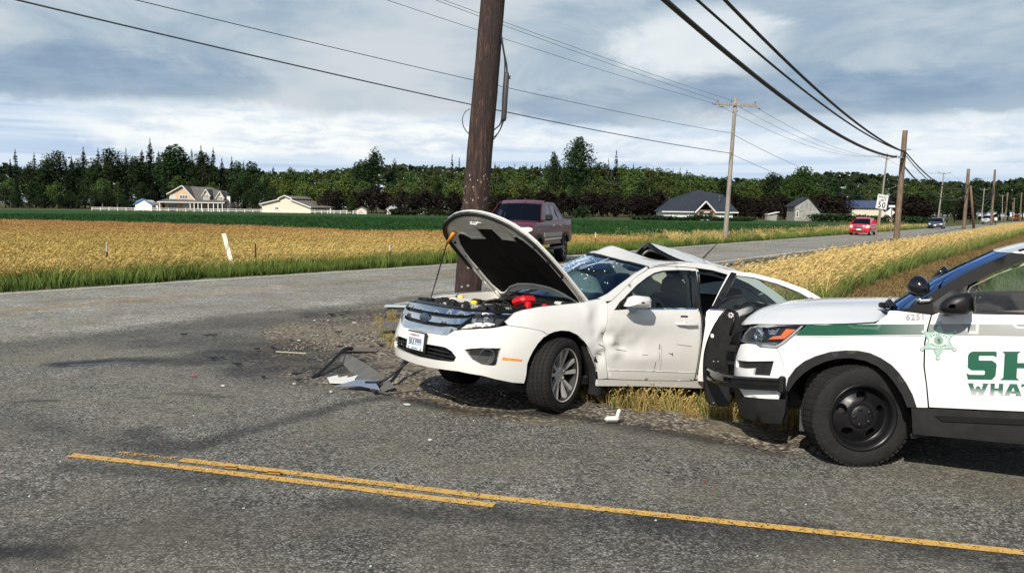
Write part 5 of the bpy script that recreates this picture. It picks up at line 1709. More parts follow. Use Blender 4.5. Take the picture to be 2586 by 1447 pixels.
cp, cdv = comm_pole(2262, 622, (2286, 330), 56.5, 'mottled brown pole carrying the thick black cables beside the speed limit sign', .20)
bk = MB(); q = cdv * .83; bk.box((q.x + .1, q.y - .2, q.z), (.5, .06, .06)); bk.box((q.x - .25, q.y - .2, q.z - .5), (.3, .08, .14)); bk.build('cable_bracket', M['galv'], cp)
cp2, cd2 = comm_pole(2434, 574, (2446, 427), 114, 'brown pole with a diagonal brace pole leaning against it', .24)
MB().tube([(2.2, 1.5, -.3), (cd2.x + .35, cd2.y - .1, cd2.z * .72)], [.18, .13], 10).build('brace_pole', pm_brown, cp2)
cp3, cd3 = comm_pole(2503, 567, (2513, 429), 170, 'tall single brown pole beside the walking person', .25)
cp4, cd4 = comm_pole(2538, 555, (2545, 487), 250, 'distant brown pole right of the tall single pole', .25)
cp5, cd5 = comm_pole(2576, 552, (2580, 487), 300, 'distant brown pole at the right edge above the road', .25)
cp6, cd6 = comm_pole(2557, 560, (2558, 512), 330, 'dark far post near the orange warning light', .25)
for a, b in ():
    pass
TOPB = Vector((base.x, base.y, 0)) 
def bigp(z): return Vector((base.x, base.y, 0)) + dirv * z
GC = 'thick black cables along the near side of the road'
for (ex, ey), z1, px, sag, rr, lab in (((2264, 397), 0, 1678, .95, .066, 'lowest and thickest black cable sweeping down to the brown pole'), ((2284, 384), 0, 1760, .75, .036, 'middle thinner black cable sweeping down to the brown pole'), ((2288, 386), 0, 1830, .85, .05, 'uppermost black cable sweeping down to the brown pole')):
    e = at(ex, ey, 56.3)
    bx_, by_ = bigp(8).x, bigp(8).y
    d = at(px, 0, 1) - Vector((0, 0, CAM_H)); d = d / d.y
    vx, vy = bx_ - e.x, by_ - e.y
    u = (e.x - d.x * e.y) / (d.x * vy - vx)
    zc = CAM_H + d.z * (e.y + vy * u)
    zB = (zc + sag * 4 * u * (1 - u) - e.z * (1 - u)) / u
    wire('black_cable', lab, [e, (bx_, by_, zB)], rr, m_cable, sag, GC, 48)
C2 = cp2.location + cd2 * .66; C3 = cp3.location + cd3 * .66; C4 = cp4.location + cd4 * .66; C5 = cp5.location + cd5 * .66
for dz_, rr, sag, s0 in ((0, .045, 1.3, at(2288, 386, 56.3)), (-.12, .03, 1.5, at(2286, 392, 56.3)), (-1.1, .05, 1.6, at(2276, 412, 56.3))):
    wire('black_cable', 'thick cable hanging between the mottled pole and the braced pole', [s0, C2 + Vector((0, -.2, dz_ + .6))], rr, m_cable, sag, 'thick cables between the second and third near poles')
for dz_ in (0, .6, -.7):
    wire('black_cable', 'thick cable hanging between braced pole and tall single pole', [C2 + Vector((0, -.2, dz_)), C3 + Vector((0, -.2, dz_))], .05, m_cable, 2.0, 'thick cables between the third and fourth near poles')
    wire('black_cable', 'thick cable hanging beyond the tall single pole', [C3 + Vector((0, -.2, dz_)), C4 + Vector((0, -.2, dz_))], .05, m_cable, 1.6, 'thick cables beyond the tall single pole')


# ------------------------------------------------------------------ signs
def text_obj(body, size, m, parent, mtx, depth=.001, bold=.0, name='lettering', space=1.0, align='CENTER'):
    c = bpy.data.curves.new(name, 'FONT')
    c.body = body; c.size = size; c.extrude = depth; c.offset = bold; c.space_character = space
    c.align_x = align; c.align_y = 'CENTER'
    c.materials.append(m)
    c.resolution_u = 3
    t_ = bpy.data.objects.new(name, c)
    me = bpy.data.meshes.new_from_object(t_)
    bpy.data.objects.remove(t_)
    o = link(name, me, parent)
    o.matrix_local = mtx
    return o


def face_frame(loc, right, up):
    right = Vector(right).normalized(); up = Vector(up).normalized(); n = right.cross(up)
    return Matrix(((right.x, up.x, n.x, loc[0]), (right.y, up.y, n.y, loc[1]), (right.z, up.z, n.z, loc[2]), (0, 0, 0, 1)))


m_signw = mat('reflective_white', (.80, .81, .80), .35)
m_signk = mat('sign_black', (.015, .015, .015), .5)
m_post = pole_mat('sign_post_wood', (.10, .07, .05), (.21, .15, .11), (.30, .23, .17), 1.5, 2.)
sc0 = at(2228, 510, 46); sbase = at(2205, 655, 46)
so = empty('speed_limit_sign', (sbase.x, sbase.y, 0), label='white speed limit sign reading SPEED LIMIT 50 on a leaning wooden post', cat='road sign')
ctr = sc0 - so.location
up = (ctr + Vector((.05, 0, .4)) - (at(2206, 625, 46) - so.location)).normalized()
right = Vector((1, 0.10, .07)); right = (right - up * right.dot(up)).normalized()
Mx = face_frame(ctr, right, up)
rim = MB().box((0, 0, -.004), (.615, .765, .006), None, .002); o_ = rim.build('sign_plate', m_signw, so); o_.matrix_local = Mx
bd = MB()
for sx in (-1, 1): bd.box((sx * .285, 0, .001), (.012, .72, .003))
for sz in (-1, 1): bd.box((0, sz * .36, .001), (.58, .012, .003))
o_ = bd.build('sign_border', m_signk, so); o_.matrix_local = Mx
for body, yy, s_, bo in (('SPEED', .235, .165, .004), ('LIMIT', .075, .165, .004), ('50', -.185, .42, .010)):
    text_obj(body, s_, m_signk, so, Mx @ Matrix.Translation((0, yy, .002)), bold=bo, space=1.12)
MB().tube([(0, 0, -.2), tuple(ctr + up * .2 + Vector((-.04, .07, 0)))], [.058, .05], 4, smooth=False).build('post', m_post, so)
db = at(2249, 580, 86)
do = empty('warning_sign', (db.x, db.y, 0), label='back of a white diamond sign with small plate above it', cat='road sign')
dctr = at(2249, 537, 86) - do.location
q = [(0, .43), (.43, 0), (0, -.43), (-.43, 0)]
o_ = MB().prism(q, -.01, .01, lambda u, v, w_: (u, w_, v)).build('sign_plate', m_signw, do, tuple(dctr))
MB().box(tuple(dctr + Vector((.1, 0, .62))), (.62, .02, .2)).build('name_plate', m_signw, do)
MB().box(tuple(Vector((0, -.06, (dctr.z + .55) / 2 - .1))), (.11, .07, dctr.z + .7)).build('post', m_post, do)

# fence posts and wires on the edge of the meadow
m_tpost = mat('rusty_steel_post', (.13, .075, .045), .8, noise_s=9, noise_amt=.4)
m_tpw = mat('white_painted_post_top', (.66, .65, .62), .6)


def tpost(px, top, pb_, Yd, lab, white=True, lean=(0, 0)):
    p = at(px, pb_, Yd); t_ = at(px + lean[0], top, Yd)
    o = empty('fence_post', (p.x, p.y, 0), label=lab, cat='fence post', group=None)
    d_ = t_ - Vector((p.x, p.y, 0)); w_ = .022
    k_ = .72
    for nm, z0, z1, m_ in (('post_stem', -.02, k_ if white else 1.0, m_tpost),) + ((('painted_top', k_, 1.0, m_tpw),) if white else ()):
        mb = MB()
        a, b = d_ * z0, d_ * z1
        mb.tube([a, b], w_, 4, smooth=False); mb.tube([a + Vector((0, -.03, 0)), b + Vector((0, -.03, 0))], w_ * .5, 4, smooth=False)
        mb.build(nm, m_, o)
    return Vector((p.x, p.y, 0)), d_


posts = [tpost(270, 612, 700, 21.5, 'steel fence post with white top left of the leaning marker'), tpost(645, 616, 700, 23.4, 'rusty fence post right of the leaning white marker', False), tpost(985, 618, 680, 26.5, 'small white topped fence post left of the big pole'), tpost(1504, 587, 640, 38, 'small white topped fence post right of the pickup truck'), tpost(1640, 582, 625, 45, 'thin dark fence post far right in the meadow', False)]
for (a, da), (b, db_) in zip(posts, posts[1:]):
    for k_ in (.36, .62): wire('fence_wire', 'thin wire strung between the meadow fence posts', [a + da * k_, b + db_ * k_], .004, m_tpost, .03, 'wires of the meadow fence', 8)
a, da = posts[0]
for k_ in (.36, .62): wire('fence_wire', 'thin wire strung between the meadow fence posts', [a + da * k_, a + da * k_ + Vector((-6.5, -4.5, 0))], .004, m_tpost, .03, 'wires of the meadow fence', 8)
mbs = at(592, 690, 23.0); mt_ = at(565, 590, 23.0)
mo = empty('marker_post', (mbs.x, mbs.y, 0), label='flat white marker post leaning left at the far road edge', cat='marker post')
dv = mt_ - Vector((mbs.x, mbs.y, 0)); n_ = dv.normalized(); sd_ = n_.cross(Vector((0, 1, 0))).normalized()
mb = MB()
vs = []
for q in (dv * -.1, dv):
    for sx, sy in ((-1, -1), (1, -1), (1, 1), (-1, 1)): vs.append(q + sd_ * sx * .055 + Vector((0, .012 * sy, 0)))
mb.add(vs, [(0, 1, 2, 3), (7, 6, 5, 4), (0, 4, 5, 1), (1, 5, 6, 2), (2, 6, 7, 3), (3, 7, 4, 0)])
mb.build('post_blade', mat('white_plastic_post', (.78, .75, .62), .5), mo)


# ------------------------------------------------------------------ wheels
def wheel(name, parent, loc, rotz, R_, W_, rim, style, side=1):
    """axle along local y, outer face towards +y; parts tyre, rim"""
    o = empty(name, loc, (0, 0, rotz))
    o.parent = parent
    h = W_ / 2
    tp = [(rim - .01, -h * .85), (rim + .01, -h * .98), (R_ * .86, -h * 1.03), (R_ * .955, -h * .92), (R_ * .985, -h * .78)]
    g = [-.55, -.2, .2, .55]
    for q in g:
        tp += [(R_, h * (q - .1)), (R_ - .010, h * (q - .085)), (R_ - .010, h * (q + .085)), (R_, h * (q + .1))]
    tp += [(R_ * .985, h * .78), (R_ * .955, h * .92), (R_ * .86, h * 1.03), (rim + .012, h * .98), (rim - .01, h * .85)]
    mb = MB().lathe(tp, 56, 'y')
    nb = 52                                                     # tread blocks on both shoulders
    for i in range(nb):
        a = 2 * PI * i / nb
        for sy in (-.76, -.38, 0, .38, .76):
            rr = R_ * (.975 if abs(sy) > .7 else .988)
            rot = Matrix.Rotation(-a - sy * .05, 3, 'Y')
            mb.box(tuple(rot @ Vector((rr, h * sy, 0))), (R_ * .03, h * .30, R_ * .075), rot)
    mb.build('tyre', M['rubber'], o)
    ro = None
    if style == 'alloy':
        mb = MB().lathe([(rim, -h * .8), (rim - .012, -h * .2), (rim - .015, h * .5), (rim - .004, h * .86), (rim + .008, h * .93), (rim + .010, h * .99), (rim, h * 1.0), (rim - .010, h * .93), (rim - .022, h * .55), (rim - .03, -h * .3)], 48, 'y')
        mb.lathe([(rim - .03, -h * .3), (.05, -h * .35)], 32, 'y')
        ro = mb.build('rim', M['trim'], o)
        sp = MB()
        for i in range(5):
            for da in (-.25, .25):
                a = 2 * PI * i / 5 + .3
                a1 = a + da
                p0 = Vector((.055 * math.cos(a + da * .8), h * .52, .055 * math.sin(a + da * .8))); p1 = Vector(((rim - .012) * math.cos(a1), h * .80, (rim - .012) * math.sin(a1)))
                d = (p1 - p0).normalized(); q = d.cross(Vector((0, 1, 0))).normalized()
                w0, w1 = .010, .019
                vs = [p0 - q * w0, p0 + q * w0, p1 + q * w1, p1 - q * w1]
                vs += [v - Vector((0, .035, 0)) for v in vs]
                sp.add(vs, [(0, 1, 2, 3), (7, 6, 5, 4), (0, 4, 5, 1), (1, 5, 6, 2), (2, 6, 7, 3), (3, 7, 4, 0)])
        sp.lathe([(rim + .004, h * .98), (rim - .004, h * 1.0), (rim - .010, h * .93)], 48, 'y')
        sp.lathe([(.075, h * .35), (.075, h * .5), (.06, h * .56), (.035, h * .58), (0, h * .58)], 24, 'y')
        for i in range(5):
            a = 2 * PI * i / 5; sp.lathe([(.012, h * .4), (.012, h * .62), (0, h * .63)], 8, 'y', (.055 * math.cos(a), 0, .055 * math.sin(a)))
        sp.build('spokes', M['satin'], o)
        MB().lathe([(.04, -.01), (.15, -.01), (.15, .01), (.04, .01)], 32, 'y', (0, h * .1, 0)).build('brake_disc', M['trim'], o)
    elif style == 'steel':
        mb = MB().lathe([(rim, -h * .8), (rim - .012, -h * .2), (rim - .012, h * .55), (rim, h * .88), (rim + .010, h * .95), (rim + .012, h * 1.01), (rim + .002, h * 1.03), (rim - .014, h * .97), (rim - .026, h * .72), (rim - .03, h * .35), (rim - .045, h * .30)], 56, 'y')
        # pressed disc with five kidney holes
        outer = [((rim - .045) * math.cos(a), (rim - .045) * math.sin(a)) for a in np.linspace(0, 2 * PI, 50)[:-1]]
        holes = []
        for i in range(5):
            a = 2 * PI * i / 5 + .35; hp = []
            for t in np.linspace(0, 2 * PI, 15)[:-1]:
                rr = rim * .61 + rim * .15 * math.sin(t); aa = a + .27 * math.cos(t)
                hp.append((rr * math.cos(aa), rr * math.sin(aa)))
            holes.append(hp)
        pts, tris, loops = fill2d(outer, holes, .03)
        def yy(x, z):
            r_ = math.hypot(x, z) / rim
            return h * (.62 - .34 * max(0, (r_ - .5)) / .4 + .12 * math.exp(-((r_ - .42) / .12) ** 2))
        b = len(mb.v)
        mb.add([(x, yy(x, z), z) for x, z in pts], tris, True)
        for l in loops[1:]:
            vs = [(pts[i][0], yy(*pts[i]), pts[i][1]) for i in l] + [(pts[i][0] * .97, yy(*pts[i]) - .035, pts[i][1] * .97) for i in l]
            n = len(l); mb.add(vs, [(i, (i + 1) % n, n + (i + 1) % n, n + i) for i in range(n)], True)
        mb.build('rim', M['blacksatin'], o)
        hc = MB().lathe([(.085, h * .60), (.085, h * .78), (.075, h * .84), (.05, h * .88), (0, h * .89)], 28, 'y')
        for i in range(5):
            a = 2 * PI * i / 5; hc.lathe([(.016, h * .8), (.016, h * .90), (.009, h * .93), (0, h * .93)], 8, 'y', (.058 * math.cos(a), 0, .058 * math.sin(a)))
        hc.build('hub_cap', M['black'], o)
        MB().lathe([(.04, -.012), (.17, -.012), (.17, .012), (.04, .012)], 32, 'y', (0, h * -.1, 0)).build('brake_disc', M['trim'], o)
    else:
        mb = MB().lathe([(rim, -h * .8), (rim - .02, h * .4), (rim, h * .9), (rim + .01, h), (rim - .01, h * .95), (rim - .03, h * .5), (.05, h * .45), (0, h * .6)], 28, 'y')
        for i in range(5):
            a = 2 * PI * i / 5; rot = Matrix.Rotation(-a, 3, 'Y'); mb.box(tuple(rot @ Vector((rim * .5, h * .68, 0))), (rim * .85, h * .3, rim * .26), rot)
        mb.build('rim', M['satin'] if style == 'plain' else M['blackgloss'], o)
    if side < 0: o.rotation_euler = (0, 0, rotz + PI)
    return o


def arc_pts(cs, cz, r, a0, a1, n, wr=None):
    return [(cs + r * math.cos(R(a0 + (a1 - a0) * i / (n - 1))), cz + r * math.sin(R(a0 + (a1 - a0) * i / (n - 1)))) for i in range(n)]


# ------------------------------------------------------------------ the wrecked white sedan
SED = empty('wrecked_car', (-.0699, 8.1807, .0239), (.01916, -.08366, 3.74251), 'wrecked white sedan with raised hood, buckled roof and open rear door', 'car')
WS = Wrap([(.975, 0), (.97, .2), (.955, .4), (.915, .57), (.84, .70), (.72, .79), (.55, .845), (.35, .875), (.1, .89), (-.5, .90), (-1.5, .90), (-2.5, .895), (-3.2, .87), (-3.6, .80), (-3.80, .68), (-3.87, .4), (-3.88, 0)],
          [(.1, .06), (.15, .045), (.22, .03), (.30, .012), (.40, .004), (.5, 0), (.62, 0), (.72, .008), (.80, .02), (.87, .038), (.92, .06), (.96, .085), (1.0, .11), (1.05, .135), (1.15, .185), (1.25, .235), (1.32, .275), (1.38, .33)],
          [(.1, .12), (.15, .09), (.2, .06), (.28, .02), (.4, 0), (.5, 0), (.58, .015), (.62, .03), (.7, .05), (.78, .085), (.83, .12), (.88, .17), (1, .3)], .85, .3)


def sym(half):
    """mirror a half outline (s >= 0, listed from the centre out) into a closed loop across the nose"""
    return half + [(-s, z) for s, z in reversed(half) if s > 1e-6]


def dent(s, z, p, sg):
    if sg < 0: return p
    d = 0
    for cs, cz, ws, wz, a in ((2.36, .60, .30, .12, .030), (2.75, .66, .45, .14, .022), (1.96, .80, .10, .10, .022), (2.08, .66, .05, .06, .03), (2.03, .90, .07, .06, .020), (2.20, .52, .07, .035, -.022), (2.28, .565, .06, .025, .030), (2.17, .62, .03, .03, -.028), (2.05, .57, .05, .03, -.025), (1.88, .86, .05, .09, -.012), (2.5, .46, .3, .05, -.012), (2.02, .47, .06, .06, .03)):
        d += a * math.exp(-((s - cs) / ws) ** 2 - ((z - cz) / wz) ** 2)
    w_ = math.exp(-((s - 2.1) / .22) ** 2 - ((z - .62) / .18) ** 2)
    d += .016 * w_ * noise.noise(Vector((s * 14, z * 14, 2.)))
    d += .006 * math.exp(-((s - 2.3) / .5) ** 2 - ((z - .6) / .2) ** 2) * noise.noise(Vector((s * 9, z * 13, 7.)))
    return Vector((p.x, p.y - d, p.z))


# front bumper with its openings
INT = [(0, .497), (.21, .506), (.40, .511), (.456, .508), (.529, .487), (.585, .442), (.564, .403), (.52, .395), (.30, .382), (0, .372)]
FOG = [(.657, .516), (.73, .532), (.812, .543), (.978, .549), (.96, .47), (.947, .404), (.921, .398), (.822, .404), (.741, .437), (.70, .475)]
BUMP_T = [(0, .598), (.33, .604), (.427, .612), (.47, .638), (.51, .660), (.60, .675), (.72, .690), (.86, .706), (.956, .722), (1.035, .740), (1.2, .728), (1.375, .703), (1.42, .672), (1.381, .655), (1.325, .60), (1.282, .536), (1.25, .47), (1.234, .417), (1.236, .33), (1.229, .25), (1.115, .257), (.95, .285), (.83, .310), (.61, .325), (.40, .315), (.20, .303), (0, .300)]
loop = BUMP_T + [(-s, z) for s, z in reversed(BUMP_T) if s > 0]
ih = [(s, z) for s, z in INT[:10]]
inth = ih + [(-s, z) for s, z in reversed(ih[1:9])]
fb = panel('front_bumper', WS, loop, M['white'], SED, [inth, FOG, [(-s, z) for s, z in FOG]], .035, 0, .03)
wall_i = [(s * 1.02, .44 + (z - .44) * 1.1) for s, z in inth]
lg = panel('lower_grille', WS, wall_i, M['black'], fb, (), .06, -.055, 0)
sl = MB()
for zc in (.405, .435, .468):
    P_ = []
    for s_ in np.linspace(-.57, .57, 25):
        if abs(s_) > .50 and zc > .46: continue
        a = WS(s_, zc + .006, -.018); b = WS(s_, zc - .006, -.018); c = WS(s_, zc - .004, -.05); P_.append([tuple(a), tuple(b), tuple(c)])
    sl.grid(P_, False)
for s_ in np.linspace(-.5, .5, 9):
    q = WS(s_, .44, -.04); sl.box(tuple(q), (.01, .008, .11))
sl.build('grille_slats', M['trim'], fb)
for mir in (False, True):
    fg = panel('fog_lamp_surround', WS, [(.80 + (s - .80) * 1.03, .475 + (z - .475) * 1.03) for s, z in FOG], M['foggrey'], fb, (), .04, -.03, 0, mirror=mir)
    q = WS(-.865 if mir else .865, .472, -.014); nx = Vector((.74, -.67 if mir else .67, 0))
    ring = MB().lathe([(.066, -.02), (.070, .012), (.062, .016), (.056, -.015), (.03, -.022), (0, -.022)], 24, 'x')
    fl = ring.build('fog_lamp', M['foggrey'], fb); fl.matrix_local = face_frame(tuple(q), nx.cross(Vector((0, 0, 1))) * -1, (0, 0, 1)) @ Matrix.Rotation(-PI / 2, 4, 'Y')
    cap = MB().lathe([(.03, -.012), (.026, .004), (.014, .012), (0, .014)], 16, 'x').build('fog_bulb', M['lens'], fb); cap.matrix_local = fl.matrix_local
    rb = MB()
    for zc in (.525, .508, .490):
        P_ = []
        for s_ in np.linspace(.70 if zc > .5 else .70, .955, 8):
            sg = -1 if mir else 1
            P_.append([tuple(WS(sg * s_, zc + .003, -.012)), tuple(WS(sg * s_, zc - .003, -.012)), tuple(WS(sg * s_, zc - .003, -.03))])
        rb.grid(P_, False)
    rb.build('fog_grille_ribs', M['trim'], fb)
    panel('side_marker', WS, [(.996, .475), (1.184, .460), (1.171, .445), (.994, .453)], M['amber'], fb, (), .05, .004, .006, mirror=mir)
# grille of three chrome bars
gr = panel('grille', WS, sym([(0, .835), (.58, .832), (.64, .79), (.52, .668), (.43, .612), (0, .600)]), M['black'], SED, (), .06, -.035, 0)
for a in ([(0, .784), (0, .834), (.40, .836), (.60, .830), (.655, .812), (.60, .799), (.40, .789)], [(0, .700), (0, .750), (.40, .757), (.625, .774), (.572, .722), (.47, .711), (.2, .702)], [(0, .604), (0, .666), (.30, .671), (.455, .689), (.530, .686), (.51, .664), (.435, .620), (.35, .606)]):
    top = [p for p in a[1:]]
    lo = [a[0]]
    half = a[1:] + [a[0]]
    lp_ = half + [(-s, z) for s, z in reversed(half) if s > 1e-6]
    panel('grille_bar', WS, lp_, M['chrome'], gr, (), .05, .004, .03, disp=lambda s, z, p, sg: p)
for mir in (False, True):
    panel('chrome_strip', WS, [(.585, .822), (.60, .834), (.80, .836), (.98, .842), (1.09, .840), (1.05, .832), (.88, .824), (.66, .816)], M['chrome'], gr, (), .05, .006, .015, mirror=mir)
bq = WS(.0, .727, .014)
bg_ = MB().lathe([(0, .006), (.055, .005), (.066, .0), (.070, -.006), (.066, -.012)], 32, 'x')
for v in range(len(bg_.v)):
    x_, y_, z_ = bg_.v[v]; bg_.v[v] = (x_, y_ * 1.35, z_ * .62)
be = bg_.build('badge', mat('badge_oval', (.03, .045, .075), .25, coat=.5, noise_s=40, noise_amt=.2), gr); be.matrix_local = Matrix.Translation(tuple(bq))
bs_ = MB()
for t in np.linspace(0, 2 * PI, 40): bs_.box((.006, .089 * math.cos(t), .041 * math.sin(t)), (.006, .016, .006), Matrix.Rotation(t + PI / 2, 3, 'X'))
for pts in ([(-.05, .012), (-.03, .020), (-.012, .012), (-.025, -.004), (-.04, -.016)], [(-.03, 0), (-.005, .002)], [(.0, -.008), (.012, .008), (.02, -.008), (.03, .006), (.04, -.006), (.055, .002)]):
    bs_.tube([(.010, y_, z_) for y_, z_ in pts], .004, 5)
bs2 = bs_.build('badge_script', M['chrome'], gr); bs2.matrix_local = be.matrix_local
# number plate
pq = WS(0, .513, .022)
npf = face_frame((pq.x, 0, .513), (0, 1, 0), (-.05, 0, 1))
npm = mat('plate_white', (.66, .74, .78), .35)
pb_ = MB().box((0, 0, -.008), (.34, .175, .02), None, .006); o_ = pb_.build('plate_bracket', M['black'], fb); o_.matrix_local = npf
pl_ = MB().box((0, 0, .006), (.305, .152, .004), None, .001); o_ = pl_.build('number_plate', npm, fb); o_.matrix_local = npf
text_obj('BKK9999', .092, mat('plate_blue', (.02, .06, .10), .5), fb, npf @ Matrix.Translation((0, -.008, .0085)) @ Matrix.Diagonal((.66, 1, 1, 1)), bold=.0010, name='plate_number')
text_obj('WASHINGTON', .024, mat('plate_red', (.5, .04, .05), .5), fb, npf @ Matrix.Translation((-.02, .052, .0085)), bold=.0006, name='plate_state')
text_obj('EVERGREEN STATE', .014, mat('plate_blue_small', (.03, .12, .22), .5), fb, npf @ Matrix.Translation((0, -.064, .0085)), bold=.0004, name='plate_motto')
pd = MB()
for sx in (-1, 1): pd.lathe([(.009, 0), (.009, .002), (0, .002)], 10, 'z', (sx * .115, -.064, .0085))
o_ = pd.build('plate_dots', M['trim'], fb); o_.matrix_local = npf
# headlamps
HL = [(.505, .664), (.56, .716), (.60, .765), (.645, .808), (.76, .820), (.883, .827), (.99, .832), (1.086, .836), (1.05, .80), (1.012, .769), (.956, .724), (.84, .708), (.72, .694), (.60, .677)]
for mir in (False, True):
    hd = panel('headlight', WS, [(.78 + (s - .78) * 1.02, .755 + (z - .755) * 1.04) for s, z in HL], M['black'], SED, (), .05, -.07, 0, mirror=mir)
    sg = -1 if mir else 1
    for sc_, zc, rr in ((.74, .762, .052), (.88, .775, .048)):
        q = WS(sg * sc_, zc, -.06); n_ = Vector((.80, .55 * sg, .05)).normalized()
        mbl = MB().lathe([(rr, .035), (rr * .8, .005), (rr * .45, -.018), (0, -.025)], 20, 'x')
        o_ = mbl.build('reflector', M['chrome'], hd); o_.matrix_local = face_frame(tuple(q), n_.cross(Vector((0, 0, 1))) * -1, (0, 0, 1)) @ Matrix.Rotation(-PI / 2, 4, 'Y')
        o_ = MB().lathe([(rr * .42, -.01), (rr * .42, .01), (rr * .3, .03), (0, .036)], 16, 'x').build('bulb', M['lens'], hd); o_.matrix_local = Matrix(hd.children[-1].matrix_local)
    panel('indicator', WS, [(.56, .680), (.62, .722), (.70, .735), (.69, .700), (.62, .688)], mat('indicator_lens', (.75, .66, .58), .25) if not mir else bpy.data.materials['indicator_lens'], hd, (), .04, -.02, .01, mirror=mir)
    panel('bezel', WS, [(.70, .738), (.84, .752), (.93, .748), (.92, .728), (.80, .716), (.70, .706)], M['satin'], hd, (), .04, -.025, .012, mirror=mir)
    panel('lens', WS, HL, M['lens'], hd, (), .05, .001, .0, mirror=mir)
# fenders, doors, rails, quarter panels
AR = [(2.036, .275), (2.0, .38), (1.95, .471), (1.90, .55), (1.831, .621), (1.75, .68), (1.657, .712), (1.57, .716), (1.492, .703), (1.43, .682)]
FEN = [(1.425, .675), (1.375, .706), (1.2, .732), (1.042, .744), (1.016, .770), (1.055, .80), (1.092, .838), (1.13, .856), (1.195, .878), (1.346, .909), (1.598, .937), (1.75, .953), (1.869, .966), (1.96, .985), (2.05, 1.0), (2.12, 1.0), (2.135, .96), (2.110, .85), (2.085, .75), (2.066, .631), (2.090, .476), (2.125, .35), (2.145, .285)] + AR
DOOR = [(2.166, .279), (2.14, .34), (2.104, .476), (2.078, .631), (2.095, .75), (2.122, .85), (2.150, .96), (2.203, .985), (2.32, 1.055), (2.447, 1.134), (2.62, 1.235), (2.804, 1.315), (2.92, 1.338), (3.046, 1.350), (3.25, 1.357), (3.494, 1.357), (3.42, 1.15), (3.36, .98), (3.318, .927), (3.322, .80), (3.312, .621), (3.290, .325), (3.285, .24), (2.95, .247), (2.60, .258)]
WIN = [(2.25, .925), (2.32, .985), (2.405, 1.040), (2.58, 1.145), (2.744, 1.226), (2.86, 1.272), (2.989, 1.300), (3.2, 1.318), (3.40, 1.324), (3.385, 1.30), (3.34, 1.15), (3.272, .955)]
RAIL = [(2.06, 1.005), (2.14, .985), (2.20, .995), (2.32, 1.062), (2.447, 1.141), (2.62, 1.242), (2.804, 1.322), (2.92, 1.345), (3.046, 1.357), (3.25, 1.364), (3.51, 1.364), (3.75, 1.352), (4.0, 1.31), (4.25, 1.24), (4.5, 1.13), (4.68, 1.02), (4.85, .98), (4.95, 1.03), (4.72, 1.15), (4.45, 1.28), (4.1, 1.375), (3.8, 1.405), (3.607, 1.412), (3.298, 1.413), (3.103, 1.391), (2.956, 1.368), (2.808, 1.336), (2.62, 1.262), (2.4, 1.155), (2.2, 1.055)]
RDOOR = [(3.300, .24), (3.302, .325), (3.324, .621), (3.334, .80), (3.330, .93), (3.372, .98), (3.43, 1.15), (3.508, 1.357), (3.75, 1.346), (4.0, 1.30), (4.25, 1.228), (4.46, 1.12), (4.60, 1.02), (4.56, .90), (4.40, .80), (4.22, .70), (4.08, .58), (4.0, .42), (3.97, .23), (3.6, .236)]
RWIN = [(3.42, .965), (3.50, 1.16), (3.565, 1.316), (3.75, 1.306), (3.98, 1.262), (4.2, 1.19), (4.38, 1.10), (4.50, 1.0), (4.49, .985), (4.0, .975)]
QUAR = [(3.985, .24), (4.0, .33), (4.04, .45), (4.10, .56), (4.22, .665), (4.38, .705), (4.54, .68), (4.66, .60), (4.74, .48), (4.78, .35), (4.80, .26), (5.3, .28), (5.66, .34), (5.66, .90), (5.4, .99), (4.95, 1.02), (4.85, .975), (4.61, 1.02), (4.57, .895), (4.41, .79), (4.23, .69), (4.09, .57), (4.015, .42)]
SILL = [(2.036, .272), (2.15, .272), (2.60, .253), (3.285, .235), (3.97, .225), (4.02, .22), (4.02, .15), (3.38, .160), (2.6, .198), (2.05, .212)]
m_dark_in = M['cabin']
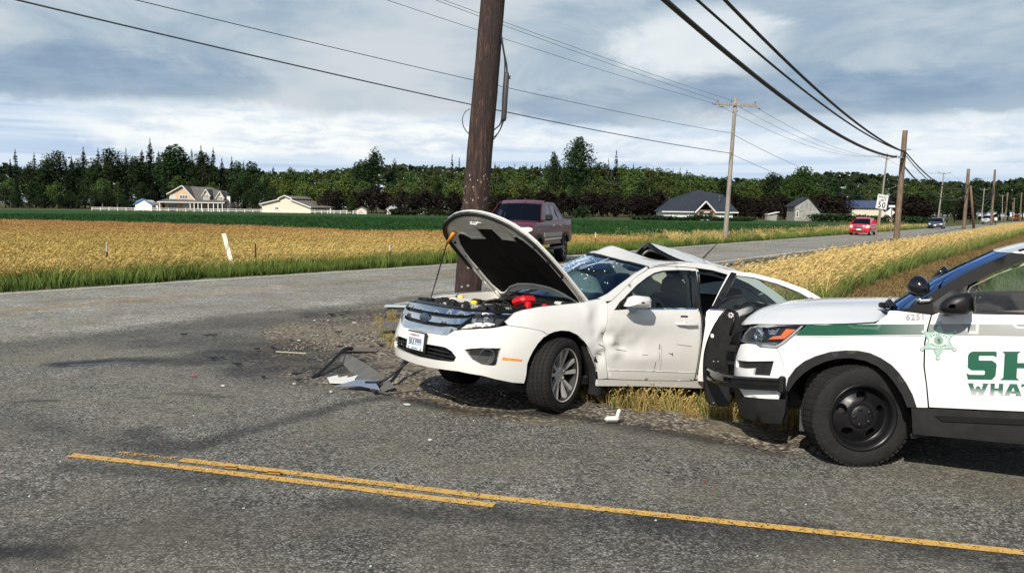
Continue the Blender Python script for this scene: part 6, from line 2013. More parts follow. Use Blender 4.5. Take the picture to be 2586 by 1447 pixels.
for mir in (False, True):
    fe = panel('fender', WS, FEN, M['white'], SED, (), .035 if not mir else .07, 0, .03, dent, mir)
    sg = -1 if mir else 1
    # arch lip and inner liner
    lip = MB(); P_ = []
    for s_, z_ in [(1.234, .30), (1.238, .417), (1.286, .536), (1.33, .60), (1.386, .652)] + AR[::-1][1:]:
        P_.append([tuple(WS(sg * s_, z_, .0)), tuple(WS(sg * s_, z_, -.02)), tuple(WS(sg * s_, z_, -.20)), tuple(WS(sg * s_, z_, -.36))])
    lip.grid(P_); lip.build('wheel_liner', M['black'], fe)
    dr = panel('front_door', WS, DOOR, M['white'], SED, [WIN], .035 if not mir else .08, 0, .025, dent, mir)
    panel('window', WS, [(2.83 + (s - 2.83) * 1.01, 1.12 + (z - 1.12) * 1.02) for s, z in WIN], M['glass'], dr, (), .09, -.012, 0, None, mir)
    panel('pillar_cover', WS, [(3.385, 1.328), (3.472, 1.332), (3.42, 1.15), (3.352, .957), (3.262, .953), (3.325, 1.15)], M['blackgloss'], dr, (), .06, .004, .006, None, mir)
    panel('window_seal', WS, [(2.232, .918), (2.405, 1.047), (2.58, 1.153), (2.744, 1.235), (2.86, 1.281), (2.989, 1.309), (3.2, 1.327), (3.40, 1.333), (3.40, 1.320), (3.2, 1.313), (2.989, 1.295), (2.86, 1.266), (2.744, 1.220), (2.58, 1.138), (2.405, 1.032), (2.262, .925)], M['black'], dr, (), .06, .0045, .01, None, mir)
    panel('mirror_patch', WS, [(2.20, .912), (2.30, .985), (2.412, 1.045), (2.40, .99), (2.37, .925)], M['black'], dr, (), .05, .005, .008, None, mir)
    panel('belt_strip', WS, [(2.36, .922), (2.36, .934), (3.31, .960), (3.31, .948)], M['chrome'], dr, (), .08, .006, .008, None, mir)
    # lower door fold: a shallow step
    panel('door_moulding', WS, [(2.140, .368), (2.60, .352), (3.285, .325), (3.285, .318), (2.60, .345), (2.143, .360)], M['white'], dr, (), .06, .004, .004, dent, mir)
    # handle
    hb = MB(); a = WS(sg * 2.98, .80, .022); b = WS(sg * 3.27, .797, .022)
    if not mir: a.y -= .012
    hb.tube([a + Vector((.0, -.018 * sg, 0)), a.lerp(b, .08), a.lerp(b, .5) + Vector((0, .008 * sg, 0)), a.lerp(b, .92), b + Vector((0, -.018 * sg, 0))], [.010, .014, .015, .014, .010], 8)
    hb.build('door_handle', M['white'], dr)
    c_ = WS(sg * 3.10, .80, .001); hm = MB().lathe([(.034, -.004), (.030, .001), (.0, .001)], 18, 'y', (c_.x, c_.y, c_.z)); hm.build('handle_recess', M['inner'], dr)
    kp = MB().box(tuple(WS(sg * 3.10, .875, .003)), (.095, .004, .016)); kp.build('keypad', M['trim'], dr)
    # mirror
    mo_ = MB()
    mp = [(2.225, .955), (2.27, 1.035), (2.34, 1.06), (2.50, 1.056), (2.535, 1.03), (2.53, .955), (2.48, .945), (2.30, .945)]
    ring1 = [WS(sg * s_, z_, 0) for s_, z_ in mp]
    cen = sum(ring1, Vector()) / len(ring1)
    rows = []
    base_y = .955 * sg
    for k_, (sc_, dy, dx) in enumerate([(.80, -.025, 0.0), (1.0, -.015, 0), (1.0, .02, .01), (.90, .055, .025), (.6, .08, .04), (.15, .087, .045)]):
        rows.append([(cen.x + (q.x - cen.x) * sc_ + dx * .6, base_y + sg * (dy + (.0)), cen.z + (q.z - cen.z) * sc_) for q in ring1] )
        rows[-1].append(rows[-1][0])
    mo_.grid(rows)
    mr_ = mo_.build('door_mirror', M['white'], SED)
    MB().tube([WS(sg * 2.33, .955, -.01), WS(sg * 2.36, .965, .04), (cen.x + .02, base_y, .965)], [.035, .03, .028], 8).build('mirror_arm', M['black'], mr_)
    MB().box((cen.x - .035, base_y + sg * -.03, .95), (.22, .09, .022), None, .01).build('mirror_base', M['black'], mr_)
    panel('roof_rail', WS, RAIL, M['white'], SED, (), .05, 0, .03, None, mir)
    panel('quarter_panel', WS, QUAR, M['white'], SED, (), .08, 0, .03, None, mir)
    panel('sill', WS, SILL, M['white'], SED, (), .08, -.004, .08, None, mir)
    panel('taillight', WS, [(5.30, .78), (5.66, .80), (5.66, .93), (5.42, .98)], M['red'], SED, (), .08, .006, .01, None, mir)
ldoor = [o for o in SED.children if o.name.startswith('front_door')][0]
for s0, z0, s1, z1, w_ in ((2.78, .60, 2.772, .55, .004), (2.775, .52, 2.765, .44, .002), (2.80, .58, 2.80, .36, .0012), (2.90, .515, 2.945, .505, .005), (2.94, .52, 2.95, .49, .004), (2.72, .43, 2.72, .37, .003), (2.55, .50, 2.62, .50, .002), (2.20, .60, 2.27, .606, .004), (2.22, .55, 2.36, .535, .002), (3.0, .60, 3.2, .585, .0012)):
    panel('scratch', WS, [(s0 - w_, z0), (s0 + w_, z0 + .003), (s1 + w_, z1), (s1 - w_, z1 - .003)], M['trim'], ldoor, (), .05, .002, 0, dent)
lfen = [o for o in SED.children if o.name.startswith('fender')][0]
for s0, z0, s1, z1, w_ in ((2.03, .70, 2.075, .69, .003), (1.98, .52, 2.06, .50, .002), (2.00, .60, 2.05, .58, .002), (1.42, .675, 1.37, .705, .0015)):
    panel('scratch', WS, [(s0 - w_, z0 - w_), (s0 + w_, z0 + w_), (s1 + w_, z1 + w_), (s1 - w_, z1 - w_)], M['trim'], lfen, (), .05, .002, 0, dent)
# splash guard hanging behind the left front wheel
sp = MB(); P_ = []
for t in np.linspace(0, 1, 9):
    s_ = 1.90 + .17 * math.sin(t * 1.5) ; z_ = .57 - .45 * t
    P_.append([tuple(WS(s_ - .03, z_, -.10)), tuple(WS(s_, z_, -.012)), tuple(WS(s_ + .03 + .05 * t, z_, -.02)), tuple(WS(s_ + .04 + .06 * t, z_, -.08))])
sp.grid(P_); sp.build('splash_guard', M['trim'], SED)
panel('rear_bumper', WS, [(5.64, .25), (6.32, .25), (6.32, .72), (5.64, .76)], M['white'], SED, (), .1, .01, .03)
panel('rear_bumper', WS, [(5.64, .25), (6.32, .25), (6.32, .72), (5.64, .76)], M['white'], SED, (), .1, .01, .03, None, True)
tl = MB()
P_ = []
for x_ in (-3.15, -3.4, -3.65, -3.78, -3.83, -3.86):
    zz = {-3.15: 1.035, -3.4: 1.05, -3.65: 1.04, -3.78: 1.0, -3.83: .9, -3.86: .72}[x_]
    P_.append([(x_, y_, zz - .05 * (abs(y_) / .7) ** 3) for y_ in np.linspace(-.72, .72, 11)])
tl.grid(P_); tl.build('boot_lid', M['white'], SED)

# rear door swung open about its front edge
TH = R(53)
HG = WS(3.315, .6, 0)
def opened(p):
    q = p - Vector((HG.x + .02, HG.y + .01, 0))
    c, s = math.cos(-TH), math.sin(-TH)
    return Vector((c * q.x - s * q.y + HG.x + .02, s * q.x + c * q.y + HG.y + .01, p.z))
def WO(s, z, off=0.): return opened(WS(s, z, off))
rd = panel('rear_door', WO, RDOOR, M['white'], SED, [RWIN], .06, 0, .05, label='rear door swung wide open')
panel('window', WO, [(s, z) for s, z in RWIN], M['glass'], rd, (), .1, -.012, 0)
def ringpoly(poly, k, c=None):
    cs = sum(p[0] for p in poly) / len(poly); cz = sum(p[1] for p in poly) / len(poly)
    return [(cs + (s - cs) * k, cz + (z - cz) * k) for s, z in poly]
def band(name, wr, poly, w_, m, parent, off, mir=False, fl=.01):
    cs = sum(p[0] for p in poly) / len(poly); cz = sum(p[1] for p in poly) / len(poly)
    inner = []
    for s, z in poly:
        l = math.hypot(s - cs, z - cz); inner.append((s + (cs - s) / l * w_, z + (cz - z) / l * w_))
    return panel(name, wr, poly, m, parent, [inner], .05, off, fl, None, mir)
band('window_seal', WO, RWIN, .022, M['black'], rd, .004)
panel('pillar_cover', WO, [(3.345, .955), (3.385, 1.0), (3.44, 1.15), (3.522, 1.345), (3.58, 1.335), (3.515, 1.15), (3.435, .962)], M['blackgloss'], rd, (), .06, .005, .006)
panel('window_bar', WO, [(4.245, .975), (4.275, .975), (4.335, 1.145), (4.30, 1.155)], M['black'], rd, (), .05, .005, .01)
panel('belt_strip', WO, [(3.36, .950), (3.36, .962), (4.55, .985), (4.55, .973)], M['chrome'], rd, (), .08, .006, .008)
panel('door_trim', WO, [(3.36, .30), (3.38, .93), (4.45, .93), (4.10, .66), (3.98, .30)], M['cabin'], rd, (), .1, -.07, .0)
hb = MB(); a = WO(4.12, .83, .022); b = WO(4.38, .835, .022); hb.tube([a, a.lerp(b, .5), b], .014, 8); hb.build('door_handle', M['white'], rd)
band('door_opening_seal', WS, [(3.345, .30), (3.37, .95), (3.43, 1.13), (3.50, 1.325), (3.74, 1.318), (3.98, 1.275), (4.22, 1.20), (4.42, 1.10), (4.55, .99), (4.50, .86), (4.2, .68), (4.02, .5), (3.95, .27)], .03, M['black'], SED, -.02)
panel('centre_pillar', WS, [(3.30, .25), (3.33, .93), (3.44, 1.15), (3.50, 1.36), (3.56, 1.36), (3.47, 1.13), (3.40, .93), (3.38, .25)], M['white'], SED, (), .06, -.03, .04)
panel('centre_pillar', WS, [(3.30, .25), (3.33, .93), (3.44, 1.15), (3.50, 1.36), (3.60, 1.36), (3.52, 1.13), (3.42, .93), (3.40, .25)], M['white'], SED, (), .06, -.03, .04, None, True)
for mir in (True,):
    dr2 = panel('rear_door', WS, RDOOR, M['white'], SED, [RWIN], .09, 0, .03, None, True)
    panel('window', WS, RWIN, M['glass'], dr2, (), .1, -.012, 0, None, True)

# hood, thrown open: modelled shut, then turned about its hinges
HA, HRO, HX, HZ, HYW = .772, -.012, -.403, .902, .047
def hoodz(x, y): return .985 - .11 * max(0, (x + .45)) / 1.3 - .05 * max(0, x) ** 2 - .06 * (abs(y) / .7) ** 2
def hoodpose(p):
    q = Vector(p) - Vector((HX, 0, HZ))
    c, s = math.cos(HA), math.sin(HA); q = Vector((c * q.x - s * q.z, q.y, s * q.x + c * q.z))
    c, s = math.cos(HRO), math.sin(HRO); q = Vector((q.x, c * q.y - s * q.z, s * q.y + c * q.z))
    c, s = math.cos(HYW), math.sin(HYW); q = Vector((c * q.x - s * q.y, s * q.x + c * q.y, q.z))
    return q + Vector((HX, 0, HZ))
class HoodSheet:
    def __init__(self, d): self.d = d
    def __call__(self, s, z, off=0.):
        return hoodpose((z, s, hoodz(z, s) + off - self.d))
hh = [(0, -.26), (.30, -.28), (.50, -.34), (.62, -.42), (.69, -.50), (.745, -.48), (.765, -.2), (.762, .1), (.745, .35), (.715, .52), (.665, .62), (.57, .715), (.45, .775), (.3, .825), (.15, .852), (0, .862)]
HOUT = sym(hh)
hd_ = panel('hood', HoodSheet(0), HOUT, M['white'], SED, (), .06, 0, .022, label='hood raised with black insulation underneath')
padh = [(0, -.17), (.25, -.185), (.42, -.235), (.56, -.32), (.635, -.33), (.665, -.2), (.665, .0), (.65, .22), (.60, .42), (.53, .53), (.47, .57), (.40, .56), (.34, .50), (.15, .51), (.13, .66), (0, .665)]
PAD = sym(padh)
FR = sym([(s * .985, -.255 + (z + .26) * .982) for s, z in hh])
panel('hood_frame', HoodSheet(.030), FR, M['inner'], hd_, [PAD], .06, 0, -.022)
def padbulge(s, z, p, sg):
    return p
class PadSheet:
    def __call__(self, s, z, off=0.):
        n = noise.noise(Vector((s * 4, z * 4, 1.3))) * .010 + noise.noise(Vector((s * 9, z * 9, 4.3))) * .005
        e = min(1, max(0, (.60 - abs(s)) / .12)) 
        return hoodpose((z, s, hoodz(z, s) - .026 + n - .012 * math.sin(PI * min(1, max(0, (z + .12) / .7))) + off))
panel('insulation_pad', PadSheet(), sym([(s * 1.01, .2 + (z - .2) * 1.02) for s, z in padh]), M['padblack'], hd_, (), .05, 0, 0)
# raised rim of the frame along the pad, stiffening ribs, seal, striker
rb = MB()
for k_, off_ in ((1.0, .0),):
    ring = [hoodpose((z, s, hoodz(z, s) - .034)) for s, z in refine(PAD, .08)]
    rb.tube(ring + [ring[0]], .010, 6)
rb.build('frame_rim', M['inner'], hd_)
sl_ = MB(); P_ = []
fr_pts = [p for p in HOUT if p[1] > .3 or (abs(p[0]) > .7 and p[1] > .12)]
fr_pts = sorted(fr_pts, key=lambda p: p[0])
order = [p for p in HOUT[10:len(HOUT)] ]
front = [(s, z) for s, z in hh if z > .09]
front = front + [(-s, z) for s, z in reversed(front[:-1])]
for s, z in catmull(front, 4):
    k_ = .985; P_.append([tuple(hoodpose((z * k_ + .004, s * k_, hoodz(z, s) - .030))), tuple(hoodpose((z * k_ + .002, s * k_, hoodz(z, s) - .052))), tuple(hoodpose((z * k_ - .028, s * (k_ - .032), hoodz(z, s) - .048))), tuple(hoodpose((z * k_ - .034, s * (k_ - .036), hoodz(z, s) - .030)))])
sl_.grid(P_, False); sl_.build('hood_seal', M['black'], hd_)
st_ = MB()
sk = lambda x, y, d: hoodpose((x, y, hoodz(x, y) - d))
st_.tube([sk(.76, -.05, .03), sk(.74, -.05, .085), sk(.74, .05, .085), sk(.76, .05, .03)], .008, 6)
st_.tube([sk(.72, -.09, .035), sk(.74, -.09, .06), sk(.74, .09, .06), sk(.72, .12, .035)], .007, 6)
st_.build('latch_striker', M['inner'], hd_)
lb = MB(); lb.grid([[tuple(sk(x, y, .033 + (.012 if .66 < x < .80 and abs(y) < .24 else 0))) for y in np.linspace(-.3, .3, 9)] for x in np.linspace(.62, .82, 6)]); lb.build('latch_reinforcement', M['inner'], hd_)
gp = MB()
for sg in (-1, 1):
    gp.grid([[tuple(sk(x, sg * y, .036)) for y in (.13, .2, .28, .36)] for x in (.48, .53, .60)], False)
gp.build('frame_gusset', M['inner'], hd_)
for sg in (-1, 1):
    hg = MB()
    a = hoodpose((-.28, sg * .66, hoodz(-.28, .66) - .04)); b = hoodpose((-.44, sg * .69, hoodz(-.44, .69) - .05)); c = Vector((-.36, sg * .70, .93)); d_ = Vector((-.30, sg * .70, .86))
    hg.tube([a, b], .016, 6); hg.tube([b, c, d_], [.014, .016, .018], 6); hg.box(tuple(d_), (.09, .02, .08))
    hg.build('hood_hinge', M['inner'], hd_)
gs = MB()
for x_ in (.05, .25, .45):
    for sg in (-1, 1): gs.lathe([(.012, -.01), (.012, .008), (0, .008)], 8, 'z', tuple(sk(x_, sg * (.66 - .08 * max(0, x_ - .2)), .042)))
gs.build('bump_stops', M['black'], hd_)

# engine bay
eb = MB()
eb.box((.20, 0, .40), (1.15, 1.30, .06)); eb.box((-.42, 0, .70), (.04, 1.36, .5)); eb.box((.70, 0, .55), (.06, 1.2, .45))
for sg in (-1, 1): eb.box((.12, sg * .67, .62), (1.02, .04, .5))
bay = eb.build('engine_bay', M['black'], SED)
sgp = MB()
P_ = []
for y_ in np.linspace(-.76, .76, 19):
    xf = WS.plan(abs(y_) * 1.03)[0] - .135 - .03 * abs(y_) 
    xf = max(.52, .83 - .22 * (abs(y_) / .76) ** 2.2)
    P_.append([(xf + .02, y_, .838), (xf - .02, y_, .852), (xf - .16, y_, .845), (xf - .17, y_, .75)])
sgp.grid(P_, False); sgp.build('radiator_cover', M['black'], SED)
for sg in (-1, 1):
    rl = MB(); P_ = []
    for s_, z_ in ((1.13, .852), (1.195, .874), (1.346, .905), (1.598, .933), (1.75, .949), (1.869, .962), (1.98, .985)):
        a = WS(sg * s_, z_, -.004); b = Vector((a.x - .01, sg * (abs(a.y) - .075), z_ - .012)); c = Vector((b.x, b.y, z_ - .16)); P_.append([tuple(a), tuple(b), tuple(c)])
    rl.grid(P_, False); rl.build('fender_rail', M['white'], SED)
def ebox(name, c, s, m, rot=None, bev=.012): return MB().box(c, s, rot, bev).build(name, m, bay)
ebox('engine_cover', (.18, -.10, .80), (.55, .52, .12), M['black'], None, .03)
ebox('battery', (.02, .36, .84), (.26, .20, .16), M['black'])
ebox('battery_cover', (.10, .37, .935), (.17, .19, .075), M['red'], Matrix.Rotation(.25, 3, 'X'), .025)
ebox('battery_terminal_cover', (.12, .47, .90), (.06, .05, .07), M['red'], None, .015)
ebox('fuse_box', (-.14, .52, .86), (.24, .16, .12), M['trim'])
ebox('air_box', (.38, .42, .80), (.34, .30, .16), M['black'], None, .03)
ebox('coolant_tank', (.22, -.55, .80), (.26, .16, .18), mat('cloudy_plastic', (.55, .54, .50), .4), None, .04)
ebox('brake_reservoir', (-.30, .42, .90), (.14, .10, .09), bpy.data.materials['cloudy_plastic'], None, .02)
MB().lathe([(.032, 0), (.034, .02), (.026, .034), (0, .036)], 12, 'z', (.42, .02, .865)).build('oil_cap', M['yellowcap'], bay)
MB().lathe([(.028, 0), (.03, .02), (0, .03)], 12, 'z', (.22, -.55, .89)).build('coolant_cap', M['yellowcap'], bay)
hs = MB()
rr_ = random.Random(11)
for k_ in range(16):
    a = Vector((rr_.uniform(-.2, .6), rr_.uniform(-.6, .6), rr_.uniform(.80, .87))); b = a + Vector((rr_.uniform(-.3, .3), rr_.uniform(-.35, .35), rr_.uniform(-.04, .03))); m_ = a.lerp(b, .5) + Vector((rr_.uniform(-.06, .06), rr_.uniform(-.06, .06), rr_.uniform(.0, .05)))
    hs.tube(catmull([tuple(a - Vector((0, 0, .08))), tuple(a), tuple(m_), tuple(b), tuple(b - Vector((0, 0, .08)))], 5), rr_.choice([.009, .012, .018, .024]), 7)
hs.build('hoses', M['black'], bay)
al = MB()
for k_ in range(26):
    al.box((rr_.uniform(.0, .62), rr_.uniform(-.62, .55), rr_.uniform(.79, .865)), (rr_.uniform(.02, .09), rr_.uniform(.02, .09), rr_.uniform(.02, .06)), Matrix.Rotation(rr_.uniform(0, 3), 3, 'Z'), .006)
al.build('metal_brackets', mat('cast_alloy', (.42, .42, .41), .4, metal=.5, noise_s=20, noise_amt=.3), bay)
bl = MB()
for k_ in range(24):
    bl.box((rr_.uniform(.0, .66), rr_.uniform(-.66, .6), rr_.uniform(.80, .875)), (rr_.uniform(.03, .10), rr_.uniform(.02, .09), rr_.uniform(.03, .07)), Matrix.Rotation(rr_.uniform(0, 3), 3, 'Z'), .008)
bl.build('connectors', M['trim'], bay)
ebox('red_connector', (.0, .56, .90), (.05, .04, .05), M['red'])
# cowl
cw = MB(); P_ = []
for y_ in np.linspace(-.74, .74, 17):
    xc = -.28 - .22 * (abs(y_) / .74) ** 2
    P_.append([(xc + .16, y_, .915 - .03 * (abs(y_) / .74)), (xc + .08, y_, .945), (xc + .02, y_, .935), (xc - .06, y_, .955)])
cw.grid(P_); cwo = cw.build('cowl', M['black'], SED)
for y0, y1 in ((.62, -.05), (-.1, -.62)):
    MB().tube([(-.42, y0, .965), (-.34, (y0 + y1) / 2, .975), (-.33, y1, .975)], [.016, .011, .007], 6).build('wiper', M['black'], cwo)

# windscreen
def lerpv(a, b, t): return Vector(a).lerp(Vector(b), t)
LE = catmull([(-.60, .735, .945), (-.85, .70, 1.09), (-1.05, .655, 1.225), (-1.205, .61, 1.325)], 6)
RE = catmull([(-.55, -.74, .955), (-.85, -.69, 1.12), (-1.1, -.60, 1.30), (-1.33, -.50, 1.435)], 6)
P_ = []
for i in range(len(LE)):
    t = i / (len(LE) - 1); row = []
    for j in range(21):
        u = j / 20
        p = lerpv(LE[i], RE[i], u); b = math.sin(PI * u)
        p += Vector((.24 * b * (1 - t) + .10 * b * t, 0, .02 * b + .035 * math.sin(PI * u) * math.sin(PI * t)))
        p.x += .012 * noise.noise(Vector((u * 5, t * 4, 3.))) * t
        row.append(tuple(p))
    P_.append(row)
ws_ = MB().grid(P_).build('windscreen', M['shield'], SED)
sb = MB()
for rowset in ([P_[i][0] for i in range(len(P_))], P_[-1], P_[0]):
    sb.tube([Vector(p) + Vector((.004, 0, .004)) for p in rowset], .013, 5)
sb.build('windscreen_seal', M['black'], ws_)
# fracture lines and chips in the glass
ck = MB(); rr_ = random.Random(4)
def wsp(u, t, o=.004):
    i = min(len(P_) - 2, int(t * (len(P_) - 1))); f = t * (len(P_) - 1) - i; j = min(19, int(u * 20)); g = u * 20 - j
    a = Vector(P_[i][j]).lerp(Vector(P_[i][j + 1]), g); b = Vector(P_[i + 1][j]).lerp(Vector(P_[i + 1][j + 1]), g)
    return a.lerp(b, f) + Vector((.7 * o, 0, .7 * o))
for c_u, c_t in ((.62, .55), (.80, .7), (.45, .75)):
    for k_ in range(7):
        a = rr_.uniform(0, 6.28); pts = []
        for q in range(5):
            uu = c_u + math.cos(a) * q * .035 + rr_.uniform(-.01, .01); tt = c_t + math.sin(a) * q * .06 + rr_.uniform(-.015, .015)
            if 0 < uu < 1 and 0 < tt < 1: pts.append(wsp(uu, tt))
        if len(pts) > 1: ck.tube(pts, .0016, 4)
for k_ in range(40):
    uu, tt = rr_.uniform(.15, .95), rr_.uniform(.15, .92); ck.box(tuple(wsp(uu, tt)), (.006, rr_.uniform(.006, .022), .005), Matrix.Rotation(rr_.uniform(0, 3), 3, 'X'))
ck.build('cracks', mat('glass_fracture', (.75, .80, .82), .3), ws_)
tg = MB(); tg.grid([[tuple(wsp(.55 + .02 * i + .01 * math.sin(j), .38 + .05 * j, .006)) for i in range(2)] for j in range(4)]); tg.build('hanging_tag', M['lens'], ws_)
# roof: the front half folded up, torn from the rear half
ctrl = [  # header -> tear line, from the left rail to the right side
    ((-1.20, .615, 1.334), (-1.86, .565, 1.414)), ((-1.17, .47, 1.356), (-1.80, .46, 1.418)), ((-1.15, .33, 1.380), (-1.60, .30, 1.416)), ((-1.14, .10, 1.412), (-1.47, .10, 1.472)), ((-1.20, -.18, 1.440), (-1.39, -.15, 1.537)), ((-1.26, -.35, 1.446), (-1.46, -.34, 1.50)), ((-1.34, -.50, 1.444), (-1.56, -.50, 1.47)), ((-1.40, -.58, 1.38), (-1.7, -.58, 1.38))]
cc = catmull([tuple(a) + tuple(b) for a, b in ctrl], 3)
P_ = []
for q in cc:
    a, b = Vector(q[:3]), Vector(q[3:])
    P_.append([tuple(a.lerp(b, t) + Vector((0, 0, .012 * math.sin(PI * t) + .008 * noise.noise(Vector((q[1] * 6, t * 3, 1)))))) for t in np.linspace(0, 1, 7)])
rf1 = MB().grid(P_).build('front_roof', M['white'], SED, label='front half of the roof folded up into a peak')
MB().grid([[(p[0], p[1], p[2] - .035) for p in row] for row in P_]).build('headliner', M['headliner'], rf1)
ed = MB().tube([Vector(r_[-1]) + Vector((-.004, 0, -.006)) for r_ in P_], .010, 5); ed.build('torn_edge', M['black'], rf1)
rows = [[(-1.93, .565, 1.412), (-1.88, .46, 1.424), (-1.83, .30, 1.470), (-1.80, .10, 1.545), (-1.83, -.09, 1.607), (-1.90, -.32, 1.50), (-1.98, -.48, 1.43)],
        [(-2.10, .57, 1.408), (-2.10, .46, 1.425), (-2.10, .30, 1.465), (-2.10, .10, 1.525), (-2.15, -.10, 1.570), (-2.2, -.35, 1.49), (-2.2, -.52, 1.42)],
        [(-2.40, .585, 1.375), (-2.45, .46, 1.405), (-2.45, .30, 1.435), (-2.5, .10, 1.475), (-2.55, -.12, 1.510), (-2.5, -.38, 1.46), (-2.5, -.56, 1.38)],
        [(-2.70, .60, 1.315), (-2.75, .46, 1.36), (-2.78, .30, 1.395), (-2.8, .10, 1.42), (-2.85, -.10, 1.44), (-2.8, -.40, 1.40), (-2.75, -.60, 1.31)],
        [(-2.85, .615, 1.265), (-2.95, .46, 1.31), (-3.0, .30, 1.345), (-3.05, .10, 1.365), (-3.08, -.10, 1.375), (-3.0, -.42, 1.33), (-2.9, -.62, 1.25)]]
fine = []
for r_ in rows: fine.append(catmull(r_, 3))
fine = list(zip(*[catmull(list(c_), 3) for c_ in zip(*fine)]))
rf2 = MB().grid([list(r_) for r_ in fine]).build('rear_roof', M['white'], SED, label='rear half of the roof raised into an open tent')
MB().grid([[(p[0], p[1], p[2] - .04) for p in r_] for r_ in fine]).build('headliner', M['black'], rf2)
MB().tube([Vector(p) + Vector((.01, 0, -.03)) for p in fine[0]], .022, 5).build('roof_lip', M['blackgloss'], rf2)
MB().tube(catmull([(-1.92, -.25, 1.47), (-1.86, -.06, 1.525), (-1.88, .2, 1.46), (-1.98, .42, 1.40)], 5), .016, 5).build('roof_bow', M['inner'], rf2)
MB().tube(catmull([(-1.86, -.12, 1.58), (-1.90, -.28, 1.50), (-1.96, -.40, 1.44)], 4), .018, 5).build('torn_pillar', M['white'], rf2)
MB().tube([(-2.62, 0, 1.49), (-2.75, 0, 1.60), (-2.84, -.01, 1.665)], [.010, .006, .003], 6).build('antenna', M['black'], rf2)
# rear window, parcel shelf, C-pillar skin
rw = MB(); P_ = []
for t in np.linspace(0, 1, 6):
    row = []
    for u in np.linspace(-1, 1, 11):
        a = Vector((-2.95 - .1 * (1 - abs(u)), .60 * u, 1.34 - .07 * u * u)); b = Vector((-3.28 - .12 * (1 - u * u), .70 * u, 1.03))
        row.append(tuple(a.lerp(b, t)))
    P_.append(row)
rw.grid(P_); rw.build('rear_window', M['glass'], SED)
# cabin
cb = MB()
cb.box((-1.65, 0, .26), (2.6, 1.46, .05)); cb.box((-2.95, 0, .80), (.5, 1.3, .04))
for sg in (-1, 1): cb.box((-1.85, sg * .76, .58), (2.1, .03, .62))
cab = cb.build('cabin_floor', M['cabin'], SED)
ds = MB(); P_ = []
for y_ in np.linspace(-.72, .72, 11): P_.append([(-.42 - .1 * abs(y_), y_, .93), (-.75, y_, .955), (-.98, y_, .93), (-1.05, y_, .82), (-1.0, y_, .55)])
ds.grid(P_); ds.build('dashboard', M['cabin'], cab)
MB().tube([(-1.12 + .05 * math.sin(t), .38 + .185 * math.cos(t), .86 + .18 * math.sin(t)) for t in np.linspace(0, 2 * PI, 25)], .015, 6).build('steering_wheel', M['black'], cab)
def seat(x, y, w=.50):
    so = MB()
    so.box((x, y, .50), (.52, w, .18), None, .06)
    so.box((x - .33, y, .78), (.16, w, .62), Matrix.Rotation(-.28, 3, 'Y'), .07)
    o = so.build('seat', M['seat'], SED)
    MB().box((x - .44, y, 1.155), (.11, .27, .20), Matrix.Rotation(-.15, 3, 'Y'), .05).build('headrest', M['seat'], o)
seat(-1.32, .38); seat(-1.32, -.38)
bs_ = MB(); bs_.box((-2.25, 0, .50), (.5, 1.3, .2), None, .06); bs_.box((-2.58, 0, .80), (.16, 1.3, .6), Matrix.Rotation(-.35, 3, 'Y'), .06); bo = bs_.build('rear_seat', M['seat'], SED)
for y_ in (-.38, .38): MB().box((-2.72, y_, 1.10), (.10, .26, .15), None, .05).build('headrest', M['seat'], bo)
def cloth(name, pts, seed, parent, thick=.05):
    r_ = [[tuple(Vector(p) + Vector((noise.noise(Vector((p[0] * 6, p[1] * 6, p[2] * 6 + seed))) * .05,) * 3)) for p in row] for row in pts]
    MB().grid(r_).build(name, M['airbag'], parent)
ab = []
for t in np.linspace(0, 1, 9):
    a0 = t * 2 * PI
    ab.append([(-.92 - .26 * math.cos(v), -.22 + .44 * math.cos(a0) * math.sin(v), 1.03 + .20 * math.sin(a0) * math.sin(v)) for v in np.linspace(.05, PI - .05, 9)])
cloth('passenger_airbag', ab, 1, cab)
cloth('curtain_airbag', [[(x_, -.50 - .06 * t, 1.33 - .42 * t - .06 * math.sin(x_ * 5)) for t in np.linspace(0, 1, 6)] for x_ in np.linspace(-1.25, -2.1, 12)], 3, cab)
cloth('curtain_airbag', [[(x_, .05 + .08 * t, 1.25 - .35 * t - (x_ + 1.6) * .25) for t in np.linspace(0, 1, 6)] for x_ in np.linspace(-1.5, -2.0, 8)], 5, cab)
MB().tube(catmull([(-1.70, .61, 1.28), (-1.76, .635, 1.15), (-1.75, .66, .94)], 5), .022, 6).build('seat_belt', M['airbag'], cab)
# underside
ub = MB(); ub.box((-1.3, 0, .24), (3.4, 1.5, .06)); ub.box((.35, 0, .33), (.7, 1.1, .08)); ub.build('underbody', M['black'], SED)
for nm, x_, sg, st, zz in (('wheel', 0, 1, R(22), .318), ('wheel', 0, -1, R(20), .318), ('wheel', -2.73, 1, 0, .325), ('wheel', -2.73, -1, 0, .325)):
    wheel(nm, SED, (x_ - .0, sg * (.78 + (.0)), zz), st, .329, .225, .238, 'alloy', sg)
# torn trim hanging under the nose
MB().tube(catmull([(.80, -.42, .30), (.92, -.50, .16), (1.02, -.58, .06), (1.12, -.72, .03)], 6), [.012] * 19, 5).build('hanging_trim', M['black'], SED)
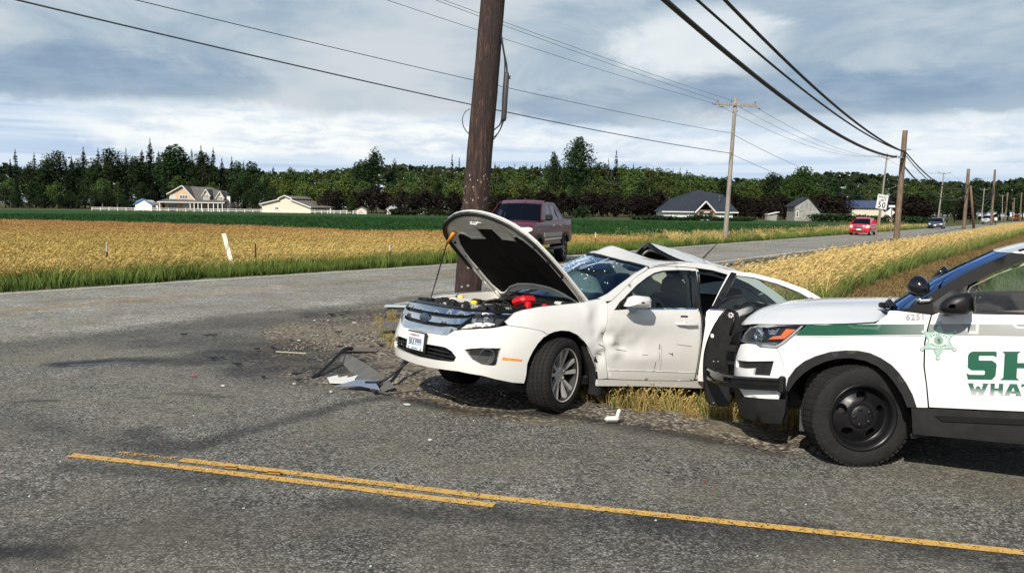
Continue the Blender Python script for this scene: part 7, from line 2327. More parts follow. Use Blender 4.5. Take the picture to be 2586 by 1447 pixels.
# hook and cord that hold the hood open
hk = empty('bungee_hook', tuple(SED.matrix_basis @ hoodpose((.50, -.62, hoodz(.5, .62) - .06))), label='orange strap and thin cord tied from the hood corner to the engine bay', cat='cord')
Mi = SED.matrix_basis
def sw(p): return (Mi @ Vector(p)) - hk.location
pA = sw(hoodpose((.60, -.50, hoodz(.60, .50) - .05))); pB = sw(hoodpose((.46, -.74, hoodz(.46, .74) - .06)))
MB().tube([pA, pA.lerp(pB, .5), pB], [.018, .016, .014], 7).build('strap', mat('orange_strap', (.85, .33, .02), .5), hk)
MB().tube(catmull([tuple(pA + Vector((0, 0, .03))), tuple(pA + Vector((.03, 0, .05))), tuple(pA + Vector((.04, 0, .01))), tuple(pA)], 5), .010, 6).build('strap_loop', bpy.data.materials['orange_strap'], hk)
MB().tube([pB, sw((.74, -.25, .86))], .007, 6).build('cord', M['black'], hk)


# ------------------------------------------------------------------ the sheriff's patrol car
PAT = empty('patrol_car', (2.91908690, 6.86322352, -.00094), (.00163, .00577, 2.63743018), 'white and green sheriff patrol car with black push bumper, cut off by the right edge', 'car')
class PatrolSkin(Wrap):
    MAP = [(0, 0), (.6, .6), (.794, .878), (.924, .991), (1.035, 1.096), (1.139, 1.197), (10, 10.058)]
    def __call__(self, s, z, off=0.):
        q = self.tab(self.MAP, abs(s))
        return Wrap.__call__(self, q if s >= 0 else -q, z, off)


WU = PatrolSkin([(.995, 0), (.99, .3), (.975, .5), (.93, .66), (.84, .79), (.70, .875), (.48, .925), (.2, .95), (-.5, .96), (-1.6, .96), (-2.8, .955), (-3.4, .93), (-3.8, .85), (-4.05, .6), (-4.1, .0)],
          [(.1, .06), (.2, .03), (.25, .015), (.4, 0), (.6, 0), (.8, .005), (.95, .015), (1.05, .03), (1.12, .05), (1.16, .075), (1.2, .10), (1.4, .17), (1.6, .25), (1.7, .32)],
          [(.1, .12), (.2, .06), (.3, .02), (.4, .0), (.6, 0), (.7, .01), (.8, .03), (.9, .05), (.95, .08), (1.0, .13), (1.05, .22), (1.1, .3)], .85, .3)
UAO = [(1.175, .598), (1.224, .678), (1.285, .735), (1.362, .780), (1.46, .820), (1.563, .840), (1.65, .845), (1.728, .836), (1.80, .808), (1.871, .766), (1.925, .712), (1.971, .649), (2.015, .57), (2.045, .486)]
UAI = [(1.185, .50), (1.20, .535), (1.236, .590), (1.286, .648), (1.35, .70), (1.432, .748), (1.51, .776), (1.599, .790), (1.70, .780), (1.786, .747), (1.85, .698), (1.898, .641), (1.95, .565), (1.985, .482)]
UF = UAO + [(2.112, .493), (2.094, .64), (2.071, .774), (2.067, .933), (2.079, 1.023), (2.098, 1.125), (1.976, 1.133), (1.90, 1.138), (1.835, 1.136), (1.825, 1.110), (1.762, 1.052), (1.552, 1.028), (1.40, 1.012), (1.285, .998), (1.20, .915), (1.128, .845), (1.075, .808)]
UB = [(0, .60), (.5, .605), (.62, .615), (.68, .78), (.75, .803), (.853, .811), (.917, .793), (1.069, .803), (1.171, .602), (1.15, .50), (1.125, .485), (1.0, .475), (.75, .455), (.5, .44), (0, .44)]
UC = [(.66, .655), (.80, .675), (1.051, .709), (1.042, .66), (1.026, .593), (.94, .586), (.867, .58), (.881, .633), (.78, .615), (.66, .60)]
UH = [(.655, .80), (.70, .875), (.74, .925), (.80, .948), (.833, .957), (.95, .969), (1.043, .977), (1.16, .990), (1.268, 1.000), (1.191, .918), (1.119, .845), (1.069, .811), (.99, .802), (.917, .798), (.855, .816), (.75, .808)]
UD = [(2.108, 1.124), (2.089, 1.023), (2.077, .933), (2.081, .774), (2.103, .64), (2.122, .497), (2.40, .516), (2.679, .535), (3.30, .550), (3.33, .9), (3.33, 1.20), (2.75, 1.176), (2.368, 1.158), (2.15, 1.142)]
UW = [(2.365, 1.162), (2.335, 1.23), (2.311, 1.292), (2.324, 1.323), (2.47, 1.412), (2.635, 1.495), (2.85, 1.56), (3.05, 1.59), (3.22, 1.60), (3.26, 1.40), (3.28, 1.205), (2.95, 1.19), (2.648, 1.177)]
UPIL = [(1.90, 1.148), (1.952, 1.160), (2.093, 1.269), (2.2, 1.348), (2.307, 1.426), (2.448, 1.504), (2.556, 1.556), (2.636, 1.552), (2.86, 1.612), (3.1, 1.645), (3.3, 1.655), (3.3, 1.61), (3.05, 1.603), (2.84, 1.572), (2.63, 1.508), (2.46, 1.424), (2.313, 1.332), (2.30, 1.292), (2.326, 1.23), (2.352, 1.162), (2.15, 1.142), (2.10, 1.130), (1.976, 1.137)]
WP = M['whitesuv']
for mir in (False, True):
    sg = -1 if mir else 1
    fe = panel('fender', WU, UF, WP, PAT, (), .045, 0, .03, None, mir)
    fl = panel('wheel_flare', WU, [(s, z) for s, z in UAO] + [(1.985, .482)] + UAI[::-1][1:] + [(1.16, .50)], M['trim'], PAT, (), .04, .012, .07, None, mir)
    lip = MB(); P_ = []
    for s_, z_ in [(1.17, .35)] + UAI + [(2.01, .34)]:
        P_.append([tuple(WU(sg * s_, z_, -.02)), tuple(WU(sg * s_, z_, -.22)), tuple(WU(sg * s_, z_, -.42))])
    lip.grid(P_); lip.build('wheel_liner', M['black'], fe)
    bu = panel('front_bumper', WU, UB, WP, PAT, [UC], .045, 0, .03, None, mir)
    panel('fog_bezel', WU, [(.86 + (s - .86) * 1.03, .64 + (z - .64) * 1.05) for s, z in UC], M['trim'], bu, (), .05, -.022, 0, None, mir)
    panel('bumper_insert', WU, [(.73, .448), (.9, .468), (1.118, .484), (1.104, .428), (.95, .412), (.785, .398)], WP, bu, (), .06, .004, .02, None, mir)
    panel('valance', WU, [(0, .43), (.52, .432), (.73, .445), (.785, .393), (1.0, .412), (1.105, .424), (1.158, .432), (1.15, .33), (1.12, .236), (.967, .215), (.582, .200), (0, .20)], M['trim'], bu, (), .06, -.004, .03, None, mir)
    panel('bumper_core', WU, [(0, .2), (1.15, .24), (1.16, .60), (1.05, .98), (.6, .95), (0, .9)], M['black'], bu, (), .1, -.05, 0, None, mir)
    hd = panel('headlight', WU, [(.95 + (s - .95) * .99, .89 + (z - .89) * .98) for s, z in UH], M['black'], PAT, (), .06, -.045, .0, None, mir)
    band('headlight_rim', WU, UH, .024, M['satin'], hd, -.004, mir)
    panel('amber_strip', WU, [(.977, .862), (1.06, .872), (1.115, .880), (1.20, .955), (1.122, .953), (1.085, .900), (1.02, .888)], M['orange'], hd, (), .04, -.012, .012, None, mir)
    q = WU(sg * .87, .885, -.035); n_ = Vector((.72, .69 * sg, .02)).normalized()
    o_ = MB().lathe([(.060, .025), (.062, -.01), (.05, .012), (.035, .022), (0, .028)], 20, 'x').build('projector', M['chrome'], hd); o_.matrix_local = face_frame(tuple(q), n_.cross(Vector((0, 0, 1))) * -1, (0, 0, 1)) @ Matrix.Rotation(-PI / 2, 4, 'Y')
    o_ = MB().lathe([(.046, .018), (.035, .034), (.02, .042), (0, .045)], 20, 'x').build('projector_lens', M['lens'], hd); o_.matrix_local = Matrix(hd.children[-2].matrix_local)
    panel('reflector', WU, [(.93, .945), (1.06, .955), (1.03, .90), (.97, .895)], M['chrome'], hd, (), .05, -.03, .01, None, mir)
    panel('light_guide', WU, [(.76, .835), (.92, .83), (1.06, .845), (1.05, .83), (.92, .815), (.76, .822)], M['steel'], hd, (), .05, -.018, .01, None, mir)
    panel('lens', WU, UH, M['lens'], hd, (), .06, .002, 0, None, mir)
    dr = panel('front_door', WU, UD, WP, PAT, (), .07, 0, .03, None, mir)
    panel('window', WU, UW, glass('pale_side_glass', (.74, .86, .78), 1.6) if not mir else bpy.data.materials['pale_side_glass'], dr, (), .1, -.006, 0, None, mir)
    band('window_seal', WU, UW, .014, M['black'], dr, .002, mir)
    panel('belt_strip', WU, [(2.35, 1.150), (2.35, 1.164), (3.30, 1.206), (3.30, 1.190)], M['trim'], dr, (), .08, .006, .01, None, mir)
    panel('sail_panel', WU, [(2.115, 1.140), (2.108, 1.205), (2.20, 1.285), (2.31, 1.33), (2.306, 1.292), (2.33, 1.23), (2.355, 1.162)], M['trim'], dr, (), .05, .004, .008, None, mir)
    panel('rear_door', WU, [(3.345, .55), (3.345, 1.20), (4.20, 1.22), (4.22, .95), (4.10, .75), (4.0, .56)], WP, PAT, (), .1, 0, .03, None, mir)
    panel('rear_window', WU, [(3.35, 1.21), (3.33, 1.58), (4.05, 1.60), (4.2, 1.23)], M['darkglass'], PAT, (), .12, -.006, .0, None, mir)
    panel('quarter_panel', WU, [(4.22, .56), (4.24, .95), (4.22, 1.22), (4.1, 1.60), (5.3, 1.56), (5.75, 1.2), (5.75, .45), (4.9, .45), (4.85, .62), (4.68, .78), (4.48, .82), (4.30, .74)], WP, PAT, (), .1, 0, .03, None, mir)
    panel('a_pillar', WU, UPIL, M['pillarblack'], PAT, (), .06, .0015, .02, None, mir)
    panel('rocker', WU, [(2.01, .480), (2.113, .487), (2.40, .505), (2.679, .528), (3.3, .543), (4.25, .55), (4.25, .33), (2.69, .315), (2.156, .298), (2.028, .294)], M['trim'], PAT, (), .08, .004, .10, None, mir)
    panel('rocker_moulding', WU, [(2.160, .446), (2.40, .463), (2.681, .486), (4.0, .50), (4.0, .462), (2.683, .448), (2.40, .427), (2.207, .412)], M['blackgloss'], PAT, (), .08, .016, .02, None, mir)
    panel('roof_rail', WU, [(2.565, 1.560), (2.636, 1.556), (2.86, 1.616), (3.1, 1.650), (3.3, 1.660), (5.2, 1.66), (5.2, 1.70), (3.3, 1.70), (2.9, 1.67)], WP, PAT, (), .08, 0, .02, None, mir)
    # stripe
    gm = bpy.data.materials.get('stripe_green_painted_sheen')
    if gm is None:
        gm = mat('stripe_green_painted_sheen', (.008, .075, .04), .3, coat=.3); t, b_ = nodes(gm)
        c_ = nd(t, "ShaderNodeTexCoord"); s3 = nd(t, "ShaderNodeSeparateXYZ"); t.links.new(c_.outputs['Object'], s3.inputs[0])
        t.links.new(m_mix(t, m_map(t, s3.outputs[0], -.10, -.62, 0, 1), (.008, .075, .04), (.27, .28, .27)), b_.inputs['Base Color'])  # reflective sheen painted into the colour: green turns grey towards the rear
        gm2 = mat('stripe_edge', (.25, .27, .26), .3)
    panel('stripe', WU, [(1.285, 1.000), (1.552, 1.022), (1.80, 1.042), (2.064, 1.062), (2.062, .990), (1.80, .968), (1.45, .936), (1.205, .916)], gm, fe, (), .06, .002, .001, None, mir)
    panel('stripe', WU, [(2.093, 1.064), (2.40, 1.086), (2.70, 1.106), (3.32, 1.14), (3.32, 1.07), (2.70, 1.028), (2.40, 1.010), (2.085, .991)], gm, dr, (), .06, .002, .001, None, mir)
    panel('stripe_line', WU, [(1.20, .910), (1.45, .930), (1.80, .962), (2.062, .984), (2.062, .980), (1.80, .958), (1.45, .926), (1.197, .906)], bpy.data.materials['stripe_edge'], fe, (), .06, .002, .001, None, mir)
    # the mirror
    mq = [(-.515, 1.182), (-.530, 1.225), (-.560, 1.262), (-.610, 1.290), (-.690, 1.298), (-.712, 1.27), (-.718, 1.185), (-.69, 1.160), (-.60, 1.150), (-.54, 1.160)]
    cx_ = sum(p[0] for p in mq) / len(mq); cz_ = sum(p[1] for p in mq) / len(mq)
    rows = []
    for sc_, dy, ff in ((.75, .985, .0), (1.0, .995, 0), (1.0, 1.07, .01), (.95, 1.12, .03), (.72, 1.155, .05), (.2, 1.165, .06)):
        r_ = [(cx_ + (x - cx_) * sc_ + ff * .4, sg * dy, cz_ + (z - cz_) * sc_) for x, z in mq]; rows.append(r_ + [r_[0]])
    mo_ = MB().grid(rows).build('door_mirror', M['black'], PAT)
    MB().tube([WU(sg * 2.22, 1.165, -.01), (-.55, sg * .96, 1.165), (-.60, sg * 1.02, 1.185)], [.045, .04, .035], 8).build('mirror_arm', M['blackgloss'], mo_)
    MB().box((-.722, sg * 1.07, 1.228), (.008, .13, .10), None, .004).build('mirror_glass', M['chrome'], mo_)
# hood
edge = [(.99, .0, .90), (.97, .35, .905), (.915, .56, .922), (.85, .68, .940), (.778, .735, .957), (.571, .835, .979), (.386, .905, 1.000), (.088, .926, 1.030), (-.118, .925, 1.055), (-.19, .91, 1.108)]
zc_t = [(-.30, 1.122), (-.1, 1.122), (.031, 1.119), (.41, 1.095), (.714, 1.060), (.877, 1.010), (.95, .955), (.995, .905)]
rows = []
for x_ in (.985, .97, .95, .92, .88, .83, .77, .70, .60, .48, .35, .2, .05, -.08, -.15, -.19):
    for a, b in zip(edge, edge[1:]):
        if a[0] >= x_ >= b[0]:
            t = (a[0] - x_) / (a[0] - b[0]); ye = a[1] + (b[1] - a[1]) * t; ze = a[2] + (b[2] - a[2]) * t; break
    zc = Wrap.tab(zc_t, x_)
    row = []
    for u in np.linspace(-1, 1, 25):
        dome = .010 * (1 / (1 + math.exp(-(abs(u) - .62) * -30)) - .5)
        z = ze + (max(zc, ze) - ze) * (1 - abs(u) ** 2.6) + dome * min(1, (.98 - x_) * 3)
        row.append((x_, ye * u, z))
    rows.append(row)
hd = MB().grid(rows).build('hood', WP, PAT)
MB().tube([Vector(p) + Vector((0, .004, -.004)) for p in [(a[0], a[1], a[2]) for a in edge[3:9]]], .005, 5).build('hood_gap', M['black'], hd)
crease = MB()
# cowl and windscreen
cw = MB(); P_ = []
for u in np.linspace(-1, 1, 19): 
    xx = -.10 - .16 * abs(u) ** 2; P_.append([(xx + .06, u * .90, 1.112 - .01 * u * u), (xx - .03, u * .90, 1.095), (xx - .10, u * .89, 1.115 + .03 * u * u)])
cw.grid(P_); cwo = cw.build('cowl', M['black'], PAT)
MB().tube(catmull([(-.20, .74, 1.15), (-.16, .66, 1.175), (-.12, .45, 1.12), (-.12, .1, 1.135), (-.10, -.2, 1.14)], 5), .012, 6).build('wiper', M['blackgloss'], cwo)
wb = MB(); wb.box((-.17, .66, 1.165), (.05, .05, .06), None, .015); wb.box((-.15, .58, 1.145), (.12, .04, .04), Matrix.Rotation(.5, 3, 'Z'), .01); wb.build('wiper_arm', M['black'], cwo)
ed_l = [WU(s_, z_, -.006) for s_, z_ in ((1.90, 1.148), (1.952, 1.160), (2.093, 1.269), (2.2, 1.348), (2.307, 1.426), (2.448, 1.504), (2.556, 1.556))]
cen = [(-.09, 1.095), (-.145, 1.122), (-.315, 1.248), (-.43, 1.326), (-.565, 1.410), (-.705, 1.486), (-.815, 1.545)]
P_ = []
for e_, c_ in zip(ed_l, cen):
    P_.append([(c_[0] + (e_.x - c_[0]) * abs(u) ** 2.8, e_.y * u, c_[1] + (e_.z - c_[1]) * abs(u) ** 2.8) for u in np.linspace(-1, 1, 21)])
wso = MB().grid(P_).build('windscreen', M['bluescreen'], PAT)
# roof
rows = []
ctr_z = [(-.815, 1.549), (-.95, 1.595), (-1.1, 1.630), (-1.4, 1.70), (-1.9, 1.76), (-2.6, 1.765), (-3.3, 1.73), (-3.85, 1.65)]
sidep = [(2.560, 1.560), (2.70, 1.600), (2.86, 1.645), (3.1, 1.68), (3.5, 1.70), (4.2, 1.70), (4.9, 1.69), (5.4, 1.62)]
for (xc, zc), (s_, z_) in zip(ctr_z, sidep):
    e_ = WU(s_, z_, 0)
    rows.append([(xc + (e_.x - xc) * abs(u) ** 2.4, e_.y * u, zc + (e_.z - zc) * abs(u) ** 2.6) for u in np.linspace(-1, 1, 17)])
MB().grid(rows).build('roof', WP, PAT)
MB().tube([WU(2.60, 1.575, .004), WU(2.75, 1.618, .006), WU(3.0, 1.672, .006), WU(4.8, 1.69, .01)], .008, 6).build('roof_seam', M['trim'], PAT)
# spot lamp on the left pillar
sp0 = Vector((-.372, .872, 1.312))
sl = MB(); 
prof = [(.0, -.075), (.03, -.068), (.055, -.045), (.070, -.01), (.074, .02), (.072, .035), (.066, .040), (.0, .036)]
slo = MB().lathe(prof, 28, 'x').build('spot_lamp', M['blackgloss'], PAT)
slo.matrix_local = face_frame(tuple(sp0), Vector((.62, -.50, .35)).normalized(), Vector((-.3, .2, .9)).normalized()) 
sb = MB(); sb.tube([sp0 + Vector((-.005, .0, -.07)), sp0 + Vector((-.015, 0, -.10)), (-.44, .875, 1.22), (-.455, .86, 1.235)], [.016, .018, .014, .016], 8); sb.box(tuple(sp0 + Vector((-.0, 0, -.088))), (.035, .03, .03), None, .006); sb.build('spot_lamp_bracket', M['steel'], PAT)
sp1 = Vector((-.44, -.84, 1.30)); o_ = MB().lathe(prof, 24, 'x').build('spot_lamp', M['blackgloss'], PAT); o_.matrix_local = face_frame(tuple(sp1), (.62, 0, .55), (-.66, 0, .75))
# push bumper
pout = catmull([(1.040, 1.006), (1.075, 1.014), (1.107, 1.005), (1.171, .927), (1.222, .82), (1.258, .718), (1.279, .61), (1.282, .50), (1.276, .391), (1.257, .256), (1.228, .205), (1.194, .187), (1.10, .187)], 4)
pin = [(1.063, .192), (1.053, .249), (1.075, .45), (1.088, .635), (1.070, .72), (1.048, .794), (1.012, .90), (1.000, .95), (1.010, .985)]
POLY = pout + pin
hole = [(1.222 + .017 * math.cos(t), .778 + .019 * math.sin(t)) for t in np.linspace(0, 2 * PI, 13)[:-1]]
pbr = None
for sg in (1, -1):
    mb = MB()
    pts, tris, loops = fill2d(POLY, [hole], .06)
    for y_ in (.30, .312):
        mb.add([(x, sg * y_, z) for x, z in pts], tris if y_ > .305 else [t[::-1] for t in tris])
    for l in loops:
        n = len(l); vs = [(pts[i][0], sg * .30, pts[i][1]) for i in l] + [(pts[i][0], sg * .312, pts[i][1]) for i in l]
        mb.add(vs, [(i, (i + 1) % n, n + (i + 1) % n, n + i) for i in range(n)])
    up = mb.build('push_bumper_upright', M['black'], PAT)
    fl_ = MB(); P_ = []
    for x, z in pout: P_.append([(x + .006, sg * .282, z), (x + .010, sg * .306, z + .002), (x + .006, sg * .330, z)])
    fl_.grid(P_); fl_.build('rubber_edge', M['rubber'], up)
    MB().tube([(1.035, sg * .325, .955), (1.042, sg * .325, .90), (1.068, sg * .322, .80)], .010, 6).build('gusset', M['black'], up)
    st_ = MB()
    for k_ in range(7):
        a = 2 * PI * k_ / 7; st_.lathe([(.009, -.002), (.009, .003), (0, .003)], 8, 'y', (1.068 + .017 * math.cos(a), sg * .315, .962 + .017 * math.sin(a)))
        st_.box((1.068 + .012 * math.cos(a), sg * .3145, .962 + .012 * math.sin(a)), (.012, .004, .006), Matrix.Rotation(-a, 3, 'Y'))
    st_.build('star_badge', M['satin'], up)
    bo = MB()
    for x, z in ((1.20, .561), (1.163, .563), (1.19, .206), (1.262, .42), (1.225, .47)): bo.lathe([(.009, -.002), (.009, .005), (0, .008)], 8, 'y', (x, sg * .314, z))
    bo.build('bolts', M['steel'], up)
    br = MB(); br.box((.99, sg * .42, .70), (.16, .06, .05), None, .008); br.box((1.0, sg * .30, .60), (.20, .04, .12), None, .01); br.build('mounting_bracket', M['black'], up)
    wr_ = MB(); P_ = []
    path = catmull([(1.272, .305, .468), (1.20, .47, .478), (1.10, .64, .490), (.985, .79, .503), (.83, .895, .520), (.66, .95, .536), (.505, .972, .549)], 5)
    for x, y, z in path:
        P_.append([(x - .03, sg * (y - .03), z + .047), (x, sg * y, z + .047), (x + .004, sg * (y + .004), z + .030), (x - .012, sg * (y - .012), z + .022), (x - .012, sg * (y - .012), z - .012), (x + .004, sg * (y + .004), z - .020), (x + .002, sg * (y + .002), z - .047), (x - .03, sg * (y - .03), z - .047)])
    wr_.grid(P_, False); wo = wr_.build('wrap_bar', M['blackgloss'], PAT)
    MB().box((.505, sg * .962, .549), (.05, .05, .125), None, .012).build('end_cap', M['black'], wo)
pbx = MB().tube([(1.05, -.30, .958), (1.05, .30, .958)], .030, 16).build('push_bumper_tube', M['satin'], PAT)
pp = MB(); pp.box((1.10, 0, .62), (.03, .58, .30), None, .01); pp.box((1.12, 0, .40), (.04, .58, .10), None, .01); pp.build('push_bumper_plate', M['black'], PAT)
gr = panel('grille', WU, sym([(0, .86), (.45, .86), (.60, .80), (.58, .62), (0, .61)]), M['blackgloss'], PAT, (), .1, .006, .02)
# lettering
def letter(poly, s0, z0, wd, ht, shear, m, parent, nm='letter'):
    pts = [(s0 + wd * u, z0 + ht * v + shear * wd * u) for u, v in poly]
    return panel(nm, WU, pts, m, parent, (), .08, .003, .0015)
dleft = [o for o in PAT.children if o.name.startswith('front_door')][0]
fleft = [o for o in PAT.children if o.name.startswith('fender')][0]
m_lg = mat('letter_green', (.014, .095, .055), .35); m_lk = mat('letter_outline', (.10, .13, .12), .4)
Sx = [(.16, 1), (.95, 1), (1.0, .97), (1.0, .80), (.90, .85), (.40, .85), (.38, .83), (.38, .70), (.42, .68), (.85, .68), (1, .58), (1.02, .50), (1.0, .14), (.88, 0), (.03, 0), (-.03, .22), (.08, .17), (.58, .17), (.62, .19), (.62, .31), (.58, .33), (.14, .33), (0, .43), (-.01, .86), (.05, .96)]
Hx = [(-.02, 1), (.60, 1), (.50, .92), (.50, .60), (.95, .60), (.95, .92), (.86, 1), (1.45, 1), (1.36, .92), (1.36, .08), (1.45, 0), (.86, 0), (.95, .08), (.95, .42), (.50, .42), (.50, .08), (.60, 0), (-.05, 0), (.06, .08), (.06, .92)]
Ex = [(-.02, 1), (1.0, 1), (1.0, .78), (.90, .85), (.50, .85), (.50, .60), (.80, .60), (.80, .44), (.50, .44), (.50, .16), (.92, .16), (1.02, .24), (1.02, 0), (-.05, 0), (.06, .08), (.06, .92)]
sh = .085
letter(Sx, 2.340, .712, .165, .188, sh, m_lg, dleft)
letter(Hx, 2.540, .729, .170, .188, sh, m_lg, dleft)
letter(Ex, 2.815, .752, .165, .188, sh, m_lg, dleft)
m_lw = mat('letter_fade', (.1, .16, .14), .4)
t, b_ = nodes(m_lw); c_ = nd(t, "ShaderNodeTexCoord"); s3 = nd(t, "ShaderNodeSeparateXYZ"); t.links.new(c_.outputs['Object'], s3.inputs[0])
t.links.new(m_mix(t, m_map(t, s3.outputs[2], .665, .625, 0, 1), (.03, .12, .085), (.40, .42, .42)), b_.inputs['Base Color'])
Wx = [(-.05, 1), (.36, 1), (.30, .93), (.40, .45), (.52, .75), (.66, .75), (.78, .45), (.86, .93), (.80, 1), (1.2, 1), (1.12, .92), (.90, 0), (.68, 0), (.59, .36), (.48, 0), (.26, 0), (.04, .92)]
Hs = [(0, 1), (.36, 1), (.36, .60), (.66, .60), (.66, 1), (1.02, 1), (.98, .92), (.98, .08), (1.02, 0), (.66, 0), (.66, .38), (.36, .38), (.36, 0), (0, 0), (.05, .08), (.05, .92)]
Ax = [(.30, 1), (.75, 1), (1.08, .07), (1.12, 0), (.74, 0), (.72, .18), (.42, .18), (.40, .38), (.64, .38), (.54, .72), (.33, .08), (.36, 0), (-.05, 0), (0, .07), (.28, .92)]
Tx = [(0, 1), (1, 1), (1.02, .72), (.9, .80), (.68, .80), (.68, .08), (.75, 0), (.28, 0), (.35, .08), (.35, .80), (.12, .80), (0, .72)]
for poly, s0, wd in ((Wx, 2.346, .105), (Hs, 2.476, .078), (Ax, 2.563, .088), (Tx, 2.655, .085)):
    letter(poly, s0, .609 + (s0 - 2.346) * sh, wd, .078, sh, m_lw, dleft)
# star
m_star = mat('star_green', (.33, .48, .41), .35); m_star2 = mat('star_pale', (.52, .66, .59), .35); m_stk = mat('star_dark', (.06, .15, .11), .4); m_sts = mat('star_silver', (.25, .33, .30), .3)
cs_, cz2 = 2.157, .958
def starpoly(r0, r1): return [(cs_ + (r0 if i % 2 == 0 else r1) * math.sin(PI * i / 6) , cz2 + (r0 if i % 2 == 0 else r1) * 1.04 * math.cos(PI * i / 6) + .08 * ((r0 if i % 2 == 0 else r1) * math.sin(PI * i / 6))) for i in range(12)]
def disc(s, z, r, n=12): return [(s + r * math.cos(2 * PI * i / n), z + r * math.sin(2 * PI * i / n)) for i in range(n)]
so_ = panel('star_emblem', WU, starpoly(.118, .064), m_sts, dleft, (), .05, .0035, .001)
panel('star_field', WU, starpoly(.108, .058), m_star, so_, (), .05, .0045, .0005)
for i in range(0, 12, 2):
    s_, z_ = cs_ + .114 * math.sin(PI * i / 6), cz2 + .114 * 1.04 * math.cos(PI * i / 6) + .08 * .114 * math.sin(PI * i / 6)
    panel('star_ball', WU, disc(s_, z_, .013), m_sts, so_, (), .03, .0055, .001); panel('star_ball_centre', WU, disc(s_, z_, .007, 8), m_star2, so_, (), .03, .0065, .0005)
panel('star_disc', WU, disc(cs_, cz2, .058, 20), m_star2, so_, (), .04, .0055, .0005)
panel('star_seal', WU, disc(cs_, cz2 + .002, .030, 16), m_sts, so_, (), .04, .0065, .0005)
panel('star_relief', WU, [(cs_ + .002, cz2 + .018), (cs_ + .014, cz2 + .006), (cs_ + .006, cz2 + .0), (cs_ + .018, cz2 - .014), (cs_ - .006, cz2 - .018), (cs_ - .002, cz2 - .004), (cs_ - .012, cz2 + .004)], m_stk, so_, (), .04, .0072, .0005)
panel('star_banner', WU, [(cs_ - .060, cz2 + .022), (cs_ - .035, cz2 + .044), (cs_, cz2 + .054), (cs_ + .035, cz2 + .050), (cs_ + .064, cz2 + .030), (cs_ + .056, cz2 + .012), (cs_ + .03, cz2 + .030), (cs_, cz2 + .034), (cs_ - .03, cz2 + .024), (cs_ - .054, cz2 + .004)], m_star2, so_, (), .04, .0068, .0005)
panel('star_banner', WU, [(cs_ - .056, cz2 - .026), (cs_ - .02, cz2 - .032), (cs_ + .02, cz2 - .030), (cs_ + .058, cz2 - .018), (cs_ + .048, cz2 - .042), (cs_ + .02, cz2 - .060), (cs_, cz2 - .066), (cs_ - .02, cz2 - .062), (cs_ - .048, cz2 - .050)], m_star2, so_, (), .04, .0068, .0005)
def on_skin(s, z, off):
    p = WU(s, z, off); r_ = (WU(s + .02, z + .02 * sh, off) - WU(s - .02, z - .02 * sh, off)); u_ = WU(s, z + .02, off) - WU(s, z - .02, off)
    r_.normalize(); u_ = (u_ - r_ * u_.dot(r_)).normalized()
    return face_frame(tuple(p), r_, u_)
word = 'SHERIFF'
for i, ch in enumerate(word):
    t_ = (i - 3) / 3.; text_obj(ch, .019, m_stk, so_, on_skin(cs_ + .046 * t_, cz2 + .042 - .016 * t_ * t_, .0075) @ Matrix.Rotation(-.45 * t_, 4, 'Z'), depth=.0004, bold=.0008, name='star_lettering')
for i, ch in enumerate('WHATCOM'):
    t_ = (i - 3) / 3.; text_obj(ch, .016, m_stk, so_, on_skin(cs_ + .042 * t_, cz2 - .040 + .010 * t_ * t_, .0075) @ Matrix.Rotation(.3 * t_, 4, 'Z'), depth=.0004, bold=.0008, name='star_lettering')
text_obj('COUNTY', .0125, m_stk, so_, on_skin(cs_, cz2 - .055, .0075), depth=.0004, bold=.0004, name='star_lettering')
text_obj('6251', .058, mat('number_grey', (.13, .135, .14), .4), fleft, on_skin(2.005, 1.104, .003), depth=.0006, bold=.0016, name='unit_number', space=1.08)
# cabin, underside, wheels
cb = MB(); cb.box((-2.0, 0, .42), (3.2, 1.6, .06)); cb.box((-.70, 0, .95), (.5, 1.55, .25), None, .06)
for sg in (-1, 1): cb.box((-1.9, sg * .84, .78), (2.6, .03, .66))
cab = cb.build('cabin_floor', M['cabin'], PAT)
for y_ in (.42, -.42):
    so = MB(); so.box((-1.55, y_, .70), (.5, .5, .18), None, .06); so.box((-1.86, y_, 1.05), (.16, .5, .66), Matrix.Rotation(-.25, 3, 'Y'), .06)
    o_ = so.build('seat', M['seat'], PAT); MB().box((-1.98, y_, 1.45), (.1, .26, .2), None, .04).build('headrest', M['seat'], o_)
MB().tube([(-1.12 + .06 * math.sin(t), .42 + .19 * math.cos(t), 1.06 + .17 * math.sin(t)) for t in np.linspace(0, 2 * PI, 25)], .015, 6).build('steering_wheel', M['black'], cab)
ub = MB(); ub.box((-1.6, 0, .36), (4.2, 1.1, .10)); ub.box((-1.75, 0, .37), (1.9, 1.7, .08)); ub.box((.55, 0, .45), (.6, 1.2, .3)); ub.box((-.05, .40, .42), (.25, .3, .18)); ub.build('underbody', M['black'], PAT)
sus = MB(); sus.box((.30, .80, .36), (.08, .16, .10), Matrix.Rotation(.3, 3, 'Y')); sus.box((.36, .82, .28), (.05, .12, .16)); sus.tube([(.3, .5, .35), (.28, .85, .30)], .03, 8); sus.build('suspension', M['foggrey'], PAT)
MB().box((-.43, .90, .285), (.12, .03, .035), Matrix.Rotation(.25, 3, 'Y')).build('jack_bracket', M['trim'], PAT)
for x_, sg, st in ((0, 1, R(30)), (0, -1, R(27)), (-2.865, 1, 0), (-2.865, -1, 0)):
    wheel('wheel', PAT, (x_, sg * .83, .366), st, .368, .245, .236, 'steel', sg)


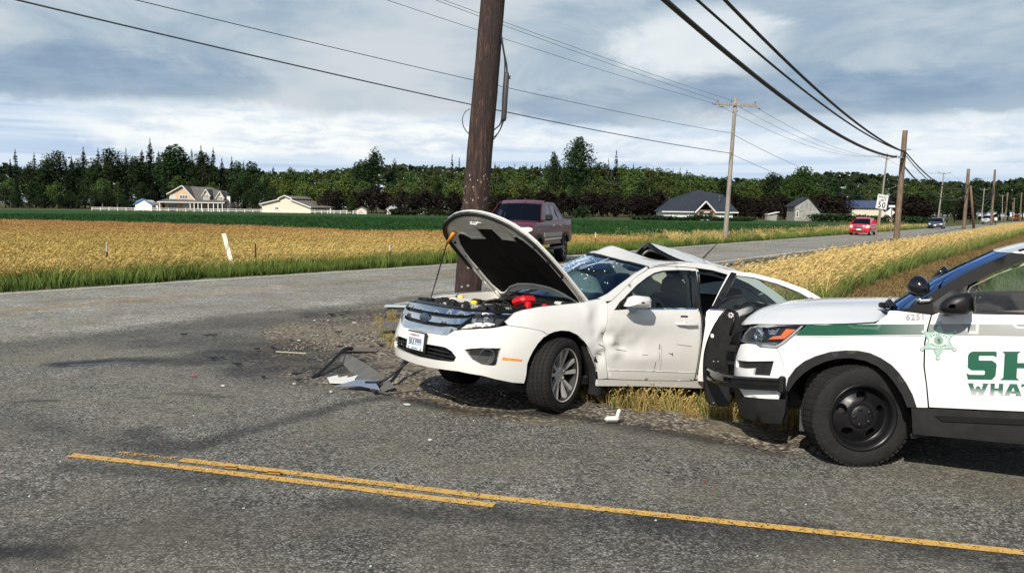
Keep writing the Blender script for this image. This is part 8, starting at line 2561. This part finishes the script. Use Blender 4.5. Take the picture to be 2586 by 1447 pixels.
# ------------------------------------------------------------------ other traffic
def vehicle(name, label, loc, yaw, hw, fo, wb, xe, zr, belt, hz0, hz1, roof, xw0, xw1, xr, xrb, wr_, col, wins, ww=.22, flare=None, bed=None, rimstyle='plain', detail=1, lamp=None):
    """any car: body sides, nose, bonnet, screen, roof, windows and wheels from one set of measures"""
    o = empty(name, (loc[0], loc[1], .008), (0, 0, R(yaw)), label, 'pickup truck' if bed else 'car')
    W_ = Wrap([(fo, 0), (fo - .02, hw * .4), (fo - .09, hw * .7), (fo - .25, hw * .9), (fo - .55, hw * .985), (fo - 1.2, hw), (-wb * .5, hw), (-wb, hw), (xe + .5, hw * .985), (xe + .12, hw * .9), (xe + .02, hw * .6), (xe, 0)],
              [(zr - .2, .05), (zr, .03), (zr + .15, .005), ((zr + belt) / 2, 0), (belt - .12, .012), (belt, .035), (belt + .04, .06), ((belt + roof) / 2, .16), (roof - .06, .25), (roof + .2, .4)],
              [(zr - .25, .08), (zr - .05, .02), (zr + .1, 0), ((zr + hz0) / 2, .01), (hz0 - .12, .03), (hz0, .10), (hz0 + .2, .25)], fo - .1, fo - .6)
    sx = W_.sx; R_ = wr_ + .07; zc = wr_
    def arch(xc): return [(sx(xc) + R_ * 1.02 * math.cos(R(a)), zc + R_ * math.sin(R(a))) for a in (175, 150, 125, 100, 80, 55, 30, 5)]
    a1 = [p for p in arch(0) if p[1] > zr]; a2 = [p for p in arch(-wb) if p[1] > zr]
    se = W_.S[-1] - .001; s0 = sx(fo - .45)
    bz = bed or belt
    top = [(sx(x), z) for x, z in ([(xe + .02, bz), (xrb - .02, bz), (xrb, belt)] if bed else [(xe + .05, belt + .02), (xrb, belt + .01)])] + [(sx(xw0), belt - .01), (sx(0.1), hz1 - .02), (s0, hz0 - .015)]
    out_ = [(s0, zr)] + a1 + [(a1[-1][0], zr), (a2[0][0], zr)] + a2 + [(a2[-1][0], zr), (se - .2, zr + .05), (se - .2, bz)] + top
    for mir in (False, True):
        body = panel('body_side', W_, out_, col, o, (), .14, 0, .04, None, mir)
        gh = [(sx(xw0 + .05), belt), (sx(xw1), roof - .07), (sx((xw1 + xr) / 2), roof - .035), (sx(xr), roof - .06), (sx(xrb), belt + .005)]
        hol = [[(sx(x), z) for x, z in w_] for w_ in wins]
        side = panel('window_frame', W_, gh, col, o, hol, .14, 0, .03, None, mir)
        for h_ in hol: panel('window', W_, h_, M['darkglass'], side, (), .2, -.01, 0, None, mir)
        sg = -1 if mir else 1
        panel('headlight', W_, [(q, hz0 + dz_) for q, dz_ in (lamp or [(hw * .62, -.20), (hw * .60, -.08), (hw * .95, -.06), (hw * 1.12, -.09), (hw * 1.10, -.17), (hw * .9, -.22)])], mlamp, o, (), .1, .012, .01, None, mir)
        mm = MB(); q = W_(sg * sx(xw0 - .35), belt + .02, 0); mm.box((q.x + .02, sg * (hw + .10), belt + .13), (.12, .24, .20 if bed else .14), None, .05); mm.box((q.x, sg * hw, belt + .05), (.06, .2, .04)); mm.build('door_mirror', M['trim'] if bed or not detail else col, o)
        if flare:
            for xc in (0, -wb):
                aa = arch(xc); cx_ = sx(xc)
                panel('wheel_flare', W_, [(cx_ + (s - cx_) * 1.22, zc + (z - zc) * 1.22) for s, z in aa if z > zr - .05] + [(s, z) for s, z in aa[::-1] if z > zr - .05], flare, body, (), .12, .03, .06, None, mir)
        for xc in (0, -wb):
            l_ = MB(); l_.grid([[tuple(W_(sg * s, z, -.02)), tuple(W_(sg * s, z, -.4))] for s, z in arch(xc)]); l_.build('wheel_liner', M['black'], body)
        if bed:
            panel('cladding', W_, [(a1[-1][0] + .12, zr + .27), (a2[0][0] - .12, zr + .27), (a2[0][0] - .12, zr + .40), (a1[-1][0] + .12, zr + .40)], M['galv'] if flare else col, body, (), .2, .02, .02, None, mir)
            panel('cladding', W_, [(a1[-1][0] + .12, zr + .16), (a2[0][0] - .12, zr + .16), (a2[0][0] - .12, zr + .21), (a1[-1][0] + .12, zr + .21)], M['chrome'] if flare else col, body, (), .2, .022, .02, None, mir)
            MB().tube([(-.6, sg * (hw + .06), zr - .12), (-wb + .6, sg * (hw + .06), zr - .12)], .05, 6).build('running_board', M['black'], o)
        for x_ in ((xw0 + xr) / 2 - .12, xr + .12):
            q = W_(sg * sx(x_), belt - .14, .02); MB().box(tuple(q), (.2, .03, .045), None, .01).build('door_handle', M['chrome'] if bed else col, body)
    nose = panel('bumper', W_, sym([(0, hz0 - .03), (hw * .9, hz0 - .03), (s0 + .01, hz0 - .02), (s0 + .01, zr), (hw * .9, zr - .08), (0, zr - .10)]), col, o, (), .15, -.002, .03)
    panel('grille', W_, sym([(0, hz0 - .07), (hw * .55, hz0 - .08), (hw * .45, hz0 - .26), (0, hz0 - .28)]), M['black'], nose, (), .12, .006, .02)
    panel('grille_bar', W_, sym([(0, hz0 - .15), (hw * .5, hz0 - .16), (hw * .5, hz0 - .19), (0, hz0 - .18)]), M['chrome'] if detail else col, nose, (), .12, .014, .01)
    panel('air_intake', W_, sym([(0, zr + .14), (hw * .7, zr + .13), (hw * .65, zr + .01), (0, zr)]), M['black'], nose, (), .12, .006, .02)
    q = W_(0, zr + .2, .02); MB().box((q.x, 0, q.z), (.01, .32, .13)).build('number_plate', m_signw, nose)
    P_ = []
    for t in np.linspace(0, 1, 6):
        row = []
        for u in np.linspace(-1, 1, 13):
            a = W_(u * s0 * .98, hz0 - .03, -.01) ; b = Vector((xw0 + .12 * (1 - u * u), u * (hw - .08), belt + .01))
            p = a.lerp(b, t); p.z += (hz1 - hz0) * .35 * math.sin(PI * t) + .035 * (1 - u * u) * min(1, 4 * t); row.append(tuple(p))
        P_.append(row)
    MB().grid(P_).build('bonnet', col, o)
    P_ = []
    yl, yt = hw - .10, hw - .27
    for t in np.linspace(0, 1, 5): P_.append([(xw0 + (xw1 - xw0) * t + .10 * (1 - u * u), u * (yl + (yt - yl) * t), belt + (roof - .13 - belt) * t + .02 * (1 - u * u) * t) for u in np.linspace(-1, 1, 11)])
    MB().grid(P_).build('windscreen', M['darkglass'], o)
    MB().grid([[(x_ + .10 * (1 - u * u) * (1 - k_ / 4.), u * yt * 1.02, roof - (.13 if k_ == 0 else .06) + .055 * math.sin(PI * min(1, .25 + k_ / 5.)) * (k_ > 0) + .03 * (1 - u * u) - (0.0 if k_ < 4 else .03)) for u in np.linspace(-1, 1, 11)] for k_, x_ in enumerate(np.linspace(xw1, xr, 5))]).build('roof', col, o)
    MB().grid([[(xr + (xrb - xr) * t, u * (yt + (hw - .08 - yt) * t), roof - .06 + (belt - roof + .06) * t) for u in np.linspace(-1, 1, 7)] for t in np.linspace(0, 1, 3)]).build('rear_window', M['darkglass'], o)
    if bed: MB().box(((xrb + xe) / 2, 0, bz + .03), (xrb - xe - .1, hw * 1.9, .06), None, .02).build('bed_cover', M['trim'], o)
    else: MB().grid([[(x_, u * hw * .9, z) for u in np.linspace(-1, 1, 7)] for x_, z in ((xrb, belt + .01), (xe + .12, belt), (xe, zr + .2))]).build('tailgate', col, o)
    ub = MB(); ub.box((-wb / 2, 0, zr + .1), (wb + .8, hw * 1.7, .2)); ub.box(((xw0 + xrb) / 2 - .2, 0, (zr + belt) / 2), (1.6, hw * 1.8, .5)); ub.build('underbody', M['black'], o)
    for x_ in (0, -wb):
        for sg in (1, -1): wheel('wheel', o, (x_, sg * (hw - ww / 2 - .02), wr_), 0, wr_, ww, wr_ * .6, rimstyle, sg)
    return o, W_


mlamp = mat('lamp_glass', (.75, .76, .74), .12, coat=.4)
maroon = car_paint('maroon_paint', (.085, .008, .016), .35, .25, .12, (.10, .06, .05))
tk, TW = vehicle('pickup_truck', 'maroon crew cab pickup truck with grey wheel flares behind the raised hood', (-.10, 27.5), 252, .99, .98, 3.30, -4.62, .66, 1.42, 1.32, 1.42, 2.10, -.42, -1.12, -2.62, -3.42, .43, maroon,
                 [[(-1.02, 1.46), (-1.20, 1.60), (-1.38, 1.92), (-1.78, 1.96), (-1.80, 1.47)], [(-1.95, 1.47), (-1.93, 1.96), (-2.42, 1.94), (-2.55, 1.47)], [(-2.76, 1.48), (-2.72, 1.86), (-3.22, 1.50)]], .30, M['trim'], 1.50, 'black')
rl = MB()
for y_ in (-.5, .1): rl.box((-1.30, y_, 2.15), (.06, .06, .05))
rl.build('roof_lamp', M['trim'], tk)
redp = car_paint('bright_red_paint', (.62, .012, .022), .22, .7, .05)
vehicle('hatchback', 'small bright red hatchback driving towards the camera', (29.9, 74.0), 238, .85, .78, 2.46, -3.02, .30, .92, .86, .98, 1.52, -.10, -.95, -2.55, -2.95, .30, redp,
        [[(-.72, .97), (-1.05, 1.36), (-1.62, 1.42), (-1.66, .97)], [(-1.76, .97), (-1.72, 1.42), (-2.3, 1.38), (-2.5, .98)]], .19, lamp=[(.55, -.22), (.58, -.02), (.80, .02), (1.0, .0), (.95, -.12), (.80, -.22)])
navy = car_paint('dark_blue_paint', (.010, .014, .030), .2, .8, .05)
vehicle('dark_sedan', 'dark blue sedan on the road right of the red hatchback', (57.0, 116.0), 238, .90, .95, 2.78, -3.9, .26, .90, .76, .92, 1.46, -.35, -1.15, -2.5, -3.2, .325, navy,
        [[(-.95, .95), (-1.25, 1.30), (-1.72, 1.36), (-1.76, .95)], [(-1.84, .95), (-1.80, 1.36), (-2.4, 1.30), (-2.75, .97)]], .21)
silver = car_paint('silver_paint', (.50, .52, .54), .3, .5, .05, metal=.4)
vehicle('silver_pickup', 'silver pickup truck far along the road beyond the dark sedan', (104.5, 190.0), 238, .98, .95, 3.5, -4.9, .48, 1.25, 1.15, 1.25, 1.95, -.35, -1.05, -2.6, -2.75, .40, silver,
        [[(-.95, 1.3), (-1.25, 1.75), (-1.75, 1.80), (-1.78, 1.3)], [(-1.86, 1.3), (-1.84, 1.80), (-2.4, 1.78), (-2.5, 1.3)]], .28, None, 1.2)
ot = vehicle('orange_truck', 'tiny orange work truck far down the road near the dark post', (186, 318), 238, 1.1, .9, 3.5, -5.0, .5, 1.5, 1.3, 1.45, 2.5, -.2, -.6, -2.0, -2.1, .45, mat('orange_paint', (.75, .20, .03), .35), [[(-.6, 1.6), (-.8, 2.2), (-1.6, 2.25), (-1.7, 1.6)]], .3, None, 1.5, detail=0)

# person walking on the near shoulder
def figure(name, label, loc, yaw, sc=1.0):
    o = empty(name, loc, (0, 0, yaw), label, 'person'); o.scale = (sc,) * 3
    V_ = [(0, 0, .95), (0, .02, 1.15), (0, .0, 1.38), (0, -.01, 1.50), (.01, 0, 1.60), (.02, 0, 1.70), (.01, .17, 1.42), (.04, .22, 1.16), (.14, .20, .95), (.17, .19, .86), (-.01, -.17, 1.42), (-.06, -.22, 1.16), (-.02, -.21, .93), (0, -.20, .84), (.0, .09, .90), (.16, .10, .50), (.10, .10, .10), (.24, .10, .04), (0, -.09, .90), (-.12, -.10, .50), (-.34, -.10, .14), (-.24, -.10, .05)]
    E_ = [(0, 1), (1, 2), (2, 3), (3, 4), (4, 5), (2, 6), (6, 7), (7, 8), (8, 9), (2, 10), (10, 11), (11, 12), (12, 13), (0, 14), (14, 15), (15, 16), (16, 17), (0, 18), (18, 19), (19, 20), (20, 21)]
    Rr = [.14, .13, .16, .06, .085, .085, .065, .05, .04, .04, .065, .05, .04, .04, .10, .075, .05, .045, .10, .075, .05, .045]
    me = bpy.data.meshes.new(name); me.from_pydata(V_, E_, [])
    b = link('body', me, o)
    b.modifiers.new('skin', 'SKIN'); b.modifiers.new('sub', 'SUBSURF').levels = 1
    for i, r_ in enumerate(Rr): me.skin_vertices[0].data[i].radius = (r_, r_)
    me.skin_vertices[0].data[0].use_root = True
    m = bpy.data.materials.new('walker_clothes'); t, bb = nodes(m)
    c_ = nd(t, "ShaderNodeTexCoord"); s3 = nd(t, "ShaderNodeSeparateXYZ"); t.links.new(c_.outputs['Object'], s3.inputs[0])
    k1 = m_mix(t, m_math(t, 'GREATER_THAN', s3.outputs[2], .95), (.02, .025, .04), (.75, .75, .74)); k2 = m_mix(t, m_math(t, 'GREATER_THAN', s3.outputs[2], 1.49), k1, (.40, .24, .17))
    t.links.new(k2, bb.inputs['Base Color']); bb.inputs['Roughness'].default_value = .8; me.materials.append(m)
    MB().lathe([(.0, .12), (.07, .10), (.098, .04), (.095, -.02), (.05, -.03)], 12, 'z', (.01, 0, 1.66)).build('hair', M['trim'], o)
pp = at(2514, 568, 168)
figure('person', 'person in a white shirt and dark trousers walking along the road verge', (pp.x, pp.y, 0), R(60), 1.0)


# ------------------------------------------------------------------ debris on the ground
def thing(name, label, cat, mb, m, loc, rot=None, group=None):
    o = mb.build(name, m, None, loc, rot)
    return tag(o, label, cat, group)
m_gp = mat('grey_plastic', (.10, .098, .088), .5, noise_s=6, noise_amt=.2); m_bp = mat('blue_grey_plastic', (.16, .20, .28), .35, noise_s=8, noise_amt=.2)
def curl(pts, h0, h1, th=.006):
    """a bent sheet standing on edge along a path"""
    mb = MB(); P_ = []
    for (x, y, z, h_, lean) in catmull(pts, 6):
        P_.append([(x, y, z), (x + lean * .5, y + .02, z + h_ * .55), (x + lean, y + .03, z + h_)])
    mb.grid(P_); n = len(P_)
    mb.grid([[(p[0] - th, p[1] + th, p[2]) for p in r_] for r_ in P_], flip=True)
    return mb
dm = curl([(-2.02, 10.0, .0, .04, .02), (-1.92, 9.7, .02, .10, .05), (-1.74, 9.25, .0, .12, .12), (-1.55, 8.80, .0, .10, .16), (-1.38, 8.45, .0, .07, .17), (-1.26, 8.30, .0, .04, .12)], 0, 0)
thing('bumper_shield', 'long curved grey plastic shield lying in front of the wrecked sedan', 'debris', dm, m_gp, (0, 0, .005))
thing('black_trim', 'black plastic strip bent up from the gravel under the sedan nose', 'debris', MB().tube(catmull([(-1.10, 9.3, .25), (-1.16, 8.9, .12), (-1.22, 8.6, .04), (-1.34, 8.36, .015), (-1.30, 8.2, .01)], 6), [.022] * 24 + [.03], 4, smooth=False), M['black'], (0, 0, .01))
thing('black_trim', 'thin dark strip leaning against the curved grey shield', 'debris', MB().tube(catmull([(-2.08, 8.9, .01), (-2.04, 9.1, .03), (-1.98, 9.5, .10), (-1.93, 9.8, .16), (-1.86, 9.95, .15)], 6), .022, 4, smooth=False), M['black'], (0, 0, .01))
thing('white_fragment', 'torn white painted plastic fragment beside the curved grey shield', 'debris', MB().prism([(-.17, 0), (-.10, -.06), (.05, -.07), (.17, -.05), (.16, .02), (.05, 0), (.03, .04), (-.05, .01), (-.09, .05)], 0, .02, lambda u, v, d: (u, v * 1.8, d + .03 + .1 * abs(u))), M['white'], (-1.72, 8.70, .01), (.15, -.1, -.2))
thing('blue_grey_fragment', 'pointed blue grey plastic panel nearest the camera in the debris', 'debris', MB().prism([(-.22, -.06), (-.05, .05), (.22, .10), (.15, .02), (.24, -.08), (.02, -.06)], 0, .008, lambda u, v, d: (u, v * 1.6, d + .04 + .10 * (u + .2) * (.25 - u) * 4)), m_bp, (-1.50, 8.43, .01), (.10, .04, -.12))
thing('trim_strip', 'pale grey strip sticking out of the blue grey panel', 'debris', MB().box((0, 0, .02), (.22, .03, .008), Matrix.Rotation(.3, 3, 'Z')), m_gp, (-1.27, 8.22, .01), (0, .1, -.8))
thing('wood_splinter', 'pale yellowish splinter lying across the dark gravel', 'debris', MB().box((0, 0, .012), (.42, .028, .012), None, .005), mat('pale_wood', (.42, .36, .25), .8), (-2.70, 10.42, .01), (0, 0, -.25))
thing('flat_panel', 'flat brownish plastic panel behind the curved grey shield', 'debris', MB().prism([(-.25, -.1), (.25, -.08), (.22, .12), (-.2, .1)], 0, .008, lambda u, v, d: (u, v, d + .02)), mat('brown_plastic', (.12, .10, .085), .5), (-1.92, 10.6, .02), (.06, .04, .1))
thing('flat_panel', 'grey plastic panel on the dry grass left of the number plate', 'debris', MB().prism([(-.3, -.25), (.3, -.2), (.28, .3), (-.25, .25)], 0, .01, lambda u, v, d: (u, v, d + .05)), m_gp, (-1.62, 12.4, .04), (.10, -.05, .2))
thing('glass_sheet', 'pale broken glass strip behind the sedan grille', 'debris', MB().prism([(-.3, -.12), (.3, -.10), (.24, .14), (-.25, .1)], 0, .006, lambda u, v, d: (u, v, d + .03)), mat('pale_glass', (.45, .58, .58), .12, coat=.5), (-2.0, 15.3, .02), (.05, .04, .2))
br = MB(); br.box((0, 0, .035), (.13, .055, .05), None, .022); br.box((.058, .02, .07), (.038, .045, .10), Matrix.Rotation(.25, 3, 'Y'), .022)
thing('mirror_cover', 'broken off white plastic cover lying alone on the gravel edge', 'debris', br, mat('dirty_white_plastic', (.58, .57, .53), .45, noise_s=9, noise_amt=.12), (.87, 7.20, .005), (0, 0, .12))
m_mk = mat('marker_amber', (.40, .22, .06), .6)
for lab, x_, y_ in (('left one of two small amber road markers on the yellow lines', -1.915, 5.765), ('right one of two small amber road markers on the yellow lines', -1.59, 5.665)):
    thing('road_marker', lab, 'road marker', MB().box((0, 0, .016), (.085, .006, .034), Matrix.Rotation(.8, 3, 'X')).box((0, .014, .004), (.085, .03, .005)), m_mk, (x_, y_, .006), (0, 0, -.18))
rr_ = random.Random(21)
DS = [(-4.21, 11.75), (-4.12, 11.76), (-4.54, 11.79), (-3.19, 10.66), (-3.02, 10.77), (-2.96, 11.43), (-1.79, 10.94), (-1.69, 11.1), (-2.04, 10.67), (-1.81, 10.5), (-3.0, 14.2), (-2.8, 14.1), (-2.05, 14.0), (-1.9, 14.2), (-3.4, 10.0), (-3.1, 9.6), (-2.6, 8.9), (-2.3, 9.1), (-3.5, 9.95), (-2.2, 10.9), (-2.5, 12.2), (-1.75, 9.9), (-2.2, 8.75)]
for i, (x_, y_) in enumerate(DS):
    l_ = rr_.uniform(.05, .16); q = [(-l_ / 2, -.012), (0, -.03), (l_ / 2, -.008), (l_ * .3, .025), (-l_ * .3, .02)]
    thing('plastic_shard', 'small black plastic shard scattered on the stained ground', 'debris', MB().prism(q, 0, .01, lambda u, v, d: (u, v, d + .012 + abs(u) * rr_.uniform(.1, .4))), M['black'], (x_, y_, .004), (0, 0, rr_.uniform(-.5, .5)), 'black shards around the crash site')
for i, (x_, y_) in enumerate([(-2.88, 8.46), (-2.86, 11.44), (-3.12, 13.51), (-2.91, 13.53), (-2.45, 13.3), (-2.2, 8.6), (-1.75, 8.25), (-.95, 7.75), (-.62, 6.55)]):
    l_ = rr_.uniform(.03, .08)
    thing('white_chip', 'small white chip scattered on the stained ground', 'debris', MB().prism([(-l_ / 2, 0), (0, -.014), (l_ / 2, .0), (.0, .016)], 0, .012, lambda u, v, d: (u, v, d + .006)), bpy.data.materials['dirty_white_plastic'], (x_, y_, .004), (0, 0, rr_.uniform(-.6, .6)), 'white chips around the crash site')
thing('red_chip', 'small red plastic chip alone on the asphalt', 'debris', MB().prism([(-.025, 0), (0, -.01), (.025, 0), (0, .01)], 0, .008, lambda u, v, d: (u, v, d + .004)), M['red'], (-3.35, 8.95, .004))
